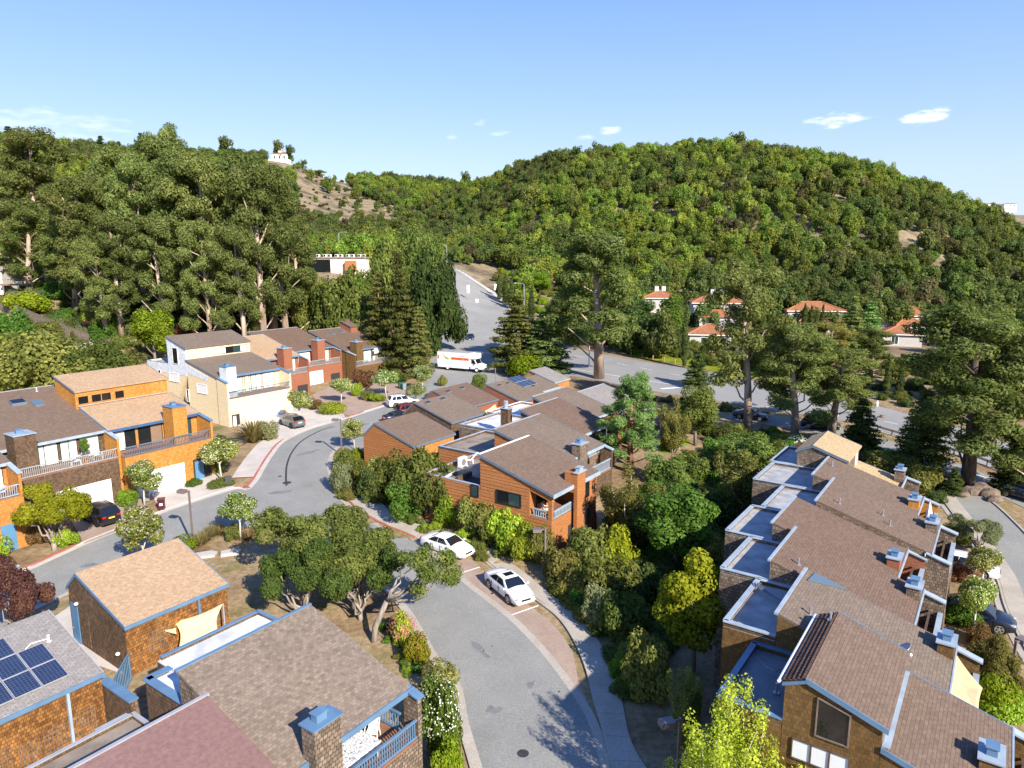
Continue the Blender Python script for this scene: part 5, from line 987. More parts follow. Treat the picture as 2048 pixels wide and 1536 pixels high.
    for v in range(2):                                                   # near birches: very fine leaves on arching sprays
        rg = np.random.default_rng(180 + v); cl = []; limbs = []
        for k in range(26):
            a = 2.4 * k; rr = .3 + 2.0 * rg.random() ** .8; zt = 5.6 + 1.6 * rg.random() - rr * rr * .55; en = np.array((rr * math.cos(a), rr * math.sin(a), zt)); limbs.append((bent((.12 * math.cos(a), .12 * math.sin(a), -.2), en, 5, rg, .08), [.06, .05, .04, .025, .01]))
            for q in np.linspace(.25, 1.08, 8): p = en * q; cl.append((p[0] + rg.normal() * .2, p[1] + rg.normal() * .2, p[2], .62 * (1.25 - .7 * q), .62 * (1.25 - .7 * q), .62))
        proto('birch_near', limb_mesh('trunk', limbs, 'bark_pale', 6), leaf_mesh('crown', cl, 52000, .095, 'leaf_olive', rg, .25, 1.5, droop=.3), 7.0, 2.4)
    for v in range(3):                                                   # great domed oaks whose foliage reaches the ground
        rg = np.random.default_rng(140 + v); cl = [c for c in blob(rg, (0, 0, 3.2), (6.0, 6.0, 4.6), 70, 1.35) if c[2] > .5]; proto('dome', limb_mesh('trunk', [([(0, 0, -.4), (.1, 0, 2), (0, 0, 5)], [.4, .3, .1])], 'bark_dark'), leaf_mesh('crown', cl, 26000, .34, 'leaf_dark', rg, .6, 1.4, up=.35), 7.8, 5.9)
    for v in range(6):                                                   # forest trees seen from afar: crown and stem in one mesh
        rg = np.random.default_rng(150 + v); cl = blob(rg, (0, 0, 4.6), (3.3 + .5 * (v % 3), 3.3 + .5 * (v % 2), 3.1 + 1.0 * (v % 2)), 17 + 3 * v, 1.25); me = leaf_mesh('forest_tree', cl, 2400, .50, 'leaf_forest_dark', rg, .55, 1.3, up=.35); proto('forest', None, me, 8, 3.6)
    rg = np.random.default_rng(170); Q = []
    for k in range(150):                                                 # New Zealand flax: a fountain of sword leaves
        a = rg.random() * 6.28; lean = .25 + .95 * rg.random(); L_ = 1.3 + .8 * rg.random(); d = np.array((math.cos(a), math.sin(a), 0)); s = np.array((-math.sin(a), math.cos(a), 0)) * .045; p0 = d * .1
        p1 = d * (.1 + L_ * .5 * math.sin(lean)) + np.array((0, 0, L_ * .55 * math.cos(lean * .7))); p2 = d * (.1 + L_ * math.sin(lean)) + np.array((0, 0, L_ * .95 * math.cos(lean))); Q.append([p0 - s, p0 + s, p1 + s, p1 - s]); Q.append([p1 - s, p1 + s, p2 + s * .3, p2 - s * .3])
    proto('flax', None, quads('foliage', np.array(Q), ['leaf_flax']), 1.7, 1.3)
    Q = []
    for k in range(260):
        a = rg.random() * 6.28; lean = .15 + 1.1 * rg.random(); L_ = .5 + .5 * rg.random(); d = np.array((math.cos(a), math.sin(a), 0)); s = np.array((-math.sin(a), math.cos(a), 0)) * .022; p0 = d * .25 * rg.random(); p2 = p0 + d * L_ * math.sin(lean) + np.array((0, 0, L_ * math.cos(lean))); Q.append([p0 - s, p0 + s, p2 + s * .3, p2 - s * .3])
    proto('tuft', None, quads('foliage', np.array(Q), ['dry_grass']), .9, .7)
make_protos()
MATV = {}
def vmesh(me, mat, slot=0):
    if me is None or mat is None: return me
    k = (me.name, mat, slot)
    if k not in MATV: MATV[k] = remat(me, mat, slot)
    return MATV[k]
PN = {'bush': ('foliage', 'stem'), 'clipped': ('foliage', 'stem')}
def plant(kind, name, cat, label, pos, h=None, w=None, mat=None, v=None, rz=None, group=None, tmat=None, tilt=(0, 0), sink=0.0, flower=None):
    """pos world (x, y, z); h total height and w full width in metres"""
    L_ = PROTO[kind]; tr, cr, H0, R0 = L_[(v if v is not None else random.randrange(len(L_))) % len(L_)]
    sz = (h / H0) if h else (w / (2 * R0)); sx = (w / (2 * R0)) if w else sz
    o = bpy.data.objects.new(name, None); COL.objects.link(o); o.location = (pos[0], pos[1], pos[2] - sink); o.scale = (sx, sx, sz); o.rotation_euler = (tilt[0], tilt[1], random.random() * 6.28 if rz is None else rz); o.empty_display_size = .3
    tag(o, label, cat, group); cn, tn = PN.get(kind, ('crown' if kind not in ('flax', 'tuft') else 'foliage', 'trunk'))
    c = bpy.data.objects.new(cn, vmesh(vmesh(cr, mat), flower, 1) if flower else vmesh(cr, mat)); COL.objects.link(c); c.parent = o
    if tr: t = bpy.data.objects.new(tn, vmesh(tr, tmat)); COL.objects.link(t); t.parent = o
    return o
def pix(base, top=None, width=None, y=None):
    """ground position under a photo pixel, with height and width in metres read off at that distance"""
    p = at(*base) if y is None else None
    if y is not None:
        u, dy, dz = ray(base[0], base[1]); t = y / dy; p = (t * u, y, gz(t * u, y))
    d = proj(*p)[2]; h = None
    if top is not None:
        u, dy, dz = ray(base[0], top); h = CH + p[1] / dy * dz - p[2]
    return p, h, (width * d / F if width else None)
def pp(kind, name, cat, label, base, top=None, width=None, y=None, **k):
    p, h, w = pix(base, top, width, y); return plant(kind, name, cat, label, p, h, w, **k)
# ------------------------------------------------------------------ planting: street standards
ST = 'cream-flowered round street trees'
for base, top, w, lab in (((483, 1080), 985, 80, 'round cream-flowered tree with a bare pale trunk, alone in the dry island'), ((290, 1150), 1016, 94, 'round cream-flowered tree rising behind the tan garage roof'), ((291, 1015), 926, 78, 'round cream-flowered tree before the white garage door of the orange house'),
        ((441, 962), 876, 78, 'round cream-flowered tree at the corner of the orange house beside the blue entry door'), ((684, 808), 754, 48, 'round cream-flowered tree on the low lime hedge before the red houses'), ((600, 850), 777, 56, 'round cream-flowered tree beside the parked grey crossover'),
        ((771, 795), 739, 56, 'round cream-flowered tree among shrubs in front of the red end houses'), ((845, 783), 732, 42, 'round cream-flowered tree at the end of the left row next to the truck yard'), ((832, 812), 766, 42, 'round cream-flowered tree overhanging the parked white crossover'),
        ((708, 900), 840, 50, 'round cream-flowered tree beside the lap-sided orange garage at the bend'), ((1962, 1180), 1093, 80, 'round cream-flowered tree over the white car by the right lane'), ((1945, 1272), 1152, 84, 'round cream-flowered tree above the dark hatchback in the right lane')):
    pp('standard', 'flowering_tree', 'tree', lab, base, top, w, group=ST)
pp('bush', 'oleander_bush', 'shrub', 'tall white-flowering oleander beside the blue balcony in the foreground', (880, 1505), 1345, 100, flower=None, mat='leaf_green', v=0)
def with_flowers(o, petal, n, rad, hh, size=.11, seed=1, c=(0, 0, .55)):
    rg = np.random.default_rng(seed); d = rg.normal(size=(n, 3)); d[:, 2] = np.abs(d[:, 2]) * .8 - .15; d /= np.linalg.norm(d, axis=1)[:, None]; p = d * np.array((1.0, 1.0, .68)) * (.86 + .17 * rg.random((n, 1))) + np.array(c)
    t = rg.normal(size=(n, 3)); t -= d * (t * d).sum(1)[:, None]; t /= np.linalg.norm(t, axis=1)[:, None]; s = np.cross(d, t); k_ = np.array((1, 1, o.scale[0] / o.scale[2])); t = t * k_; s = s * k_; q = np.stack([p - t * size * .5, p + s * size * .4, p + t * size * .5, p - s * size * .4], 1)
    f_ = bpy.data.objects.new('blossom', quads('blossom', q, [petal])); COL.objects.link(f_); f_.parent = o; f_['kind'] = 'stuff'
with_flowers(bpy.data.objects['oleander_bush'], 'petal_white', 420, 1, 1, .075)
o = pp('bush', 'oleander_bush', 'shrub', 'white oleander bush under the eucalyptus behind the straw roof', (1593, 905), 868, 50, mat='leaf_green'); with_flowers(o, 'petal_white', 500, 1, 1, .10, 2)
o = pp('bush', 'rhododendron_bush', 'shrub', 'pink-flowering shrub at the road edge under the leaning oak', (805, 1290), 1222, 62, mat='leaf_lime'); with_flowers(o, 'petal_pink', 420, 1, 1, .10, 3)
o = pp('bush', 'flowering_shrub', 'shrub', 'low shrub with red and yellow leaves behind the pink-flowering one', (835, 1325), 1262, 55, mat='leaf_yellow'); with_flowers(o, 'petal_pink', 160, 1, 1, .08, 4)
pp('clipped', 'clipped_shrub', 'shrub', 'rounded olive shrub between the white oleander and the pink-flowering shrub', (878, 1385), 1318, 78, mat='leaf_olive')
pp('bush', 'shrub', 'shrub', 'ochre shrub at the bottom edge beside the foreground house', (895, 1575), 1478, 95, mat='leaf_yellow')
# live oaks in the island
OK_ = 'live oaks in the island'
for base, top, w, v, lab, rz, mat in (((650, 1165), 998, 210, 0, 'grey-green live oak reaching toward the lane, farthest of its clump', .4, 'leaf_olive'), ((610, 1235), 1085, 160, 1, 'live oak with bare grey branches right above the lattice fence', 2.0, 'leaf_oak'), ((710, 1220), 1055, 210, 2, 'big live oak in the middle of the clump with yellowish leaves', 1.0, 'leaf_oak'),
        ((722, 1240), 1085, 150, 0, 'live oak next to the leaning one, over a bare brown bank', 3.3, 'leaf_oak')): pp('oak', 'live_oak', 'tree', lab, base, top, w, v=v, rz=rz, group=OK_, mat=mat)
def leaning_oak():
    p, h, w = pix((750, 1283), 1105, 150); rg = np.random.default_rng(5)
    o = thing('live_oak', 'leaning live oak whose grey trunk slants out over the lane', 'tree', p, 0, OK_)
    e = np.array(ray(850, 1150)); t = (p[1] + .3) / e[1]; tip = np.array((t * e[0] - p[0], p[1] + .3 - p[1], CH + t * e[2] - p[2]))
    mid = np.array((.25 * tip[0], .1, .62 * tip[2])); L_ = [([(-.1, 0, -.3), (.05, 0, 1.0), tuple(mid)], [.24, .20, .16])]; cl = []
    for k in range(9):
        a = 2.4 * k; en = tip + np.array((1.9 * math.cos(a) * (.4 + .6 * rg.random()) + .3, 1.7 * math.sin(a) * (.4 + .6 * rg.random()), .5 * rg.normal() + .3)); L_.append((bent(mid, en, 5, rg, .1), [.11, .09, .06, .04, .015])); cl += blob(rg, en, (1.1, 1.1, .75), 4, .55, .8)
    for nm, me in (('trunk', limb_mesh('trunk', L_, 'bark_grey')), ('crown', leaf_mesh('crown', cl, 7600, .15, 'leaf_oak', rg, .35))): c = bpy.data.objects.new(nm, me); COL.objects.link(c); c.parent = o
leaning_oak()
pp('oak', 'plum_tree', 'tree', 'dark purple-leaved plum beside the solar garage', (38, 1275), 1120, 135, v=1, mat='leaf_purple')
pp('oak', 'maple_tree', 'tree', 'small yellow-green maple beside the black SUV', (108, 1100), 972, 150, v=2, mat='leaf_yellow', rz=.3)
def shrubs(rows, name='shrub', cat='shrub'):
    for base, top, w, mat, lab, *kind in rows: pp(kind[0] if kind else 'bush', name, cat, lab, base, top, w, mat=mat)
shrubs([((-2, 1113), 1070, 56, 'leaf_lime', 'clipped lime shrub by the blue front door, cut by the left edge', 'clipped'), ((256, 1012), 978, 46, 'leaf_lime', 'clipped lime ball between the two garage doors of the left row', 'clipped'), ((270, 1032), 1003, 40, 'leaf_grey', 'straggly grey shrub below the clipped lime ball'),
    ((388, 972), 955, 36, 'leaf_green', 'small tuft of green beside the white garage door of the orange house'), ((466, 1078), 1046, 44, 'leaf_olive', 'fine-leaved shrub at the foot of the lone flowering tree'), ((372, 1100), 1068, 52, 'leaf_yellow', 'golden shrub at the foot of the left street lamp', 'clipped'),
    ((80, 1085), 1035, 50, 'leaf_rust', 'pinkish brown shrub at the foot of the yellow-green maple'), ((130, 1092), 1056, 58, 'leaf_lime', 'strappy lime clump at the kerb in front of the maple', 'bush'), ((440, 970), 958, 70, 'leaf_olive', 'low planting strip below the corner flowering tree'), ((430, 945), 900, 60, 'leaf_olive', 'shrub along the side of the orange house, before the cream house'),
    ((440, 905), 868, 70, 'leaf_dark', 'dark shrubs along the driveway side of the cream house'), ((535, 880), 838, 60, 'leaf_grey', 'grey-green round shrub to the right of the spiky flax'), ((628, 818), 796, 40, 'leaf_rust', 'rust-leaved shrub at the red house drive'), ((665, 826), 805, 64, 'leaf_lime', 'low lime hedge below the flowering tree of the red houses', 'clipped'),
    ((713, 792), 765, 26, 'leaf_lime', 'clipped lime ball beside the grey trash bins', 'clipped'), ((735, 800), 780, 36, 'leaf_oak', 'dark cushion shrub right of the clipped lime ball'), ((753, 803), 785, 40, 'leaf_lime', 'small lime cushion at the kerb before the end houses'), ((725, 775), 735, 60, 'leaf_rust', 'reddish tall shrub climbing in front of the grey-shingled house'), ((790, 765), 735, 60, 'leaf_oak', 'dark shrub at the foot of the end house'), ((868, 800), 780, 40, 'leaf_olive', 'loose shrub at the corner of the truck yard'),
    ((885, 772), 748, 22, 'leaf_olive', 'tiny shrub in the middle of the truck yard'), ((958, 790), 745, 48, 'leaf_oak', 'round bush behind the garage vents beside the sign post'), ((1045, 752), 698, 96, 'leaf_yellow', 'bright yellow-green bush under the tall spruce at the boulevard corner')])
shrubs([((690, 945), 895, 50, 'leaf_olive', 'ochre shrub at the inside of the street bend, next to the second lamp'), ((686, 985), 920, 56, 'leaf_grey', 'dry grey-green shrub on the bend, left end of the hedge'), ((716, 930), 893, 50, 'leaf_yellow', 'yellowish shrub below the lap-sided orange garage'), ((722, 985), 915, 60, 'leaf_oak', 'dark shrub with creamy blossom in the hedge at the bend'), ((740, 1005), 935, 60, 'leaf_dark', 'dark low shrub behind the red kerb')])
o = pp('bush', 'shrub', 'shrub', 'white-blossomed shrub inside the hedge at the bend', (738, 985), 940, 46, mat='leaf_green'); with_flowers(o, 'petal_white', 260, 1, 1, .13, 8)
HB = 'big bushes before the burnt orange house'
for base, top, w, mat, lab in (((790, 1000), 898, 120, 'leaf_oak', 'big domed green bush, left one of the three before the flat roof'), ((845, 1010), 884, 130, 'leaf_oak', 'big domed green bush, middle and tallest of the three before the flat roof'), ((880, 1030), 925, 110, 'leaf_oak', 'big domed green bush, right one of the three touching the burnt orange wall'), ((815, 1030), 950, 110, 'leaf_green', 'green bush at the pavement below the three domed ones'), ((762, 980), 905, 80, 'leaf_olive', 'olive bush between the bend hedge and the domed bushes')):
    pp('bush', 'big_bush', 'shrub', lab, base, top, w, mat=mat, group=HB)
HE = 'hedge shrubs along the lane'
for i, (x, y, t, w, mat) in enumerate(((905, 1048, 985, 80, 'leaf_lime'), (950, 1068, 988, 90, 'leaf_olive'), (985, 1085, 1000, 90, 'leaf_olive'), (1015, 1100, 1015, 90, 'leaf_lime'), (1050, 1118, 1035, 90, 'leaf_lime'), (1080, 1125, 1040, 70, 'leaf_olive'), (1045, 1070, 992, 90, 'leaf_oak'), (1100, 1075, 1015, 80, 'leaf_oak'))):
    pp('bush', 'hedge_shrub', 'shrub', ['first', 'second', 'third', 'fourth', 'fifth', 'sixth'][i] + ' shrub from the left in the loose hedge below the burnt orange house' if i < 6 else ('dark shrub behind the hedge at the foot of the burnt orange wall' if i == 6 else 'dark shrub under the corner balcony of the burnt orange house'), (x, y), t, w, mat=mat, group=HE)
pp('bush', 'creeper', 'plant', 'rust red creeper on the right corner of the burnt orange house', (1184, 1075), 985, 26, mat='leaf_rust')
MX = 'mixed shrubs right of the lane'
for x, y, t, w, mat, lab in ((1125, 1165, 1085, 90, 'leaf_olive', 'olive shrub beside the box-headed lamp at the pavement'), (1140, 1160, 1108, 56, 'leaf_green', 'small fresh green shrub, brightest in the pavement thicket'), (1185, 1150, 1045, 130, 'leaf_olive', 'broad yellow-tipped shrub at the right of the box-headed lamp'), (1235, 1145, 1040, 100, 'leaf_yellow', 'tall golden shrub in front of the burnt orange house'),
        (1215, 1215, 1110, 140, 'leaf_oak', 'wide olive-brown shrub in the middle of the pavement thicket'), (1195, 1260, 1165, 80, 'leaf_grey', 'feathery grey shrub at the pavement edge'), (1150, 1195, 1130, 80, 'leaf_olive', 'low shrub on the pavement side of the thicket'), (1240, 1280, 1180, 110, 'leaf_oak', 'dark shrub above the feathery grey one'), (1285, 1215, 1120, 110, 'leaf_dark', 'dark shrub between the thicket and the bright green tree'), (1290, 1395, 1262, 120, 'leaf_olive', 'loose yellow-green bush casting a spiky shadow on the pavement'),
        (1235, 1060, 1000, 70, 'leaf_dark', 'dark bush right of the burnt orange house'), (1335, 970, 905, 100, 'leaf_oak', 'dark green bush right of the pine'), (1385, 960, 905, 90, 'leaf_oak', 'bush behind the lawn between the pine and the green trees'), (1440, 935, 870, 90, 'leaf_green', 'green bush left of the trees by the right row'), (1340, 1040, 960, 100, 'leaf_dark', 'shaded bush under the bright green tree'), (1420, 1060, 975, 110, 'leaf_dark', 'shaded bush in the hollow behind the right row'), (1455, 1130, 1060, 90, 'leaf_dark', 'shaded bush beside the folded aqua umbrella'), (1330, 895, 868, 34, 'leaf_yellow', 'lime shrub on the little lawn right of the pine')):
    pp('bush', 'shrub', 'shrub', lab, (x, y), t, w, mat=mat, group=MX)
for kind, base, top, w, mat, lab, v in (('broad', (1350, 1150), 970, 165, 'leaf_green', 'bright green oval tree between the burnt orange house and the right row', 0), ('broad', (1385, 1345), 1110, 165, 'leaf_yellow', 'yellow-green maple beside the flat roofs of the right row', 1), ('broad', (1495, 975), 855, 120, 'leaf_oak', 'round green tree at the head of the right row courtyards', 2), ('birch', (1482, 1055), 908, 125, 'leaf_olive', 'weeping olive-green birch left of the flat roofs', 0), ('broad', (1556, 1015), 935, 85, 'leaf_dark', 'dark dense little tree against the far flat roofs', 1),
        ('birch', (1262, 1105), 935, 130, 'leaf_olive', 'feathery grey-green tree at the right corner of the burnt orange house', 1), ('birch', (1425, 1180), 1075, 105, 'leaf_olive', 'thin yellowish birch behind the maple', 0), ('birch', (1372, 1520), 1345, 90, 'leaf_olive', 'slender birch by the right foreground lamp', 0), ('pine', (1262, 945), 755, 135, None, 'loose long-needled pine between the middle cluster and the lawn', 0), ('broad', (1390, 890), 770, 100, 'leaf_oak', 'dense green tree right of the pine', 0), ('birch', (1345, 905), 798, 70, 'leaf_olive', 'weeping willow-like tree next to the last middle house', 1),
        ('broad', (312, 735), 605, 88, 'leaf_yellow', 'yellow-flowering tree at the corner behind the cream house', 2), ('broad', (1080, 590), 543, 54, 'leaf_lime', 'rounded lime-green tree beyond the cypresses by the hill road', 0), ('oak', (1985, 1400), 1285, 110, 'leaf_olive', 'young sparse tree beside the lamp of the right lane', 1), ('oak', (1955, 1100), 1030, 90, 'leaf_grey', 'thin shaded tree at the kerb of the right lane', 0), ('bush', (1915, 1085), 1045, 70, 'leaf_olive', 'yellowish shrub before the right lane, below the shaded tree', 1)):
    pp(kind, {'birch': 'birch_tree', 'pine': 'pine_tree', 'bush': 'shrub'}.get(kind, 'leafy_tree'), 'shrub' if kind == 'bush' else 'tree', lab, base, top, w, mat=mat, v=v)
plant('birch_near', 'birch_tree', 'tree', 'large yellow-green birch at the bottom edge before the nearest right house', (8.9, 25.1, gz(8.9, 25.1)), 7.6, 5.2, mat='leaf_lime', v=1)
plant('birch_near', 'birch_tree', 'tree', 'lower yellow-green birch at the bottom edge, in front of the larger one', (9.6, 23.2, gz(9.6, 23.2)), 5.6, 4.4, mat='leaf_olive', v=0)
for base, top, w, mat, lab in (((1985, 1430), 1340, 90, 'leaf_yellow', 'golden clipped shrub at the right edge, upper one'), ((2000, 1440), 1380, 100, 'leaf_lime', 'lime clipped shrub at the right edge, lower one'), ((2040, 1425), 1372, 50, 'leaf_green', 'green shrub cut by the right edge'), ((1920, 1250), 1195, 80, 'leaf_green', 'green shrubs below the flowering trees of the right lane'), ((1955, 1290), 1245, 70, 'leaf_rust', 'brownish shrub beside the dark hatchback'), ((1920, 1160), 1125, 70, 'leaf_rust', 'brown shrub beside the white car'), ((1835, 985), 925, 90, 'leaf_olive', 'olive bushes beyond the straw roof'), ((1780, 950), 900, 120, 'leaf_olive', 'low bushes between the straw roof and the boulevard'), ((1860, 975), 935, 40, 'leaf_dark', 'dark bush under the balcony beam at the end of the right row')):
    pp('clipped' if 'clipped' in lab else 'bush', 'shrub', 'shrub', lab, base, top, w, mat=mat)
pp('flax', 'flax_plant', 'plant', 'spiky golden flax clump at the corner of the cream house drive', (507, 886), 838, 72)
for k, (x, y) in enumerate(((425, 1072), (410, 1083), (440, 1068), (400, 1090), (520, 1070), (495, 1078))):
    if k < 6: pp('tuft', 'grass_tuft', 'grass', 'dry straw-coloured grass tuft along the street-side edge of the island', (x, y), None, 40, group='dry grass tufts')
# ------------------------------------------------------------------ left garden slope
shrubs([((75, 800), 655, 240, 'leaf_olive', 'broad olive-green bush at the left edge behind the brown townhouse', 'dome'), ((190, 800), 680, 150, 'leaf_oak', 'olive bush right of the broad one', 'dome'), ((0, 790), 720, 110, 'leaf_yellow', 'yellow-green bush cut by the left edge'), ((22, 690), 612, 100, 'leaf_green', 'blue-green bush below the garden fence at the left edge'), ((95, 680), 640, 90, 'leaf_olive', 'fine-leaved bush against the garden fence'), ((55, 628), 578, 100, 'leaf_yellow', 'vivid yellow bush in the hillside garden'), ((178, 660), 605, 30, 'leaf_lime', 'lime sapling in the vegetable garden'),
    ((225, 680), 620, 70, 'leaf_green', 'green bush left of the yellow-flowering tree'), ((205, 690), 645, 60, 'leaf_green', 'lower green bush in the hillside garden'), ((110, 600), 560, 70, 'leaf_green', 'green bush beside the raised deck'), ((145, 600), 570, 60, 'leaf_green', 'green bush next to the garden shed'), ((240, 760), 690, 110, 'leaf_olive', 'olive bush in front of the yellow-flowering tree')])
o = pp('bush', 'flowering_shrub', 'shrub', 'white-flowering bush on the slope behind the orange townhouse', (192, 770), 676, 80, mat='leaf_olive'); with_flowers(o, 'petal_white', 420, 1, 1, .1, 11)
for base, top, w, mat, lab in (((458, 655), 600, 120, 'leaf_oak', 'domed dark green bush in front of the gum trunks'), ((375, 690), 640, 70, 'leaf_rust', 'rusty bush behind the cream house'), ((520, 640), 600, 90, 'leaf_oak', 'green bush at the right of the gum trunks'), ((610, 640), 570, 110, 'leaf_oak', 'green bush behind the red houses'), ((585, 640), 590, 80, 'leaf_olive', 'olive bush behind the tan roof')): pp('bush', 'big_bush', 'shrub', lab, base, top, w, mat=mat)
# ------------------------------------------------------------------ gums, conifers, cypresses
GUM = 'gum trees of the left grove'; gl = 'tall gum tree in the dense grove behind the left row'
for i, (x, b, t, w, y) in enumerate(((95, 520, 248, 150, 175), (20, 560, 330, 120, 168), (180, 640, 335, 130, 136), (232, 640, 335, 120, 142), (297, 638, 300, 130, 140), (270, 620, 285, 130, 158), (345, 620, 268, 150, 155), (350, 600, 246, 110, 176), (378, 650, 292, 140, 140), (402, 640, 300, 120, 146), (437, 655, 290, 150, 138), (470, 640, 300, 130, 150), (510, 640, 296, 140, 140), (527, 655, 310, 140, 132), (548, 640, 318, 140, 146), (572, 640, 375, 130, 140), (590, 640, 430, 100, 150), (330, 655, 420, 110, 130), (240, 640, 420, 110, 128), (150, 600, 400, 120, 145), (60, 600, 395, 120, 150), (420, 660, 430, 100, 128), (490, 660, 440, 110, 128), (210, 640, 470, 90, 126), (120, 560, 420, 110, 160))):
    lab = {0: 'tall gum tree at the left with a forked pale trunk, standing apart from the grove', 1: 'gum tree at the left edge of the grove, cut by the frame', 7: 'gum whose thin top rises highest above the grove', 16: 'gum tree at the right end of the grove, beside the white building'}.get(i, gl)
    pp('euca', 'gum_tree', 'tree', lab, (x, b), t, w, y=y, group=GUM, v=i)
for x, b, t, w, lab, v, mat in ((1198, 757, 452, 190, 'tall gum with a pale straight trunk on the boulevard verge behind the middle cluster', 1, 'leaf_euca'), (1496, 855, 515, 160, 'tall gum with a pinkish trunk left of the parked cars', 3, 'leaf_euca'), (1590, 872, 645, 150, 'multi-trunked gum behind the straw roof', 0, 'leaf_euca'), (1662, 868, 690, 150, 'gum with a slanting grey trunk right of the multi-trunked one', 2, 'leaf_euca'), (1935, 978, 600, 250, 'massive old gum with a thick dark trunk by the right boulevard', 3, 'leaf_euca'), (2045, 990, 640, 200, 'gum at the right edge, cut by the frame', 1, 'leaf_euca'), (1740, 760, 655, 90, 'gum beyond the boulevard in front of the clay tiled houses', 0, 'leaf_euca'), (1660, 770, 640, 100, 'flat-topped gum before the row of cypresses', 2, 'leaf_olive')):
    pp('euca', 'gum_tree', 'tree', lab, (x, b), t, w, v=v, mat=mat, group='gum trees along the boulevard', tmat='bark_dark' if 'massive' in lab else None)
CON = 'conifers'
for x, b, t, w, lab, mat, y in ((1032, 742, 585, 130, 'airy spruce with visible trunk at the boulevard corner, left of two', None, None), (1088, 745, 622, 125, 'darker spruce at the boulevard corner, right of two', 'leaf_pine', None), (802, 715, 498, 92, 'tall golden-green redwood beside the end of the left row', None, 128), (760, 690, 540, 80, 'shorter redwood left of the tall golden one', None, 132), (838, 715, 610, 64, 'redwood standing close to the truck yard', None, 126), (722, 690, 545, 60, 'narrow green conifer before the white building', 'leaf_green', 140), (1840, 935, 778, 120, 'dark broad conifer between the carriageways right of the straw roof', 'leaf_dark', None), (1718, 905, 795, 90, 'dark bushy conifer right of the slanting gum', 'leaf_dark', None), (2022, 985, 870, 90, 'dark conifer at the right edge by the boulders', 'leaf_dark', None), (1392, 775, 700, 60, 'shaded conifer on the median', 'leaf_dark', None), (1700, 700, 590, 70, 'blue-green conifer beside the clay tiled houses', 'leaf_pine', 150), (1735, 700, 600, 70, 'second blue-green conifer, nearer the right clay tiled house', 'leaf_pine', 150), (1905, 990, 935, 46, 'little dark tree before the massive gum', 'leaf_dark', None), (1870, 975, 915, 50, 'little dark tree left of the massive gum', 'leaf_dark', None)):
    pp('conifer', 'conifer', 'tree', lab, (x, b), t, w, y=y, mat=mat, group=CON)
for x, b, t, w, lab, y in ((868, 665, 505, 135, 'huge dark spreading oak beside the hill road', 150), (700, 640, 530, 150, 'dark round oak below the white building', 142), (640, 630, 545, 110, 'dark oak left of the white building', 145), (780, 620, 470, 120, 'dark oak behind the redwoods', 165), (845, 560, 450, 110, 'dark oak at the brow of the hill road', 185)): pp('dome', 'dark_oak', 'tree', lab, (x, b), t, w, y=y, mat=None if x == 868 else 'leaf_oak')
for x, b, t, w, lab, mat in ((1260, 690, 590, 110, 'dark bushy tree behind the pale-trunked gum', 'leaf_dark'), (1345, 690, 590, 80, 'bright green tree before the leftmost clay tiled houses', 'leaf_green'), (1310, 700, 640, 90, 'green tree beside the cypress on the verge', 'leaf_oak'), (1130, 660, 590, 90, 'dark tree on the far verge left of the tall gum', 'leaf_dark'), (1885, 800, 690, 110, 'dark tree on the far verge right of the tiled house', 'leaf_dark'), (1900, 800, 700, 120, 'dark tree behind the massive gum', 'leaf_oak'), (1550, 720, 640, 110, 'olive tree beyond the boulevard behind the pinkish gum', 'leaf_olive'), (1790, 770, 715, 50, 'small tree against the pale house wall', 'leaf_oak'), (2010, 820, 690, 130, 'dark tree beyond the boulevard at the right edge', 'leaf_dark'), (1960, 760, 660, 100, 'green tree beyond the boulevard near the right edge', 'leaf_lime'), (1150, 700, 630, 80, 'dark tree on the verge beside the hill road pavement', 'leaf_dark')):
    pp('broad', 'leafy_tree', 'tree', lab, (x, b), t, w, mat=mat, group='trees across the boulevard')
for i, (x, b, t) in enumerate(((999, 600, 537), (1012, 608, 544), (1063, 640, 572), (1023, 618, 552), (1368, 735, 592), (1588, 680, 618), (1605, 682, 606), (1618, 682, 610), (1631, 682, 618), (1641, 682, 608), (1772, 792, 705), (1798, 795, 708), (1560, 690, 640), (1893, 650, 618))):
    lab = 'tall cypress in the even row before the clay tiled houses' if 5 <= i <= 9 else ['slim cypress at the hill road, farthest of its row', 'slim cypress at the hill road, second farthest', 'slim cypress right of the street lamp on the hill road', 'slim cypress at the hill road, just left of the street lamp', 'tall cypress on the verge across the boulevard, by the tiled house gate', 0, 0, 0, 0, 0, 'cypress left of the fire hydrant verge, left of two', 'cypress above the fire hydrant verge, right of two', 'lone cypress left of the even cypress row', 'small dark cypress right of the right tiled house'][i]
    pp('cypress', 'cypress', 'tree', lab, (x, b), t, 15, group='cypresses')
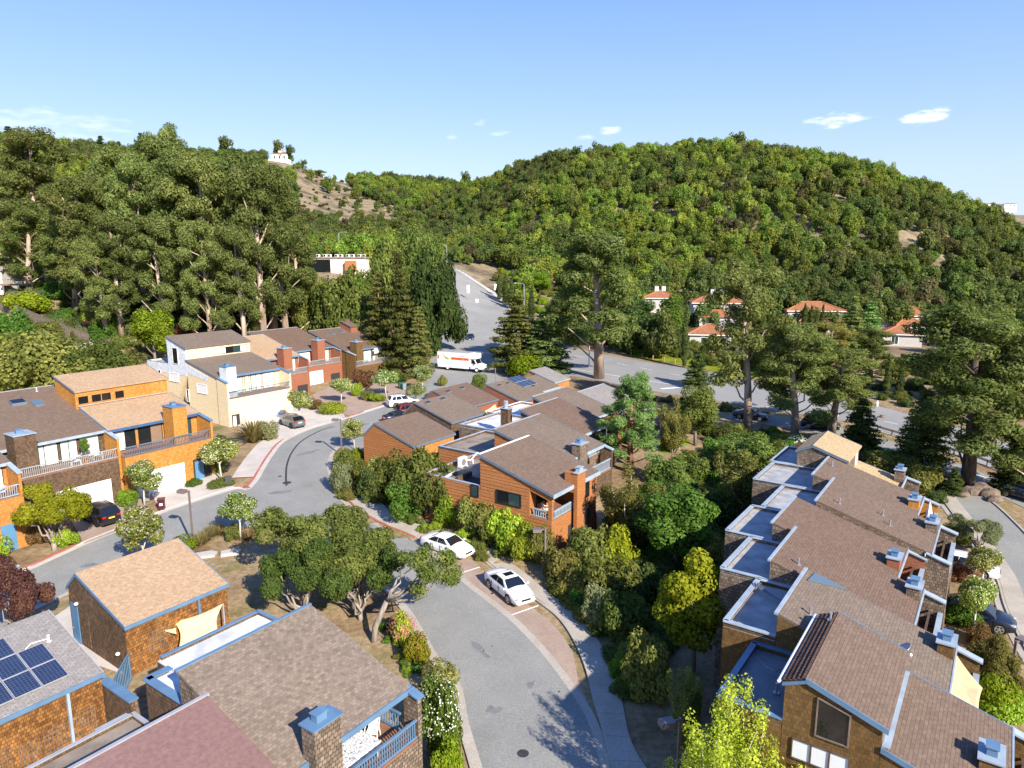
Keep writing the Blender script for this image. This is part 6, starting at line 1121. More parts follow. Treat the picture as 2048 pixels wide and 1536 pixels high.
# ------------------------------------------------------------------ wooded hills
def forest():
    rg = np.random.default_rng(3); pts = []
    X, Y = np.meshgrid(np.arange(-560, 620, 4.7), np.arange(118, 760, 4.7)); x = X.ravel() + rg.uniform(-2.6, 2.6, X.size); y = Y.ravel() + rg.uniform(-2.6, 2.6, X.size)
    z = hgt(x, y); u = x / y; m_ = np.abs(u) < .86
    px, py, d = proj(x, y, z); hm = np.zeros(len(x), bool); ft = np.zeros(len(x), bool)
    for T in (HILL, LEFT):
        yr = np.interp(u, T[:, 0], T[:, 2]); yb = np.interp(u, T[:, 0], T[:, 3]); hm |= (y < yr + 12)
    far = np.array(far_e); fx = np.interp(y, far[::-1, 1], far[::-1, 0])
    right = (x > fx + 5.5) & (y < 200) & (y > 100)
    left_ = (u < -.07) & (u > -.36) & (y > 160) & (y <= 200)
    ok = m_ & hm & ((y > 200) | right | left_)
    def poly_in(P_):
        c = np.zeros(len(px), bool); n = len(P_)
        for i in range(n):
            (x0, y0), (x1, y1) = P_[i], P_[(i + 1) % n]; t = ((y0 > py) != (y1 > py)); xi = (x1 - x0) * (py - y0) / ((y1 - y0) if y1 != y0 else 1e-9) + x0; c ^= t & (px < xi)
        return c
    bare = [[(585, 318), (625, 322), (690, 362), (720, 392), (805, 424), (800, 462), (700, 455), (600, 440), (585, 380)], [(1605, 470), (1622, 475), (1618, 500), (1600, 512)], [(1790, 474), (1850, 470), (1890, 488), (1860, 503), (1800, 503)], [(1360, 435), (1420, 440), (1400, 450)]]
    for b_ in bare: ok &= ~(poly_in(b_) & (rg.random(len(px)) < .93))
    road = [(830, 765), (850, 690), (885, 640), (893, 590), (878, 550), (838, 532), (838, 516), (895, 518), (935, 535), (1000, 575), (1075, 640), (1140, 690), (1270, 716), (1270, 800), (1000, 800)]; ok &= ~poly_in(road)
    # keep the view of houses, the hill road and the white building open
    for x0, y0, x1, y1, dep in ((1380, 575, 1500, 715, 178), (1290, 575, 1340, 610, 205), (1570, 598, 1700, 675, 180), (1755, 605, 1885, 720, 182), (1095, 565, 1120, 590, 240), (605, 505, 745, 550, 205), (900, 540, 1000, 640, 300), (650, 485, 705, 515, 245), (540, 285, 580, 325, 640), (1035, 562, 1052, 622, 205)):
        hh = 8.5 * F / d; rr = 3.2 * F / d; ok &= ~((px + rr > x0) & (px - rr < x1) & (py > y0) & (py - hh < y1) & (d < dep))
    idx = np.nonzero(ok & (px > -60) & (px < 2110))[0]
    # drop what the ridge in front hides
    idx = idx[rg.random(len(idx)) < .93]; sc = .55 + .68 * rg.random(len(idx)) ** 1.8
    nz = np.sin(x[idx] * .035 + 1.7) * np.sin(y[idx] * .041 - .6) + np.sin(x[idx] * .013 - y[idx] * .017) * .8 + rg.normal(size=len(idx)) * .75; pr_ = np.clip((px[idx] - 1500) / 400, 0, 1)
    kind = np.where(nz - .9 * pr_ > .75, 1, np.where(nz > -.25, 2, 0)); kind[rg.random(len(idx)) < .05] = 3
    fm = ['leaf_forest_dark', 'leaf_forest_light', 'leaf_forest_mid', 'leaf_forest_brown']; meshes = [[vmesh(PROTO['forest'][v][1], fm[k]) for v in range(6)] for k in range(4)]
    order = np.argsort(d[idx] / sc); near = order[:290]; rest = order[290:]
    names = ['dark rounded oak', 'bright yellow-green tree', 'mid green rounded tree', 'brownish dry tree']
    for j in near:
        i = idx[j]; k = int(kind[j]); o = bpy.data.objects.new('hillside_tree', meshes[k][int(rg.integers(6))]); COL.objects.link(o); s = float(sc[j]); o.location = (x[i], y[i], z[i] - .5); o.scale = (s, s, s * (.95 + .4 * rg.random())); o.rotation_euler = (0, 0, rg.random() * 6.28)
        side = 'on the right-hand hill foot across the boulevard' if x[i] > 0 else 'on the left-hand valley side beyond the gum grove'
        tag(o, f'{names[k]} {side}', 'tree', f'{names[k]}s {side}')
    coll = bpy.data.collections.new('forest_kinds')
    for k in range(4):
        for v in range(6): coll.objects.link(bpy.data.objects.new(f'forest_kind_{k}{v}', meshes[k][v]))
    n = len(rest); ii = idx[rest]; me = bpy.data.meshes.new('wooded_hills'); me.vertices.add(n); me.vertices.foreach_set('co', np.stack([x[ii], y[ii], z[ii] - .5], 1).ravel())
    def attr(nm, ty, data): a = me.attributes.new(nm, ty, 'POINT'); a.data.foreach_set('value' if ty != 'FLOAT_VECTOR' else 'vector', data.ravel())
    attr('pick', 'INT', (kind[rest] * 6 + rg.integers(0, 6, n)).astype(np.int32)); s = sc[rest]; attr('size', 'FLOAT_VECTOR', np.stack([s, s, s * (.95 + .4 * rg.random(n))], 1).astype(np.float32)); attr('turn', 'FLOAT_VECTOR', np.stack([np.zeros(n), np.zeros(n), rg.random(n) * 6.28], 1).astype(np.float32)); me.update()
    o = bpy.data.objects.new('wooded_hills', me); COL.objects.link(o); tag(o, 'continuous woodland of oaks and bays covering the hills', None, None, 'stuff')
    ng = bpy.data.node_groups.new('woodland', 'GeometryNodeTree'); ng.interface.new_socket('Geometry', in_out='INPUT', socket_type='NodeSocketGeometry'); ng.interface.new_socket('Geometry', in_out='OUTPUT', socket_type='NodeSocketGeometry')
    N, L = ng.nodes, ng.links; gi = N.new('NodeGroupInput'); go = N.new('NodeGroupOutput'); ci = N.new('GeometryNodeCollectionInfo'); ci.inputs['Collection'].default_value = coll; ci.inputs['Separate Children'].default_value = True; ci.inputs['Reset Children'].default_value = True
    ip = N.new('GeometryNodeInstanceOnPoints'); ip.inputs['Pick Instance'].default_value = True
    def na(nm, ty): q = N.new('GeometryNodeInputNamedAttribute'); q.data_type = ty; q.inputs['Name'].default_value = nm; return q.outputs['Attribute']
    L.new(gi.outputs[0], ip.inputs['Points']); L.new(ci.outputs[0], ip.inputs['Instance']); L.new(na('pick', 'INT'), ip.inputs['Instance Index']); L.new(na('size', 'FLOAT_VECTOR'), ip.inputs['Scale']); L.new(na('turn', 'FLOAT_VECTOR'), ip.inputs['Rotation']); L.new(ip.outputs[0], go.inputs[0])
    md = o.modifiers.new('woodland', 'NODES'); md.node_group = ng
    print('forest', len(idx))
forest()
def undergrowth():
    rg = np.random.default_rng(21); regs = [([(1105, 1190), (1180, 1265), (1235, 1360), (1300, 1400), (1400, 1330), (1430, 1180), (1440, 1050), (1490, 900), (1330, 880), (1250, 960), (1200, 1080), (1130, 1130)], 330, 60, ['leaf_oak', 'leaf_olive', 'leaf_green', 'leaf_dark']), ([(670, 1000), (730, 1000), (800, 1040), (880, 1080), (960, 1130), (1010, 1130), (1000, 1080), (900, 1030), (760, 960), (690, 915)], 90, 34, ['leaf_oak', 'leaf_olive', 'leaf_lime']), ([(-20, 780), (120, 760), (300, 730), (460, 690), (600, 660), (640, 640), (400, 600), (150, 560), (-20, 560)], 330, 40, ['leaf_oak', 'leaf_olive', 'leaf_green', 'leaf_dark', 'leaf_grey']), ([(1660, 950), (1850, 1000), (1890, 1010), (1870, 960), (1720, 880)], 60, 40, ['leaf_olive', 'leaf_dark', 'leaf_lime']),
        ([(1270, 706), (1460, 740), (1620, 772), (1760, 800), (1900, 840), (2060, 900), (2060, 800), (1700, 700), (1300, 640)], 420, 26, ['leaf_dark', 'leaf_oak', 'leaf_olive']), ([(620, 690), (850, 690), (880, 640), (890, 590), (820, 560), (640, 600)], 160, 30, ['leaf_dark', 'leaf_oak', 'leaf_olive']), ([(1180, 770), (1290, 790), (1400, 805), (1560, 830), (1560, 835), (1400, 818), (1290, 800)], 46, 16, ['leaf_olive', 'leaf_dark', 'dry_grass']), ([(870, 1480), (900, 1400), (850, 1300), (790, 1235), (760, 1260), (800, 1330)], 40, 24, ['leaf_lime', 'leaf_olive', 'leaf_green']), ([(985, 562), (1060, 645), (1120, 690), (1250, 702), (1200, 600), (1000, 540)], 170, 24, ['leaf_olive', 'leaf_lime', 'leaf_oak']), ([(1232, 1340), (1330, 1290), (1430, 1400), (1390, 1520), (1280, 1470)], 45, 62, ['leaf_olive', 'leaf_lime', 'leaf_oak']), ([(585, 322), (632, 330), (700, 372), (800, 428), (795, 462), (700, 455), (600, 438)], 420, 9, ['leaf_rust', 'leaf_olive', 'leaf_forest_brown', 'leaf_dark']), ([(1290, 900), (1400, 860), (1500, 868), (1600, 890), (1600, 905), (1480, 950), (1300, 980)], 60, 50, ['leaf_oak', 'leaf_green', 'leaf_olive']), ([(1300, 1400), (1400, 1400), (1560, 1560), (1350, 1560)], 40, 60, ['leaf_olive', 'leaf_dark'])]
    kinds, pts, pick, siz = [], [], [], []; coll = bpy.data.collections.new('shrub_kinds'); ks = sorted({k for r_ in regs for k in r_[3]})
    for k in ks:
        for v in range(3): coll.objects.link(bpy.data.objects.new('shrub_kind_%02d' % len(kinds), vmesh(PROTO['bush'][v][1], k))); kinds.append(k)
    for P_, n, w, mats in regs:
        g = [at(*q)[:2] for q in P_]; xs, ys = [q[0] for q in g], [q[1] for q in g]; c = 0; tries = 0
        while c < n and tries < n * 30:
            tries += 1; x, y = rg.uniform(min(xs), max(xs)), rg.uniform(min(ys), max(ys)); ins = False
            for i in range(len(g)):
                (x0, y0), (x1, y1) = g[i], g[(i + 1) % len(g)]
                if (y0 > y) != (y1 > y) and x < (x1 - x0) * (y - y0) / (y1 - y0) + x0: ins = not ins
            if not ins: continue
            a, b = AB(x, y)
            if (44.5 < a < 84 and 26.5 < b < 51) or (26 < a < 67 and -1.5 < b < 15.6) or (54 < a < 102 and 82 < b < 105) or (22 < a < 43 and 68 < b < 83): continue
            z = gz(x, y); d = proj(x, y, z)[2]; s = w * d / F * rg.uniform(.28, .62); pts.append((x, y, z - .12 * s)); mk = mats[int(rg.integers(len(mats)))]; pick.append(ks.index(mk) * 3 + int(rg.integers(3))); siz.append((s, s, s * rg.uniform(.7, 1.25))); c += 1
    me = bpy.data.meshes.new('undergrowth'); n = len(pts); me.vertices.add(n); me.vertices.foreach_set('co', np.array(pts).ravel())
    for nm, ty, data, key in (('pick', 'INT', np.array(pick, np.int32), 'value'), ('size', 'FLOAT_VECTOR', np.array(siz, np.float32), 'vector'), ('turn', 'FLOAT_VECTOR', np.stack([np.zeros(n), np.zeros(n), rg.random(n) * 6.28], 1).astype(np.float32), 'vector')): me.attributes.new(nm, ty, 'POINT').data.foreach_set(key, data.ravel())
    me.update(); o = bpy.data.objects.new('undergrowth', me); COL.objects.link(o); tag(o, 'tangled low undergrowth filling the banks between houses and road', None, None, 'stuff'); ng = bpy.data.node_groups['woodland'].copy(); [q for q in ng.nodes if q.type == 'COLLECTION_INFO'][0].inputs['Collection'].default_value = coll; o.modifiers.new('undergrowth', 'NODES').node_group = ng
undergrowth()
# trees standing out on the skyline
for x, b, t, w, kind, lab, mat in ((1472, 300, 262, 42, 'forest', 'dark broad tree crowning the right hill, higher than all others', 'leaf_forest_dark'), (1607, 318, 302, 34, 'forest', 'dark wind-bent tree on the right shoulder of the hill', 'leaf_forest_dark'), (1775, 360, 322, 34, 'forest', 'pale sparse gum on the skyline of the right hill', 'leaf_grey'), (556, 312, 278, 26, 'forest', 'dark tree on the hilltop behind the white villa', 'leaf_forest_dark'), (580, 320, 288, 24, 'forest', 'dark cypress-like tree right of the white villa', 'leaf_forest_dark'), (205, 320, 272, 36, 'conifer', 'dark conifer on the left skyline, left of three', 'leaf_dark'), (240, 315, 283, 28, 'conifer', 'dark conifer on the left skyline, middle of three', 'leaf_dark'), (284, 312, 266, 30, 'conifer', 'dark conifer on the left skyline, right of three', 'leaf_dark'), (450, 300, 270, 36, 'forest', 'dark airy tree on the skyline right of the grove top', 'leaf_forest_dark'), (930, 360, 340, 26, 'forest', 'dark tree on the skyline where the two hills meet', 'leaf_forest_dark'), (20, 290, 252, 50, 'conifer', 'dark tree on the skyline at the left edge', 'leaf_dark'), (640, 400, 362, 34, 'forest', 'round green tree alone on the bare brown slope', 'leaf_forest_mid'), (60, 300, 262, 50, 'conifer', 'dark conifer on the skyline behind the lone gum', 'leaf_dark')):
    u = (x - 1024) / F; y_ = (430 if x > 1300 else 615); u_, dy, dz = ray(x, b); p = (y_ / dy * u_, y_); zz = gz(*p); d = proj(p[0], p[1], zz)[2]; h = (CH + y_ / dy * ray(x, t)[2]) - zz; h = max(h, 6)
    if kind == 'forest': o = bpy.data.objects.new('skyline_tree', vmesh(PROTO['forest'][3][1], mat)); COL.objects.link(o); o.location = (*p, zz - .5); s = w * d / F / 7.2; o.scale = (s, s, h / 8); tag(o, lab, 'tree')
    else: plant('conifer', 'skyline_conifer', 'tree', lab, (*p, zz), h, w * d / F, mat=mat)
# ------------------------------------------------------------------ vehicles
def paint(name, col, rough=.25, metal=0.0):
    m, N, L, b = nmat(name); b.inputs['Base Color'].default_value = (*col, 1); b.inputs['Roughness'].default_value = rough; b.inputs['Metallic'].default_value = metal; b.inputs['Coat Weight'].default_value = .6; b.inputs['Coat Roughness'].default_value = .06
for n_, c_, me_ in (('paint_car_white', (.80, .80, .81), 0), ('paint_car_black', (.014, .012, .016), .2), ('paint_car_grey', (.16, .175, .19), .4), ('paint_car_red', (.16, .014, .014), 0), ('paint_car_navy', (.012, .016, .032), .3), ('paint_truck_white', (.82, .82, .82), 0), ('paint_truck_orange', (.78, .10, .012), 0)): paint(n_, c_, .3, me_)
plain('tyre', (.018, .018, .019), .8, var=0); plain('rim', (.48, .49, .51), .35, .7, var=0); plain('rim_dark', (.05, .05, .055), .4, .5, var=0); plain('lamp_red', (.42, .012, .012), .25, var=0); plain('lamp_clear', (.30, .32, .34), .15, var=0); plain('plate_yellow', (.75, .55, .05), .5, var=0); plain('plate_white', (.75, .76, .80), .5, var=0); plain('leather_tan', (.40, .33, .24), .7, var=0)
CARM = {}
def car_parts(style, colr, rimm='rim', plate='plate_white', sunroof=False):
    key = (style, colr, rimm, plate, sunroof)
    if style == 'sedan': L_, Wd, H, wb, r = 4.75, 1.80, 1.45, 2.76, .33; tops = [(-2.37, .62), (-2.33, .90), (-2.15, 1.02), (-1.55, 1.05), (-.9, 1.0), (.6, .98), (1.0, .98), (1.7, .86), (2.15, .74), (2.33, .58), (2.38, .42)]; cab = (-1.75, -.75, .28, 1.12); belt = .98
    elif style == 'suv': L_, Wd, H, wb, r = 4.75, 1.92, 1.75, 2.8, .38; tops = [(-2.37, .70), (-2.34, 1.06), (-2.2, 1.14), (-1.5, 1.14), (0, 1.12), (1.0, 1.11), (1.35, 1.08), (2.0, 1.0), (2.25, .90), (2.36, .72), (2.38, .50)]; cab = (-2.28, -1.85, .30, 1.05); belt = 1.12
    else: L_, Wd, H, wb, r = 4.5, 1.85, 1.58, 2.7, .36; tops = [(-2.25, .66), (-2.22, .98), (-2.05, 1.06), (-1.4, 1.06), (0, 1.03), (1.0, 1.02), (1.35, .97), (1.9, .86), (2.12, .74), (2.23, .58), (2.26, .44)]; cab = (-2.12, -1.25, .22, 1.12); belt = 1.04
    w = Wd / 2; parts = []; mb = MB(); rings = []
    for x, zt in tops:
        t = abs(x) / (L_ / 2); ww = w * (1 - .16 * t ** 5); lo = .22 + .06 * (t > .93)
        half = [(ww * .90, lo), (ww * .985, lo + .10), (ww, min(.60, zt * .68 + .06)), (ww * .975, zt - .10), (ww * .90, zt - .02), (ww * .5, zt + .03), (0, zt + .045)]
        rings.append(half[:-1] + [half[-1]] + [(-y, z) for y, z in half[-2::-1]])
    n = len(rings[0]); base_i = len(mb.v)
    for (x, _), rg_ in zip(tops, rings): mb.v += [(x, y, z) for y, z in rg_]
    for i in range(len(rings) - 1):
        for j in range(n): mb.f.append((i * n + j, i * n + (j + 1) % n, (i + 1) * n + (j + 1) % n, (i + 1) * n + j)); mb.m.append(0)
    mb.f.append(tuple(range(n))); mb.m.append(0); mb.f.append(tuple(len(mb.v) - n + j for j in range(n))[::-1]); mb.m.append(0); parts.append(('body', mb, colr, True))
    xr0, xr1, xf1, xf0 = cab; yb, yt, zb = w * .93, w * .70, belt - .03; ym, zm = w * .90, belt + (H - belt) * .45
    def lerp(a, b, t): return a + (b - a) * t
    def cp(u, lev, s): # u 0 rear..1 front
        base_x = lerp(xr0, xf0, u); top_x = lerp(xr1, xf1, u); t = (0, .5, .93, 1.0)[lev]; y = (yb, lerp(yb, yt, .42), yt, yt * .86)[lev]; z = (zb, lerp(zb, H, .5), H - .07, H - .015)[lev]
        return (lerp(base_x, top_x, t), s * y, z + (0.03 * math.sin(math.pi * u) if lev > 1 else 0))
    cb = MB(); us = (0, .2, .4, .6, .8, 1.0); g = {}
    for s in (-1, 1):
        for lev in range(4):
            for iu, u in enumerate(us): g[(s, lev, iu)] = len(cb.v); cb.v.append(cp(u, lev, s))
    for iu, u in enumerate(us): g[(0, 4, iu)] = len(cb.v); cb.v.append((lerp(xr1, xf1, u), 0, H + .03 * math.sin(math.pi * u) + .015))
    for iu in range(5):
        for s in (-1, 1):
            for lev in range(3): cb.f.append((g[(s, lev, iu)], g[(s, lev, iu + 1)], g[(s, lev + 1, iu + 1)], g[(s, lev + 1, iu)])); cb.m.append(0)
            cb.f.append((g[(s, 3, iu)], g[(s, 3, iu + 1)], g[(0, 4, iu + 1)], g[(0, 4, iu)])); cb.m.append(0)
    for iu in (0, 5):
        for lev in range(3): cb.f.append((g[(-1, lev, iu)], g[(1, lev, iu)], g[(1, lev + 1, iu)], g[(-1, lev + 1, iu)])); cb.m.append(0)
        cb.f.append((g[(-1, 3, iu)], g[(1, 3, iu)], g[(0, 4, iu)])); cb.m.append(0)
    parts.append(('cabin', cb, colr, True))
    def pane(pts, nm='window', mat='glass_car', off=.012):
        q = [Vector(p) for p in pts]; nn = Vector((0, 0, 1)); m_ = MB(); m_.prism([p - nn * .004 for p in q], [p + nn * off for p in q]); parts.append((nm, m_, mat, False))
    def sheet(rows, nm, mat='glass_car', off=.014):
        """glazing that follows the curved cabin surface; rows of points, offset outwards"""
        c0 = Vector(((xr0 + xf0) / 2, 0, belt - .2)); m_ = MB(); o_ = [[p + ((p - c0) * Vector((.6, 1, 1.2))).normalized() * off for p in r_] for r_ in rows]
        for r0, r1, s0, s1 in zip(rows, rows[1:], o_, o_[1:]):
            for i in range(len(r0) - 1): m_.prism([r0[i] * 1, r0[i + 1] * 1, r1[i + 1] * 1, r1[i] * 1], [s0[i], s0[i + 1], s1[i + 1], s1[i]])
        parts.append((nm, m_, mat, False))
    def sp(u, t, s):
        a = Vector(cp(u, 0, s)); m = Vector(cp(u, 1, s)); b = Vector(cp(u, 2, s)); return a.lerp(m, t * 2) if t < .5 else m.lerp(b, t * 2 - 1)
    def ep(end, t, k): # end panes; k across -1..1
        u = 1.0 if end else 0.0; a = sp(u, t, -1); b = sp(u, t, 1); return a.lerp(b, (k + 1) / 2)
    ks_ = np.linspace(-.9, .9, 5)
    sheet([[ep(1, t, k) for k in ks_] for t in (.06, .5, .97)], 'windscreen'); sheet([[ep(0, t, k) for k in ks_] for t in (.10, .5, .95)], 'rear_window')
    for s in (-1, 1):
        for u0, u1 in ((.09, .46), (.49, .90)) if style == 'sedan' else ((.07, .27), (.30, .58), (.61, .92)):
            sheet([[sp(lerp(lerp(u0, u1, f_), .5, .06 * t), t, s) for f_ in (0, .5, 1)] for t in (.10, .5, .90)], 'side_window')
    if sunroof: pane([(-.35, -.35, H + .02), (.15, -.35, H + .025), (.15, .35, H + .025), (-.35, .35, H + .02)], 'sunroof', off=.035)
    for sx in (-1, 1):
        for s in (-1, 1):
            wx = sx * wb / 2 - (.06 if style == 'sedan' else 0); a_ = MB(); a_.disc((wx, s * (w - .085), r + .03), (0, 1, 0), r + .065, .19, 18); parts.append(('wheel_arch', a_, 'black_plastic', False))
            t_ = MB(); t_.disc((wx, s * (w - .095), r), (0, 1, 0), r, .21, 18); parts.append(('tyre', t_, 'tyre', False))
            q_ = MB(); q_.disc((wx, s * (w + .004), r), (0, 1, 0), r * .22, .03, 10)
            for k in range(5): an = 6.283 * k / 5 + .3; q_.bar((wx, s * (w + .003), r), (wx + r * .66 * math.cos(an), s * (w + .003), r + r * .66 * math.sin(an)), .075, .03, up=(0, 1, 0))
            for k in range(14): an, an2 = 6.283 * k / 14, 6.283 * (k + 1) / 14; q_.bar((wx + r * .68 * math.cos(an), s * (w + .004), r + r * .68 * math.sin(an)), (wx + r * .68 * math.cos(an2), s * (w + .004), r + r * .68 * math.sin(an2)), .05, .03, up=(0, 1, 0))
            parts.append(('rim', q_, rimm, False))
    e = L_ / 2; zt = .78 if style == 'sedan' else .88
    for s in (-1, 1):
        h_ = MB(); h_.ball((e - .20, s * w * .70, zt - .16), .20, .17, .085, 10, 6); parts.append(('headlight', h_, 'lamp_clear', True))
        h_ = MB(); [h_.box(q_ - .008, q_ + .008, s * w - .03, s * w + .004, .38, .86) for q_ in (-.98, .02, 1.02)]; parts.append(('door_seam', h_, 'black_trim', False))
        h_ = MB(); [h_.box(q_ - .09, q_ + .09, s * w - .04, s * w + .008, .80, .835) for q_ in (-.75, .28)]; parts.append(('door_handle', h_, 'galvanised', False))
        h_ = MB(); h_.box(-e - .012, -e + .12, s * w * .66 - .16, s * w * .66 + .16, zt + .0, zt + .14); parts.append(('tail_light', h_, 'lamp_red', False))
        h_ = MB(); h_.ball((xf0 - .12, s * (w + .09), belt + .04), .09, .10, .07, 8, 5); parts.append(('mirror', h_, colr, True))
    h_ = MB(); h_.box(e - .10, e + .006, -w * .42, w * .42, .46, .60); parts.append(('grille', h_, 'black_plastic', False))
    h_ = MB(); h_.box(-e - .018, -e + .05, -.26, .26, zt - .12, zt - .0); parts.append(('number_plate', h_, plate, False)); h_ = MB(); h_.box(e - .05, e + .016, -.26, .26, .36, .45); parts.append(('number_plate', h_, plate, False))
    h_ = MB(); h_.box(-e + .0, -e + .1, -w * .8, w * .8, .30, .42); parts.append(('bumper_trim', h_, 'black_plastic', False))
    if style == 'suv':
        for s in (-1, 1): h_ = MB(); h_.bar((xr1 + .2, s * yt * .86, H + .06), (xf1 - .2, s * yt * .86, H + .06), .04, .05); parts.append(('roof_rail', h_, 'black_plastic', False))
    return parts, wb
def car(label, cat, style, colr, pos, heading, group=None, **k):
    parts, wb = car_parts(style, colr, **k); o = thing('parked_car' if 'driving' not in label else 'car', label, cat, (pos[0], pos[1], gz(pos[0], pos[1]) + .035), heading, group)
    o.rotation_euler[1] = 0
    wheel = {}
    for nm, mb, mat, sm in parts:
        ob = mb.build(nm, mat, o.name, smooth=sm)
        if sm:
            try: ob.data.set_sharp_from_angle(angle=R(38))
            except Exception: pass
        if nm == 'tyre': last = ob
        if nm == 'rim': ob.parent = last
    return o
def by_wheels(rear, front, side, wb, style_w):
    """centre and heading from the two visible wheel contacts; side +1 when those are the left wheels"""
    a, b = np.array(at(*rear)[:2]), np.array(at(*front)[:2]); d = (b - a) / np.linalg.norm(b - a); lft = np.array((-d[1], d[0])); c = (a + b) / 2 - lft * side * style_w; return (c[0], c[1]), math.atan2(d[1], d[0])
WS = 'cars parked along the estate streets'
c, h = by_wheels((852, 1100), (911, 1122), -1, 2.76, .82); car('white sedan parked at the red kerb, upper one of the two', 'car', 'sedan', 'paint_car_white', c, h, WS)
c, h = by_wheels((976, 1174), (1022, 1214), -1, 2.76, .82); car('white sedan with a dark sunroof, lower one of the two', 'car', 'sedan', 'paint_car_white', c, h, WS, sunroof=True)
E2A = TH55 + R(90)
p = at(195, 1055); q = Vector((p[0], p[1])) + Vector((math.cos(E2A), math.sin(E2A))) * 1.4 + Vector((math.cos(TH55), math.sin(TH55))) * .85; car('black SUV with red tail lights in the drive of the brown townhouse', 'suv', 'suv', 'paint_car_black', q, E2A, WS, rimm='rim_dark', plate='plate_yellow')
c, h = by_wheels((590, 861), (556, 848), 1, 2.7, .84); car('grey crossover parked at the white garage of the cream house', 'car', 'hatch', 'paint_car_grey', c, h, WS, rimm='rim_dark')
x, y, z = at(806, 812); car('white crossover with a dark roof in the street, half behind a flowering tree', 'suv', 'suv', 'paint_car_white', (x, y), R(28), WS)
x, y, z = at(822, 830); car('dark red car mostly hidden behind the garage roof', 'car', 'suv', 'paint_car_red', (x, y), R(35), WS)
x, y, z = at(800, 842); car('navy sedan whose roof just shows behind the orange garage', 'car', 'sedan', 'paint_car_navy', (x, y), R(35), WS)
x, y, z = at(941, 680); d_ = np.array(at(938, 690)[:2]) - np.array(at(946, 665)[:2]); car('dark car driving down the hill road towards the junction', 'car', 'sedan', 'paint_car_navy', (x, y), math.atan2(d_[1], d_[0]))
x, y, z = at(1119, 742); car('dark SUV driving round the corner onto the boulevard, beside the spruces', 'suv', 'suv', 'paint_car_black', (x, y), R(-60))
for px_, py_, lab, st, cl_ in ((1641, 858, 'black car parked between the gum trunks on the frontage road', 'suv', 'paint_car_black'), (1502, 838, 'dark car parked behind the pinkish gum trunk', 'sedan', 'paint_car_navy')): x, y, z = at(px_, py_); car(lab, 'car', st, cl_, (x, y), R(-32), 'cars on the frontage road')
p = at(1997, 1271); q = Vector((p[0], p[1])) - Vector((math.cos(E2A), math.sin(E2A))) * -1.35 + Vector((math.cos(TH55), math.sin(TH55))) * .85; car('dark hatchback nosing out towards the right lane', 'car', 'hatch', 'paint_car_navy', q, E2A + math.pi, WS)
x, y, z = at(1925, 1143); car('white car between the brown wall and a flowering tree by the right lane', 'car', 'sedan', 'paint_car_white', (x, y), E2A + math.pi, WS)
x, y, z = at(-28, 1172); car('white car at the left edge, mostly outside the frame', 'car', 'hatch', 'paint_car_white', (x, y), R(40), WS)
x, y, z = at(2052, 1000); car('dark car on the boulevard cut by the right edge', 'car', 'sedan', 'paint_car_navy', (x, y), R(-65))
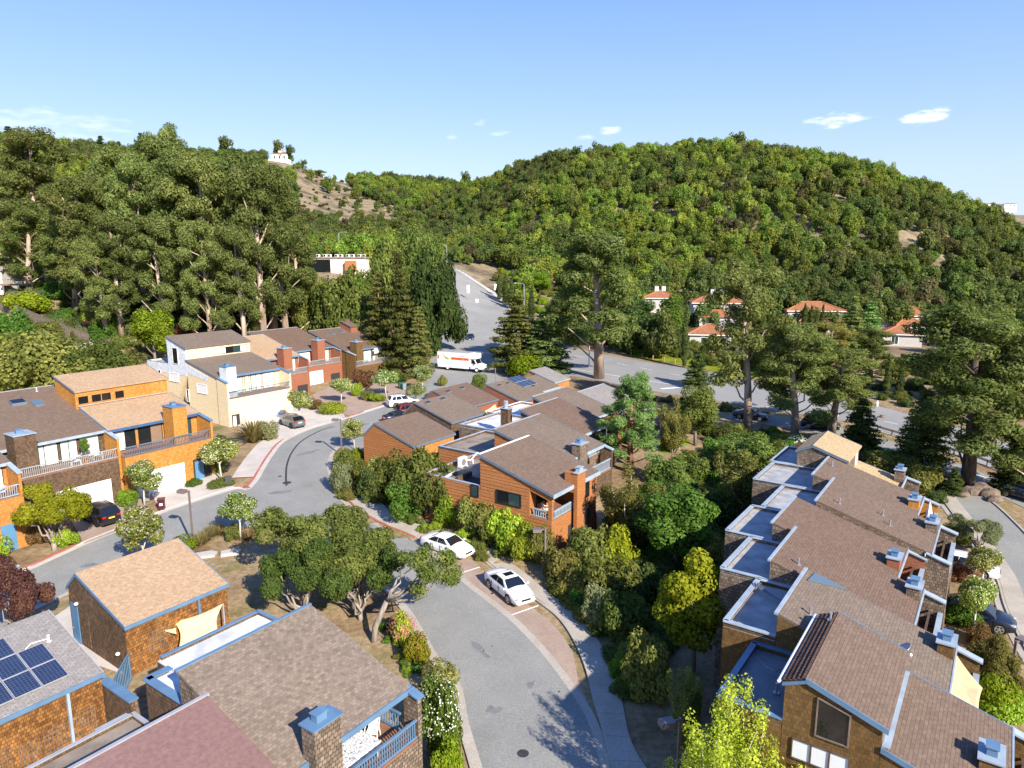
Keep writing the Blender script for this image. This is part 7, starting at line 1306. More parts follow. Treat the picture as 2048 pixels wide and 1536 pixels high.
# the moving truck
def text(s, size, mat, parent, loc, rot, ext=.004):
    cu = bpy.data.curves.new('lettering', 'FONT'); cu.body = s; cu.size = size; cu.extrude = ext; cu.align_x = 'LEFT'; ob = bpy.data.objects.new('tmp', cu); COL.objects.link(ob); me = bpy.data.meshes.new_from_object(ob.evaluated_get(bpy.context.evaluated_depsgraph_get())); bpy.data.objects.remove(ob)
    me.materials.clear(); me.materials.append(M[mat]); o = bpy.data.objects.new('lettering', me); COL.objects.link(o); o.parent = bpy.data.objects[parent]; o.location = loc; o.rotation_euler = rot; return o
def truck():
    a, b = np.array(at(896, 741)[:2]), np.array(at(963, 748)[:2]); d = (b - a) / np.linalg.norm(b - a); hd = math.atan2(d[1], d[0]); left = np.array((-d[1], d[0])); rear = a - d * 2.3 + left * 1.1
    o = thing('moving_truck', 'white moving truck with an orange band and green artwork along its side', 'truck', (*rear, gz(*rear) + .03), hd); r = o.name; Lb = 7.3; o.scale = (.96, .96, .96)
    def bx(nm, mat, *v, par=None): m_ = MB(); m_.box(*v); return m_.build(nm, mat, par or r)
    bx('cargo_box', 'paint_truck_white', 0, Lb, -1.2, 1.2, .95, 3.55); bx('attic', 'paint_truck_white', Lb + .003, Lb + 1.3, -1.15, 1.15, 2.55, 3.5); bx('side_skirt', 'paint_truck_white', .1, Lb - .1, -1.18, -1.12, .55, .94); bx('side_skirt', 'paint_truck_white', .1, Lb - .1, 1.12, 1.18, .55, .94); bx('roof_panel', 'membrane', .05, Lb - .05, -1.15, 1.15, 3.553, 3.58)
    bx('graphic_band', 'paint_truck_orange', 3.15, Lb - .1, -1.215, -1.203, 2.15, 2.62); bx('marker', 'paint_truck_orange', .1, .4, -1.215, -1.203, 2.2, 2.85)
    g = MB(); bl = [(1.35, 3.05), (1.6, 3.1), (1.75, 2.75), (2.3, 2.5), (2.95, 2.3), (2.75, 2.1), (2.5, 2.15), (2.45, 1.85), (2.25, 2.15), (1.9, 2.3), (1.6, 2.55)]; g.prism([(x, -1.202, z) for x, z in bl], [(x, -1.214, z) for x, z in bl]); m_ = plain('artwork_green', (.40, .52, .06), .5, var=.25, scale=2); g.build('artwork', 'artwork_green', r)
    text('La Habra', .42, 'trim_slate', r, (4.75, -1.206, 2.78), (R(90), 0, 0)); text('14 ft', .2, 'white_paint', r, (5.6, -1.218, 2.27), (R(90), 0, 0))
    m_ = MB(); pr_ = [(Lb + .15, .6), (Lb + 2.55, .6), (Lb + 2.6, 1.35), (Lb + 1.55, 1.6), (Lb + 1.05, 2.45), (Lb + .15, 2.5)]; m_.prism([(x, -1.02, z) for x, z in pr_], [(x, 1.02, z) for x, z in pr_]); m_.build('cab', 'paint_truck_white', r)
    for s in (-1, 1):
        w_ = MB(); q = [(Lb + .35, 1.62), (Lb + 1.4, 1.62), (Lb + .98, 2.36), (Lb + .35, 2.38)]; w_.prism([(x, s * 1.02, z) for x, z in q], [(x, s * 1.034, z) for x, z in q]); w_.build('side_window', 'glass_car', r); bx('headlight', 'lamp_clear', Lb + 2.58, Lb + 2.63, s * .75 - .18, s * .75 + .18, .95, 1.2)
        bx('mirror', 'black_plastic', Lb + 1.2, Lb + 1.32, s * 1.25 - .1, s * 1.25 + .1, 1.6, 2.05)
    w_ = MB(); w_.prism([(Lb + 1.56, -.9, 1.63), (Lb + 1.56, .9, 1.63), (Lb + 1.09, .85, 2.42), (Lb + 1.09, -.85, 2.42)], [(Lb + 1.58, -.9, 1.65), (Lb + 1.58, .9, 1.65), (Lb + 1.11, .85, 2.44), (Lb + 1.11, -.85, 2.44)]); w_.build('windscreen', 'glass_car', r); bx('bumper', 'galvanised', Lb + 2.6, Lb + 2.75, -1.0, 1.0, .5, .75); bx('chassis', 'black_plastic', .2, Lb + 2.3, -.5, .5, .5, .93); bx('rear_bumper', 'galvanised', -.2, -.003, -1.1, 1.1, .5, .65)
    for x in (2.3, Lb + 1.55):
        for s in (-1, 1):
            t_ = MB(); t_.disc((x, s * .98, .46), (0, 1, 0), .46, .3, 18); ty = t_.build('tyre', 'tyre', r); q_ = MB(); q_.disc((x, s * 1.13, .46), (0, 1, 0), .27, .03, 14); q_.build('rim', 'white_paint', ty.name)
truck()
# ------------------------------------------------------------------ lamps, signs, bins, street furniture
def box_lamp(label, base_, top, hx=-1, dirang=None, w=.13):
    p, h, _ = pix(base_, top); o = thing('street_lamp', label, 'lamp', p, dirang if dirang is not None else R(180), 'box-headed estate lamps'); m_ = MB(); m_.box(-w / 2, w / 2, -w / 2, w / 2, -.2, h); m_.build('post', 'metal_pole', o.name)
    m_ = MB(); m_.box(.1, .34, -.05, .05, h - .16, h - .06); m_.build('arm', 'metal_pole', o.name); m_ = MB(); m_.box(.32, 1.0, -.24, .24, h - .26, h + .0); hd = m_.build('lamp_head', 'metal_pole', o.name); m_ = MB(); m_.box(.38, .94, -.19, .19, h - .285, h - .263); m_.build('lens', 'plastic_white', hd.name); m_ = MB(); m_.box(-.1, .1, -.1, .1, -.05, .6); m_.build('base_cover', 'metal_pole', o.name)
box_lamp('box-headed lamp at the dry island on the left, casting a thin shadow on the street', (387, 1093), 981, dirang=R(165)); box_lamp('box-headed lamp at the inside of the street bend', (684, 912), 838, dirang=R(170)); box_lamp('box-headed lamp in the hedge below the burnt orange house', (1090, 1138), 1056, dirang=R(190)); box_lamp('box-headed lamp in the bottom right foreground before the birch', (1353, 1592), 1436, dirang=R(195)); box_lamp('box-headed lamp by the right lane, beside a sparse tree', (2020, 1372), 1282, dirang=R(30)); box_lamp('box-headed lamp at the truck yard beyond the solar garage', (991, 775), 736, dirang=R(180))
def cobra(label, base_, top, y=None, dx=-1):
    p, h, _ = pix(base_, top, None, y); o = thing('street_light', label, 'street light', p, 0, 'tall street lights on the hill road'); m_ = MB(); m_.tube([(0, 0, 0), (0, 0, h - .5), (dx * .5, 0, h - .1), (dx * 2.2, 0, h)], [.13, .09, .07, .05], 7); m_.build('pole', 'galvanised', o.name); m_ = MB(); m_.box(min(dx * 2.1, dx * 2.9), max(dx * 2.1, dx * 2.9), -.16, .16, h - .1, h + .06); m_.build('lamp_head', 'galvanised', o.name); m_ = MB(); m_.box(-.2, .2, -.14, .14, 1.0, 1.9); m_.build('control_box', 'plastic_white', o.name)
cobra('tall street light at the brow of the hill road', (894, 536), 489); cobra('tall street light on the right pavement of the hill road', (1048, 624), 566); cobra('tall street light behind the white flat-roofed building', (679, 508), 464, y=250, dx=1); cobra('slim street light at the boulevard junction beside the tall gum', (1178, 735), 668, dx=1)
def sign(label, base_, top, w_, h_, mat='white_paint', cat='sign'):
    p, h, _ = pix(base_, top); o = thing('road_sign', label, cat, p, 0); m_ = MB(); m_.tube([(0, 0, 0), (0, 0, h)], .04, 6); m_.build('post', 'galvanised', o.name); m_ = MB(); m_.box(-w_ / 2, w_ / 2, -.08, -.045, h - h_, h); m_.build('sign_board', mat, o.name)
sign('tall white sign on the median of the hill road', (937, 602), 570, .9, 2.4); sign('small white sign at the head of the median', (954, 610), 598, .9, 1.0); sign('white sign board on the right pavement of the hill road', (991, 590), 568, .9, 2.0)
def bin_(label, px_, py_, mat, rz, s=1.0):
    x, y, z = at(px_, py_); o = thing('wheelie_bin', label, 'bin', (x, y, z + .05), rz); m_ = MB(); m_.prism([(-.25 * s, -.28 * s, .05), (.25 * s, -.28 * s, .05), (.25 * s, .28 * s, .05), (-.25 * s, .28 * s, .05)], [(-.31 * s, -.36 * s, 1.0 * s), (.31 * s, -.36 * s, 1.0 * s), (.31 * s, .36 * s, 1.0 * s), (-.31 * s, .36 * s, 1.0 * s)]); m_.build('tub', mat, o.name); m_ = MB(); m_.box(-.33 * s, .33 * s, -.40 * s, .40 * s, 1.005 * s, 1.08 * s); m_.build('lid', mat, o.name)
    for k in (-1, 1): m_ = MB(); m_.disc((k * .25 * s, .30 * s, .12), (1, 0, 0), .12, .06, 10); m_.build('wheel', 'black_plastic', o.name)
bin_('maroon bin with a white mark on the rose drive', 324, 1020, 'plastic_maroon', R(20)); bin_('grey bin in the shade behind the flowering tree', 294, 1003, 'plastic_grey', R(20)); bin_('green bin, left of the pair at the end house', 801, 778, 'plastic_green', R(30)); bin_('grey bin, right of the pair at the end house', 808, 780, 'plastic_grey', R(30))
m_ = MB(); m_.box(-.14, .14, -.372, -.362, .5, .72); m_.build('mark', 'white_paint', 'wheelie_bin')
def aframe():
    x, y, z = at(457, 972); o = thing('sandwich_board', 'black sandwich board sign on the corner planting strip', 'sign', (x, y, z), R(30))
    for s in (-1, 1): m_ = MB(); m_.prism([(-.32, s * .28, .0), (.32, s * .28, 0), (.32, s * .03, 1.1), (-.32, s * .03, 1.1)], [(-.32, s * .31, .0), (.32, s * .31, 0), (.32, s * .06, 1.1), (-.32, s * .06, 1.1)]); m_.build('panel', 'black_plastic', o.name)
aframe()
def hydrant():
    x, y, z = at(1754, 812); o = thing('fire_hydrant', 'white fire hydrant on the verge below the cypresses', 'hydrant', (x, y, z)); m_ = MB(); m_.tube([(0, 0, 0), (0, 0, .1), (0, 0, .62)], [.2, .14, .13], 10); m_.ball((0, 0, .68), .15, .15, .14); m_.disc((0, 0, .45), (1, 0, 0), .07, .42, 8); m_.build('body', 'white_paint', o.name)
hydrant()
def rail(label, pts, group):
    o = thing('guard_rail', label, 'guard rail', (*pts[0], gz(*pts[0])), 0, group, (pts[0][0], pts[0][1], gz(*pts[0]))); P_ = resample(pts, max(3, int(sum(math.dist(a, b) for a, b in zip(pts, pts[1:])) / 1.9)))
    for (x, y) in P_: m_ = MB(); z = gz(x, y); m_.box(x - .06, x + .06, y - .06, y + .06, z, z + .72); m_.build('post', 'wood_grey', o.name)
    m_ = MB()
    for a, b in zip(P_, P_[1:]): m_.bar((*a, gz(*a) + .6), (*b, gz(*b) + .6), .07, .3)
    m_.build('beam', 'galvanised', o.name)
rail('galvanised guard rail on the boulevard median, long right stretch', P((1755, 862), (1816, 880), (1885, 902), (1950, 922), (2010, 946), (2070, 972)), 'guard rails'); rail('pale guard rail curving at the brow of the hill road', [at(*q)[:2] for q in ((885, 531), (905, 537), (925, 546), (950, 561))], 'guard rails')
tag(flat('lawn', P((1255, 712), (1368, 731), (1442, 745), (1560, 768), (1560, 750), (1440, 725), (1330, 700), (1250, 700)), 'leaf_lime', .05), kind='structure'); tag(flat('lawn', P((1318, 905), (1375, 915), (1380, 880), (1330, 875)), 'leaf_yellow', .05), kind='structure')
def bollards():
    for k in range(7):
        x, y, z = at(1262 + 22 * k, 712 + 3.8 * k); o = thing('bollard', 'short brown wooden bollard on the grass verge across the boulevard', 'bollard', (x, y, z), 0, 'wooden bollards on the verge'); m_ = MB(); m_.box(-.1, .1, -.1, .1, 0, .85); m_.prism([(-.1, -.1, .853), (.1, -.1, .853), (.1, .1, .853), (-.1, .1, .853)], [(-.05, -.05, .92), (.05, -.05, .92), (.05, .05, .92), (-.05, .05, .92)]); m_.build('post', 'wood_orange', o.name)
bollards()
for k, (px_, py_, s) in enumerate(((1905, 985, .9), (1925, 992, .7), (1942, 988, 1.0), (1960, 985, 1.3), (1978, 992, 1.1), (1990, 1003, .8), (1880, 985, .6), (1765, 835, .5))):
    x, y, z = at(px_, py_); m_ = MB(); random.seed(k + 3); m_.ball((0, 0, 0), s, s * .8, s * .6, 9, 6, 0, .18); o = m_.build('boulder', 'rock', smooth=False); o.location = (x, y, z + .15 * s); tag(o, 'rough brown boulder in the shade beside the massive gum' if k < 7 else 'lone low boulder on the far verge near the hydrant', 'boulder', 'boulders by the boulevard')
for k, (q, lab) in enumerate((((405, 1112), 'tan stone slab lying in the dry island, left of two'), ((461, 1108), 'pale stone slab propped on the island, right of two'))):
    x, y, z = at(*q); m_ = MB(); pl = [(-1.1, -.5), (.9, -.6), (1.15, .1), (.7, .55), (-.9, .5)] if k == 0 else [(-.75, -.4), (.6, -.45), (.8, .1), (.3, .45), (-.7, .35)]; m_.prism([(a, b, 0) for a, b in pl], [(a, b, .16 + .1 * k) for a, b in pl]); o = m_.build('stone_slab', 'concrete_pale'); o.location = (x, y, z); o.rotation_euler = (0, 0, .4); tag(o, lab, 'stone slab')
# ------------------------------------------------------------------ things on roofs, decks and in yards (grid coordinates)
def gthing(name, label, cat, a, b, z, rz=0, k=1.0, group=None): x, y = W2(a, b); return thing(name, label, cat, (x * k, y * k, CH - (CH - z) * k), TH55 + rz, group)
def ac():
    o = gthing('air_conditioner', 'white air conditioner unit with hoses on the flat roof of the burnt orange house', 'air conditioner', 44.6, 36.3, 6.25, 0, 1.1); r = o.name
    m_ = MB(); m_.box(-.45, .45, -.2, .2, .12, 1.0); m_.build('casing', 'plastic_white', r); m_ = MB(); m_.disc((-.08, -.215, .56), (0, 1, 0), .34, .03, 18); m_.build('fan_grille', 'metal_grey', r); m_ = MB(); m_.box(-.45, -.35, -.3, .3, 0, .115); m_.box(.35, .45, -.3, .3, 0, .115); m_.build('feet', 'galvanised', r)
    m_ = MB(); m_.tube([(.4, -.25, .6), (.6, -.7, .8), (.4, -1.0, .3), (.1, -.8, .08), (.0, -.4, .3)], .06, 7); m_.tube([(.45, 0, .5), (1.6, .3, .25), (2.5, .2, .8), (2.6, -.6, .6), (1.9, -1.4, .1)], .06, 7); m_.build('hose', 'white_paint', r)
ac()
def dish():
    o = gthing('satellite_dish', 'grey satellite dish on the lower right roof near the tan shade sail', 'satellite dish', 33.3, 2.3, 6.15, R(-60)); r = o.name; m_ = MB(); n = 16; rings = []
    for k, (rr, zz) in enumerate(((0.02, 0), (.18, .02), (.32, .065), (.44, .12))): rings.append(len(m_.v)); m_.v += [(rr * math.cos(6.283 * j / n) * 1.1, rr * math.sin(6.283 * j / n), zz) for j in range(n)]
    for a, b in zip(rings, rings[1:]):
        for j in range(n): m_.f.append((a + j, a + (j + 1) % n, b + (j + 1) % n, b + j)); m_.m.append(0)
    d_ = m_.build('dish', 'metal_grey', r, smooth=True, fix=False); d_.rotation_euler = (R(-15), R(-38), 0); d_.location = (0, 0, .55); s_ = d_.modifiers.new('s', 'SOLIDIFY'); s_.thickness = .02
    m_ = MB(); m_.tube([(0, .0, 0), (0, 0, .55)], .03, 7); m_.tube([(0, -.05, .45), (.05, -.55, .75)], .018, 6); m_.build('mast', 'galvanised', r); m_ = MB(); m_.ball((.05, -.58, .76), .07, .07, .07); m_.build('receiver', 'plastic_white', r)
dish()
def sail(label, corners, mat, sag=.35, posts=()):
    """cloth pulled between world points; its edges curve inwards"""
    c0 = Vector(corners[0]); o = thing('shade_sail', label, 'shade sail', c0, 0, 'shade sails', tuple(c0)); q = [Vector(c) for c in corners]; n = 9; mid = sum(q, Vector()) / len(q); m_ = MB()
    def edge(i, t): a, b = q[i], q[(i + 1) % len(q)]; p = a.lerp(b, t); return p.lerp(mid, sag * .9 * t * (1 - t) * 1.6)
    ring = [edge(i, k / n) for i in range(len(q)) for k in range(n)]; N_ = len(ring); lv = []
    for f_ in (1, .75, .5, .25): lv.append(len(m_.v)); m_.v += [tuple(mid.lerp(p, f_) - Vector((0, 0, .18 * (1 - f_)))) for p in ring]
    ci = len(m_.v); m_.v.append(tuple(mid - Vector((0, 0, .18))))
    for a, b in zip(lv, lv[1:]):
        for j in range(N_): m_.f.append((a + j, a + (j + 1) % N_, b + (j + 1) % N_, b + j)); m_.m.append(0)
    for j in range(N_): m_.f.append((lv[-1] + j, lv[-1] + (j + 1) % N_, ci)); m_.m.append(0)
    e = m_.build('cloth', mat, o.name, smooth=True, fix=False); s_ = e.modifiers.new('s', 'SOLIDIFY'); s_.thickness = .012
    for i in posts: m_ = MB(); p = q[i]; m_.tube([(p.x, p.y, gz(p.x, p.y) - .2), tuple(p)], .05, 7); m_.build('post', 'galvanised', o.name)
def GP(a, b, z, k=1.0): x, y = W2(a, b); return (x * k, y * k, CH - (CH - z) * k)
def onz(px_, py_, z): u, dy, dz = ray(px_, py_); t = (z - CH) / dz; return (t * u, t * dy, z)
sail('cream shade sail behind the tan-roofed garage', [onz(348, 1243, 1.4), onz(446, 1207, 1.9), onz(436, 1262, .9), onz(357, 1300, .5)], 'fabric_cream', .5, (1,)); sail('small cream triangle sail left of the larger one', [onz(326, 1261, 1.2), onz(352, 1256, 1.3), onz(353, 1268, 1.0)], 'fabric_cream', .3)
sail('cream shade sail in the courtyard beside the round flue', [onz(990, 809, 5.0), onz(1002, 826, 3.4), onz(972, 838, 3.6), onz(968, 823, 4.2)], 'fabric_cream', .3); sail('white shade sail tip beside the solar garage', [onz(1098, 799, 4.6), onz(1104, 804, 3.8), onz(1052, 814, 3.9), onz(1050, 810, 4.1)], 'fabric_white', .4); sail('white shade sail behind the middle cluster flat roofs', [onz(1145, 782, 4.6), onz(1158, 789, 4.0), onz(1126, 796, 4.0)], 'fabric_white', .4)
sail('large tan shade sail stretched over the near right balcony', [GP(32.9, .5, 5.55), GP(37.2, .55, 5.5), GP(35.4, -.75, 4.95), GP(32.9, -.7, 4.9)], 'fabric_tan', .30)
def umbrella(label, p, mat, h=2.3, closed=False, r=1.3):
    o = thing('umbrella', label, 'umbrella', p); m_ = MB(); m_.tube([(0, 0, 0), (0, 0, h)], .03, 7); m_.build('pole', 'galvanised', o.name); n = 8; m_ = MB(); rr, dz = (.28, 1.2) if closed else (r, .45)
    for k in range(n): a, b = 6.283 * k / n, 6.283 * (k + 1) / n; m_.prism([(rr * math.cos(a), rr * math.sin(a), h - dz), (rr * math.cos(b), rr * math.sin(b), h - dz), (0, 0, h)], [(rr * math.cos(a), rr * math.sin(a), h - dz + .02), (rr * math.cos(b), rr * math.sin(b), h - dz + .02), (0, 0, h + .02)])
    m_.build('canopy', mat, o.name, fix=False)
x, y, z = onz(1450, 1100, 2.0); umbrella('pale aqua umbrella in the shaded yard behind the right row', (x, y, z - 2.3), 'fabric_aqua', 2.5, False, 1.5); umbrella('closed white umbrella on the sixth balcony of the right row', GP(59.3, 3.4, 3.6), 'fabric_white', 2.2, True)
# foreground balcony: table with a patterned cloth and a white chair
def table(label, p, rz, L_=1.7, W_=1.0):
    o = thing('patio_table', label, 'table', p, rz); m_ = MB(); m_.box(-L_ / 2, L_ / 2, -W_ / 2, W_ / 2, .70, .73)
    m_.build('tabletop', 'white_paint', o.name)
    for sx in (-1, 1):
        for sy in (-1, 1): m_ = MB(); m_.box(sx * (L_ / 2 - .08) - .03, sx * (L_ / 2 - .08) + .03, sy * (W_ / 2 - .08) - .03, sy * (W_ / 2 - .08) + .03, 0, .697); m_.build('leg', 'white_paint', o.name)
def cloth():
    m, N, L, b = nmat('cloth_print'); tc = N.new('ShaderNodeTexCoord'); n = N.new('ShaderNodeTexVoronoi'); n.inputs['Scale'].default_value = 7; n.feature = 'DISTANCE_TO_EDGE'; L.new(tc.outputs['Object'], n.inputs['Vector']); r_ = N.new('ShaderNodeValToRGB'); r_.color_ramp.elements[0].position = .03; r_.color_ramp.elements[0].color = (.16, .18, .24, 1); r_.color_ramp.elements[1].position = .09; r_.color_ramp.elements[1].color = (.80, .80, .80, 1); L.new(n.outputs['Distance'], r_.inputs[0]); L.new(r_.outputs[0], b.inputs['Base Color']); b.inputs['Roughness'].default_value = .9
cloth(); table('white patio table on the foreground balcony', GP(17.9, 20.7, 2.75), TH55, 2.0, 1.1)
m_ = MB(); m_.box(-1.06, 1.06, -.60, .60, .735, .742); m_.box(-1.06, 1.06, -.606, -.598, .42, .74); m_.box(-1.066, -1.058, -.60, .60, .42, .74); o = m_.build('tablecloth', 'cloth_print'); o.location = GP(17.9, 20.7, 2.75); o.rotation_euler = (0, 0, TH55); tag(o, 'white printed tablecloth on the foreground balcony table', 'tablecloth')
def chair(label, p, rz, mat='plastic_white', group=None):
    o = thing('patio_chair', label, 'chair', p, rz, group); r = o.name
    m_ = MB(); m_.box(-.24, .24, -.24, .24, .40, .44); m_.build('seat', mat, r); m_ = MB(); m_.prism([(-.24, .22, .45), (.24, .22, .45), (.24, .26, .45), (-.24, .26, .45)], [(-.22, .34, 1.0), (.22, .34, 1.0), (.22, .37, 1.0), (-.22, .37, 1.0)]); m_.build('backrest', mat, r)
    for sx in (-1, 1):
        m_ = MB(); m_.tube([(sx * .27, .26, .9), (sx * .28, .1, .68), (sx * .28, -.22, .64), (sx * .27, -.26, .0)], .022, 6); m_.build('arm', mat, r); m_ = MB(); m_.tube([(sx * .24, .24, .42), (sx * .26, .3, 0)], .022, 6); m_.build('leg', mat, r)
chair('white armchair at the table on the foreground balcony', GP(19.5, 21.2, 2.75), TH55 + R(-60)); chair('white lounge chair in the corner balcony of the burnt orange house', GP(41.9, 26.3, 5.1, 1.1), TH55 + R(40)); chair('white chair on the balcony of the dark brown townhouse, next to a potted tree', GP(31.0, 70.1, 4.5), TH55 + R(20)); chair('second white chair on the dark brown townhouse balcony, near the middle', GP(28.9, 69.8, 4.5), TH55 + R(200)); chair('white chair on the leftmost orange balcony', GP(21.6, 66.2, 4.3), TH55 + R(160)); chair('pale chair on the balcony of the grey-shingled end house', GP(88.6, 93.2, 4.4), TH55)
def pot(label, p, hh=1.8, kind='broad', mat='leaf_green'):
    o = thing('potted_tree', label, 'potted plant', p); m_ = MB(); m_.tube([(0, 0, 0), (0, 0, .42)], [.17, .24], 12); m_.build('pot', 'terracotta', o.name); c = bpy.data.objects.new('crown', vmesh(PROTO[kind][0][1], mat)); COL.objects.link(c); c.parent = o; s = hh / 6.6; c.scale = (s * .75, s * .75, s); t = bpy.data.objects.new('trunk', PROTO[kind][0][0]); COL.objects.link(t); t.parent = o; t.scale = (s, s, s); t.location = c.location = (0, 0, .4)
pot('potted tree on the balcony of the dark brown townhouse', GP(30.0, 70.3, 4.5), 1.9); pot('small potted plant on the balcony of the end house', GP(100.2, 91.6, 4.4), 1.0)
m_ = MB(); m_.ball((0, 0, .35), .2, .2, .35); m_.ball((0, 0, .75), .14, .14, .14); o = m_.build('covered_heater', 'fabric_blue'); o.location = GP(35.9, -.2, 3.55); o.scale = (1.2, 1.2, 1.5); tag(o, 'blue and white covered thing on the near right balcony', 'cover')
# courtyard wall, gates and lattice between the foreground houses
def gate(label, a, b, rz, w_, h_, n, z):
    o = gthing('garden_gate', label, 'gate', a, b, z, rz, group='blue slatted garden gates'); r = o.name; m_ = MB(); m_.box(0, .09, -.04, .04, 0, h_); m_.box(w_ - .09, w_, -.04, .04, 0, h_); m_.box(.093, w_ - .093, -.04, .04, h_ - .1, h_); m_.box(.093, w_ - .093, -.04, .04, .1, .2); m_.build('frame', 'trim_blue', r)
    for k in range(n): x = .12 + (w_ - .3) * k / (n - 1); m_ = MB(); m_.box(x, x + .05, -.02, .02, .203, h_ - .103); m_.build('slat', 'trim_blue', r)
gate('blue slatted gate between the two foreground garages', 15.5, 37.2, R(47), 4.0, 1.8, 16, zg(16, 38)); gate('blue slatted gate beside the courtyard wall, farther to the right', 15.5, 33.7, R(-68), 1.3, 1.9, 8, zg(15.5, 33.5))
def cwall():
    r = hroot('courtyard_wall', 'brown shingled courtyard wall with a wide blue cap between the foreground garages', 'wall', 15.3, 34.2, None); boxp(r, 'wall', 'wall_shingle_brown', 15.3, 15.5, 34.0, 36.9, zg(15, 35) - .4, 1.9); boxp(r, 'wall_cap', 'trim_blue', 15.15, 15.65, 33.9, 37.0, 1.903, 2.0); boxp(r, 'wall', 'wall_shingle_brown', 13.6, 15.29, 34.0, 34.2, zg(14, 34) - .4, 1.2); boxp(r, 'wall_cap', 'trim_pale_blue', 13.6, 15.14, 33.95, 34.25, 1.203, 1.27)
    boxp(r, 'notice', 'sign_yellow', 14.6, 14.8, 33.94, 33.99, .6, 1.1)
cwall()
def lattice():
    r = hroot('lattice_fence', 'orange-brown lattice fence behind the foreground house under the oaks', 'fence', 22.4, 33.0)
    pts = [(23.9, 36.6), (24.6, 34.0), (23.6, 32.4), (21.4, 31.6)]
    for (a0, b0_), (a1, b1_) in zip(pts, pts[1:]):
        z = min(zg(a0, b0_), zg(a1, b1_)) - .05; L_ = math.dist((a0, b0_), (a1, b1_)); ua, ub = (a1 - a0) / L_, (b1_ - b0_) / L_; H_ = 1.75
        m_ = MB(); m_.bar((a0, b0_, z), (a0, b0_, z + H_ + .1), .1, .1); m_.build('post', 'wood_orange', r); m_ = MB(); m_.bar((a0, b0_, z + H_), (a1, b1_, z + H_), .09, .06); m_.bar((a0, b0_, z + .1), (a1, b1_, z + .1), .09, .06); m_.build('rail', 'wood_orange', r)
        for sgn in (1, -1):
            n = int((L_ + H_) / .17)
            for k in range(n):
                s0 = k * .17 - (H_ if sgn > 0 else 0); s1 = s0 + sgn * H_ if sgn > 0 else s0 - H_; q0, q1 = (s0, .1), (s1, H_)
                if sgn < 0: q0, q1 = (s0, .1), (s0 - H_, H_)
                def cl(p, q):
                    t0, t1 = 0., 1.; dx = q[0] - p[0]
                    for lim, sg in ((0, 1), (L_, -1)):
                        num = (lim - p[0]) * sg; den = dx * sg
                        if den > 0: t0 = max(t0, num / den)
                        elif den < 0: t1 = min(t1, num / den)
                    return None if t1 - t0 < .05 else ((p[0] + dx * t0, p[1] + (q[1] - p[1]) * t0), (p[0] + dx * t1, p[1] + (q[1] - p[1]) * t1))
                c_ = cl(q0, q1)
                if c_: m_ = MB(); e = .012 * sgn; m_.bar((a0 + ua * c_[0][0] - ub * e, b0_ + ub * c_[0][0] + ua * e, z + c_[0][1]), (a0 + ua * c_[1][0] - ub * e, b0_ + ub * c_[1][0] + ua * e, z + c_[1][1]), .035, .012, up=(-ub, ua, 0)); m_.build('lath', 'wood_orange', r)
lattice()
# ------------------------------------------------------------------ the hillside garden at the left
def board_fence(label, pts, h=1.8, group='grey garden fences'):
    P_ = pts; x0, y0 = P_[0]; r = thing('board_fence', label, 'fence', (x0, y0, gz(x0, y0)), 0, group, (x0, y0, gz(x0, y0))).name; L_ = sum(math.dist(a, b) for a, b in zip(P_, P_[1:])); Q = resample(P_, int(L_ / .30) + 1)
    for i, (a, b) in enumerate(zip(Q, Q[1:])):
        m_ = MB(); za, zb = gz(*a) - .1, gz(*b) - .1; d = np.array((b[0] - a[0], b[1] - a[1])); L1 = np.linalg.norm(d); d /= L1; n = np.array((-d[1], d[0])) * .02; b2 = (b[0] - d[0] * .015, b[1] - d[1] * .015); hh = h + .04 * math.sin(i * 2.3)
        m_.prism([(a[0] - n[0], a[1] - n[1], za), (b2[0] - n[0], b2[1] - n[1], zb), (b2[0] - n[0], b2[1] - n[1], zb + hh), (a[0] - n[0], a[1] - n[1], za + hh)], [(a[0] + n[0], a[1] + n[1], za), (b2[0] + n[0], b2[1] + n[1], zb), (b2[0] + n[0], b2[1] + n[1], zb + hh), (a[0] + n[0], a[1] + n[1], za + hh)]); m_.build('board', 'wood_grey', r)
    m_ = MB()
    for a, b in zip(Q[::6], Q[6::6]): m_.bar((*a, gz(*a) + h + .02), (*b, gz(*b) + h + .02), .14, .05)
    m_.build('top_rail', 'wood_grey', r)
board_fence('long grey board fence running down the hillside garden', P((-20, 612), (60, 645), (130, 675), (182, 692)), 2.2); board_fence('short dark board fence behind the white-flowering bush', P((190, 705), (240, 690), (262, 695)), 1.6)
def gshed():
    p, h, w = pix((205, 612), 580, 60); o = thing('garden_shed', 'garden shed with a teal sheet roof in the hillside garden', 'shed', p, R(10)); r = o.name; m_ = MB(); m_.prism([(-2.2, -1.4, 0), (2.2, -1.4, 0), (2.2, 1.4, 0), (-2.2, 1.4, 0)], [(-2.2, -1.4, 1.7), (2.2, -1.4, 1.7), (2.2, 1.4, 2.6), (-2.2, 1.4, 2.6)]); m_.build('wall', 'wood_grey', r); m_ = MB(); m_.prism([(-2.4, -1.7, 1.64), (1.6, -1.7, 1.64), (1.6, 1.6, 2.7), (-2.4, 1.6, 2.7)], [(-2.4, -1.7, 1.7), (1.6, -1.7, 1.7), (1.6, 1.6, 2.76), (-2.4, 1.6, 2.76)]); m_.build('roof', 'teal_sheet', r); m_ = MB(); m_.box(-.5, .4, -1.44, -1.403, .05, 1.6); m_.build('door', 'wood_dark', r)
    for k in range(4): m_ = MB(); m_.box(-2.6 + k * 1.7, -2.5 + k * 1.7, -2.6, -2.5, 0, 2.2); m_.build('pergola_post', 'galvanised', r)
gshed()
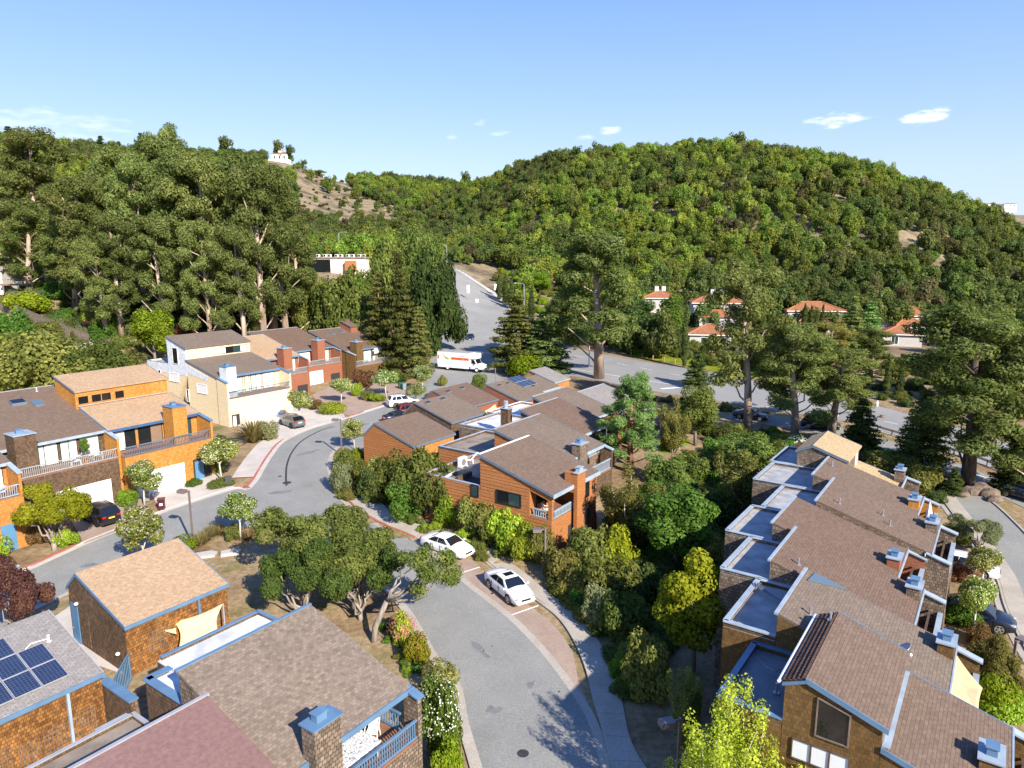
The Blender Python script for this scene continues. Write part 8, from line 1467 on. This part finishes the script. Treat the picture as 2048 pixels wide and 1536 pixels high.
def ghouse():
    p, h, w = pix((-12, 600), 500, 60); o = thing('hillside_house', 'pale hillside house with a raised deck at the left edge', 'house', p, R(12)); r = o.name; m_ = MB(); m_.box(-9, 2.0, 0, 7, -1, 6.2); m_.build('wall', 'stucco_white', r); m_ = MB(); m_.prism([(-9.4, -.6, 6.0), (2.5, -.6, 6.0), (2.5, 3.5, 8.6), (-9.4, 3.5, 8.6)], [(-9.4, -.6, 6.2), (2.5, -.6, 6.2), (2.5, 3.5, 8.8), (-9.4, 3.5, 8.8)]); m_.build('roof', 'roof_grey', r)
    m_ = MB(); m_.box(2.003, 7.2, -1.5, 3.0, 3.0, 3.2); m_.build('deck', 'deck_wood', r); ORG[r] = (0, 0, 0)
    for x in (2.6, 7.0): m_ = MB(); m_.box(x - .1, x + .1, -1.4, -1.2, -1, 2.997); m_.build('deck_post', 'wood_grey', r)
    railing(r, (2.05, -1.45), (7.15, -1.45), 3.2, 4.3, 'wood_grey', .3); window(r, 'b', -2.0, 1.2, 3.4, 5.4, 0, 2, 'white_paint'); m_ = MB(); m_.box(4.2, 5.6, .2, 1.4, 3.2, 3.75); m_.build('deck_sofa', 'fabric_white', r)
ghouse()
x, y, z = at(172, 662); m_ = MB(); m_.box(-.9, .9, -.02, .02, 1.0, 2.2); o = m_.build('hanging_cloth', 'fabric_pink'); o.location = (x, y, z); o.rotation_euler = (0, 0, R(-10)); tag(o, 'pink cloth hung up in the hillside garden', 'cloth')
for s in (-1, 1): m_ = MB(); m_.box(s * 1.0 - .06, s * 1.0 + .06, -.06, .06, 0, 2.3); m_.build('post', 'white_paint', o.name)
# ------------------------------------------------------------------ far buildings
def hip(r, x0, x1, y0, y1, z, hh, mat, ov=.5, nm='roof'):
    m_ = MB(); x0 -= ov; x1 += ov; y0 -= ov; y1 += ov; d = min(x1 - x0, y1 - y0) / 2; A = [(x0, y0, z), (x1, y0, z), (x1, y1, z), (x0, y1, z)]
    B = ((x0 + d, (y0 + y1) / 2, z + hh), (x1 - d, (y0 + y1) / 2, z + hh)) if x1 - x0 >= y1 - y0 else (((x0 + x1) / 2, y0 + d, z + hh), ((x0 + x1) / 2, y1 - d, z + hh))
    if x1 - x0 >= y1 - y0: F_ = [[A[0], A[1], B[1], B[0]], [A[1], A[2], B[1]], [A[2], A[3], B[0], B[1]], [A[3], A[0], B[0]]]
    else: F_ = [[A[0], A[1], B[0]], [A[1], A[2], B[1], B[0]], [A[2], A[3], B[1]], [A[3], A[0], B[0], B[1]]]
    for q in F_: m_.poly(q)
    m_.poly(A[::-1]); rf = m_.build(nm, mat, r, fix=False); e = MB()
    for a, b in ((A[0], B[0]), (A[1], B[0] if len(F_[0]) == 3 else B[1])): e.tube([(a[0], a[1], a[2] + .06), (b[0], b[1], b[2] + .06)], .16, 6)
    e.tube([(*B[0][:2], B[0][2] + .06), (*B[1][:2], B[1][2] + .06)], .16, 6); e.build('ridge_tile', 'terracotta', rf.name); return rf
TILE = 'clay tiled houses across the boulevard'
def tile_house(label, pxl, y, py_roof, w, d, rz, hh=5.6, rh=2.0, chim=(), wins=(), wing=None, garage=False):
    u, dy, dz = ray(pxl, py_roof); x = y / dy * u; ztop = CH + y / dy * dz; z = gz(x, y); H = max(ztop - rh - z, 2.8); o = thing('tiled_house', label, 'house', (x, y, z), rz, TILE); r = o.name
    m_ = MB(); m_.box(-w / 2, w / 2, 0, d, -2, H); m_.build('wall', 'stucco_grey', r); hip(r, -w / 2, w / 2, 0, d, H, rh, 'roof_clay_tile')
    m_ = MB(); m_.box(-w / 2 - .5, w / 2 + .5, -.52, -.46, H - .2, H - .005); m_.build('eave_board', 'white_paint', r)
    for cx in chim: m_ = MB(); m_.box(cx - .55, cx + .55, d / 2 - .5, d / 2 + .5, H + 1.0, H + rh + 1.1); c = m_.build('chimney', 'stucco_white', r); m_ = MB(); m_.box(cx - .62, cx + .62, d / 2 - .57, d / 2 + .57, H + rh + 1.103, H + rh + 1.25); m_.build('chimney_cap', 'galvanised', c.name)
    for wx, ww, wz, wh in wins: window(r, 'b', wx - ww / 2, wx + ww / 2, H - wz - wh, H - wz, 0, 2, 'white_paint', 'glass_teal', .12)
    if wing:
        wx0, wx1, wd, wh = wing; m_ = MB(); m_.box(wx0, wx1, -wd, -.003, -2, H - wh); m_.build('wing', 'stucco_grey', r); hip(r, wx0, wx1, -wd, .5, H - wh, rh * .75, 'roof_clay_tile', .4, 'wing_roof')
        if garage: garage_door(r, wx0 + 1, wx1 - 1, H - wh - 3.2, H - wh - .7, -wd, 'trim_grey')
        else: window(r, 'b', (wx0 + wx1) / 2 - .9, (wx0 + wx1) / 2 + .9, H - wh - 2.2, H - wh - .8, -wd, 2, 'white_paint', 'glass_teal', .12)
    return o
tile_house('two-storey clay tiled house with twin white chimneys and a garage wing', 1440, 182, 590, 13, 9, R(-8), chim=(-1.2, 1.2), wins=((-4, 1.6, .9, 1.2), (3, 1.6, .9, 1.2)), wing=(-5.5, 3.5, 6, 3.2), garage=True); tile_house('small clay tiled roof with two chimneys peeking over the green tree', 1322, 206, 582, 9, 8, R(-8), chim=(-1, 1)); tile_house('clay tiled house front just left of the big gum, lowest on the slope', 1422, 158, 652, 9, 8, R(-10), rh=1.9, wins=((-1, 2.0, .7, 1.6),)); tile_house('long clay tiled house behind the even cypress row', 1634, 184, 606, 14, 9, R(-6), wins=((-5, 1.4, .8, 1.2), (2, 1.4, .8, 1.2)), wing=(-5, 5, 4, 2.4))
tile_house('wide clay tiled house at the right with a roof-top skylight pair', 1818, 186, 616, 15, 9, R(-8), wins=((-4, 1.6, .8, 1.2), (4, 1.6, .8, 1.2)), wing=(-4, 3, 4, 2.2)); tile_house('clay tiled gable corner with a teal window below the wide house', 1806, 160, 664, 8, 8, R(-20), rh=1.8, wins=((-1.5, 1.3, .6, 1.7),)); tile_house('tiny clay tiled pavilion beside the rounded lime tree', 1112, 245, 565, 7, 7, R(0), rh=2.0, wins=((0, 1.2, .6, 1.2),))
def white_building():
    u, dy, dz = ray(675, 517); y = 208; x = y / dy * u; zt = CH + y / dy * dz; z = gz(x, y); o = thing('flat_roofed_building', 'long white flat-roofed building with rooftop vents above the dark oaks', 'building', (x, y, z), R(-6)); r = o.name; H = max(zt - z, 3.0); m_ = MB(); m_.box(-8.5, 8.5, 0, 12, -3, H); m_.build('wall', 'stucco_pink', r); m_ = MB(); m_.box(-8.8, 8.8, -.3, 12.3, H + .003, H + .4); m_.build('roof', 'membrane_tan', r); m_ = MB(); m_.box(-8.53, -2.2, -.04, -.003, H - 4.2, H - .3); m_.build('dark_glazing', 'glass_dark', r)  # dark glass sheet over the left part of the front wall
    for k in range(9): m_ = MB(); m_.box(-7.5 + k * 1.75, -6.7 + k * 1.75, 3 + (k % 2), 4.2 + (k % 2), H + .4, H + 1.2); v_ = m_.build('rooftop_vent', 'white_paint', r); m_ = MB(); m_.box(-7.4 + k * 1.75, -6.8 + k * 1.75, 2.95 + (k % 2), 2.99 + (k % 2), H + .5, H + 1.1); m_.build('louvre', 'black_plastic', v_.name)
    m_ = MB(); m_.box(2.6, 5.6, -1.5, -.005, H - 3.4, H - .6); m_.build('porch', 'terracotta', r)
white_building()
def villa(label, px_, y, py_t, w, hh, wall, roof, rz=0, tower=True):
    u, dy, dz = ray(px_, py_t); x = y / dy * u; z = CH + y / dy * dz - hh; o = thing('hill_villa', label, 'house', (x, y, z), rz); r = o.name; m_ = MB(); m_.box(-w / 2, w / 2, 0, 8, -6, hh * .62); m_.build('wall', wall, r); hip(r, -w / 2, w / 2, 0, 8, hh * .62, hh * .2, roof, .5)
    if tower: m_ = MB(); m_.box(-1.2, 1.8, 1, 4, hh * .5, hh * .9); m_.build('tower', wall, r); hip(r, -1.2, 1.8, 1, 4, hh * .9, hh * .1 + .3, roof, .3, 'tower_roof'); m_ = MB(); m_.box(-w / 2 - 2, w / 2 + 3, -4, -.005, -5, hh * .12); m_.build('terrace', wall, r)
    for k in (-.3, 0, .3): window(r, 'b', k * w - .7, k * w + .7, hh * .22, hh * .48, 0, 1, 'white_paint', 'glass_teal', .15)
villa('white hilltop villa with a little tower above the bare slope', 558, 612, 298, 13, 10, 'stucco_white', 'roof_clay_tile'); villa('white house on the far ridge at the right edge, left one', 1983, 930, 404, 14, 7, 'stucco_white', 'roof_grey', 0, False); villa('white house on the far ridge at the right edge, middle one', 2022, 930, 404, 16, 7, 'stucco_white', 'roof_grey', 0, False); villa('white house on the far ridge, lowest one', 2000, 900, 414, 15, 7, 'white_paint', 'roof_grey', 0, False); villa('pale house peeping out of the trees on the left hillside', 20, 420, 316, 14, 8, 'stucco_pink', 'roof_clay_tile', 0, False); villa('white house glimpsed through the gum crowns', 292, 480, 352, 10, 9, 'stucco_white', 'roof_clay_tile', 0, False); villa('low pale house on the ridge between the hills', 725, 640, 362, 12, 5, 'stucco_white', 'roof_grey', 0, False)
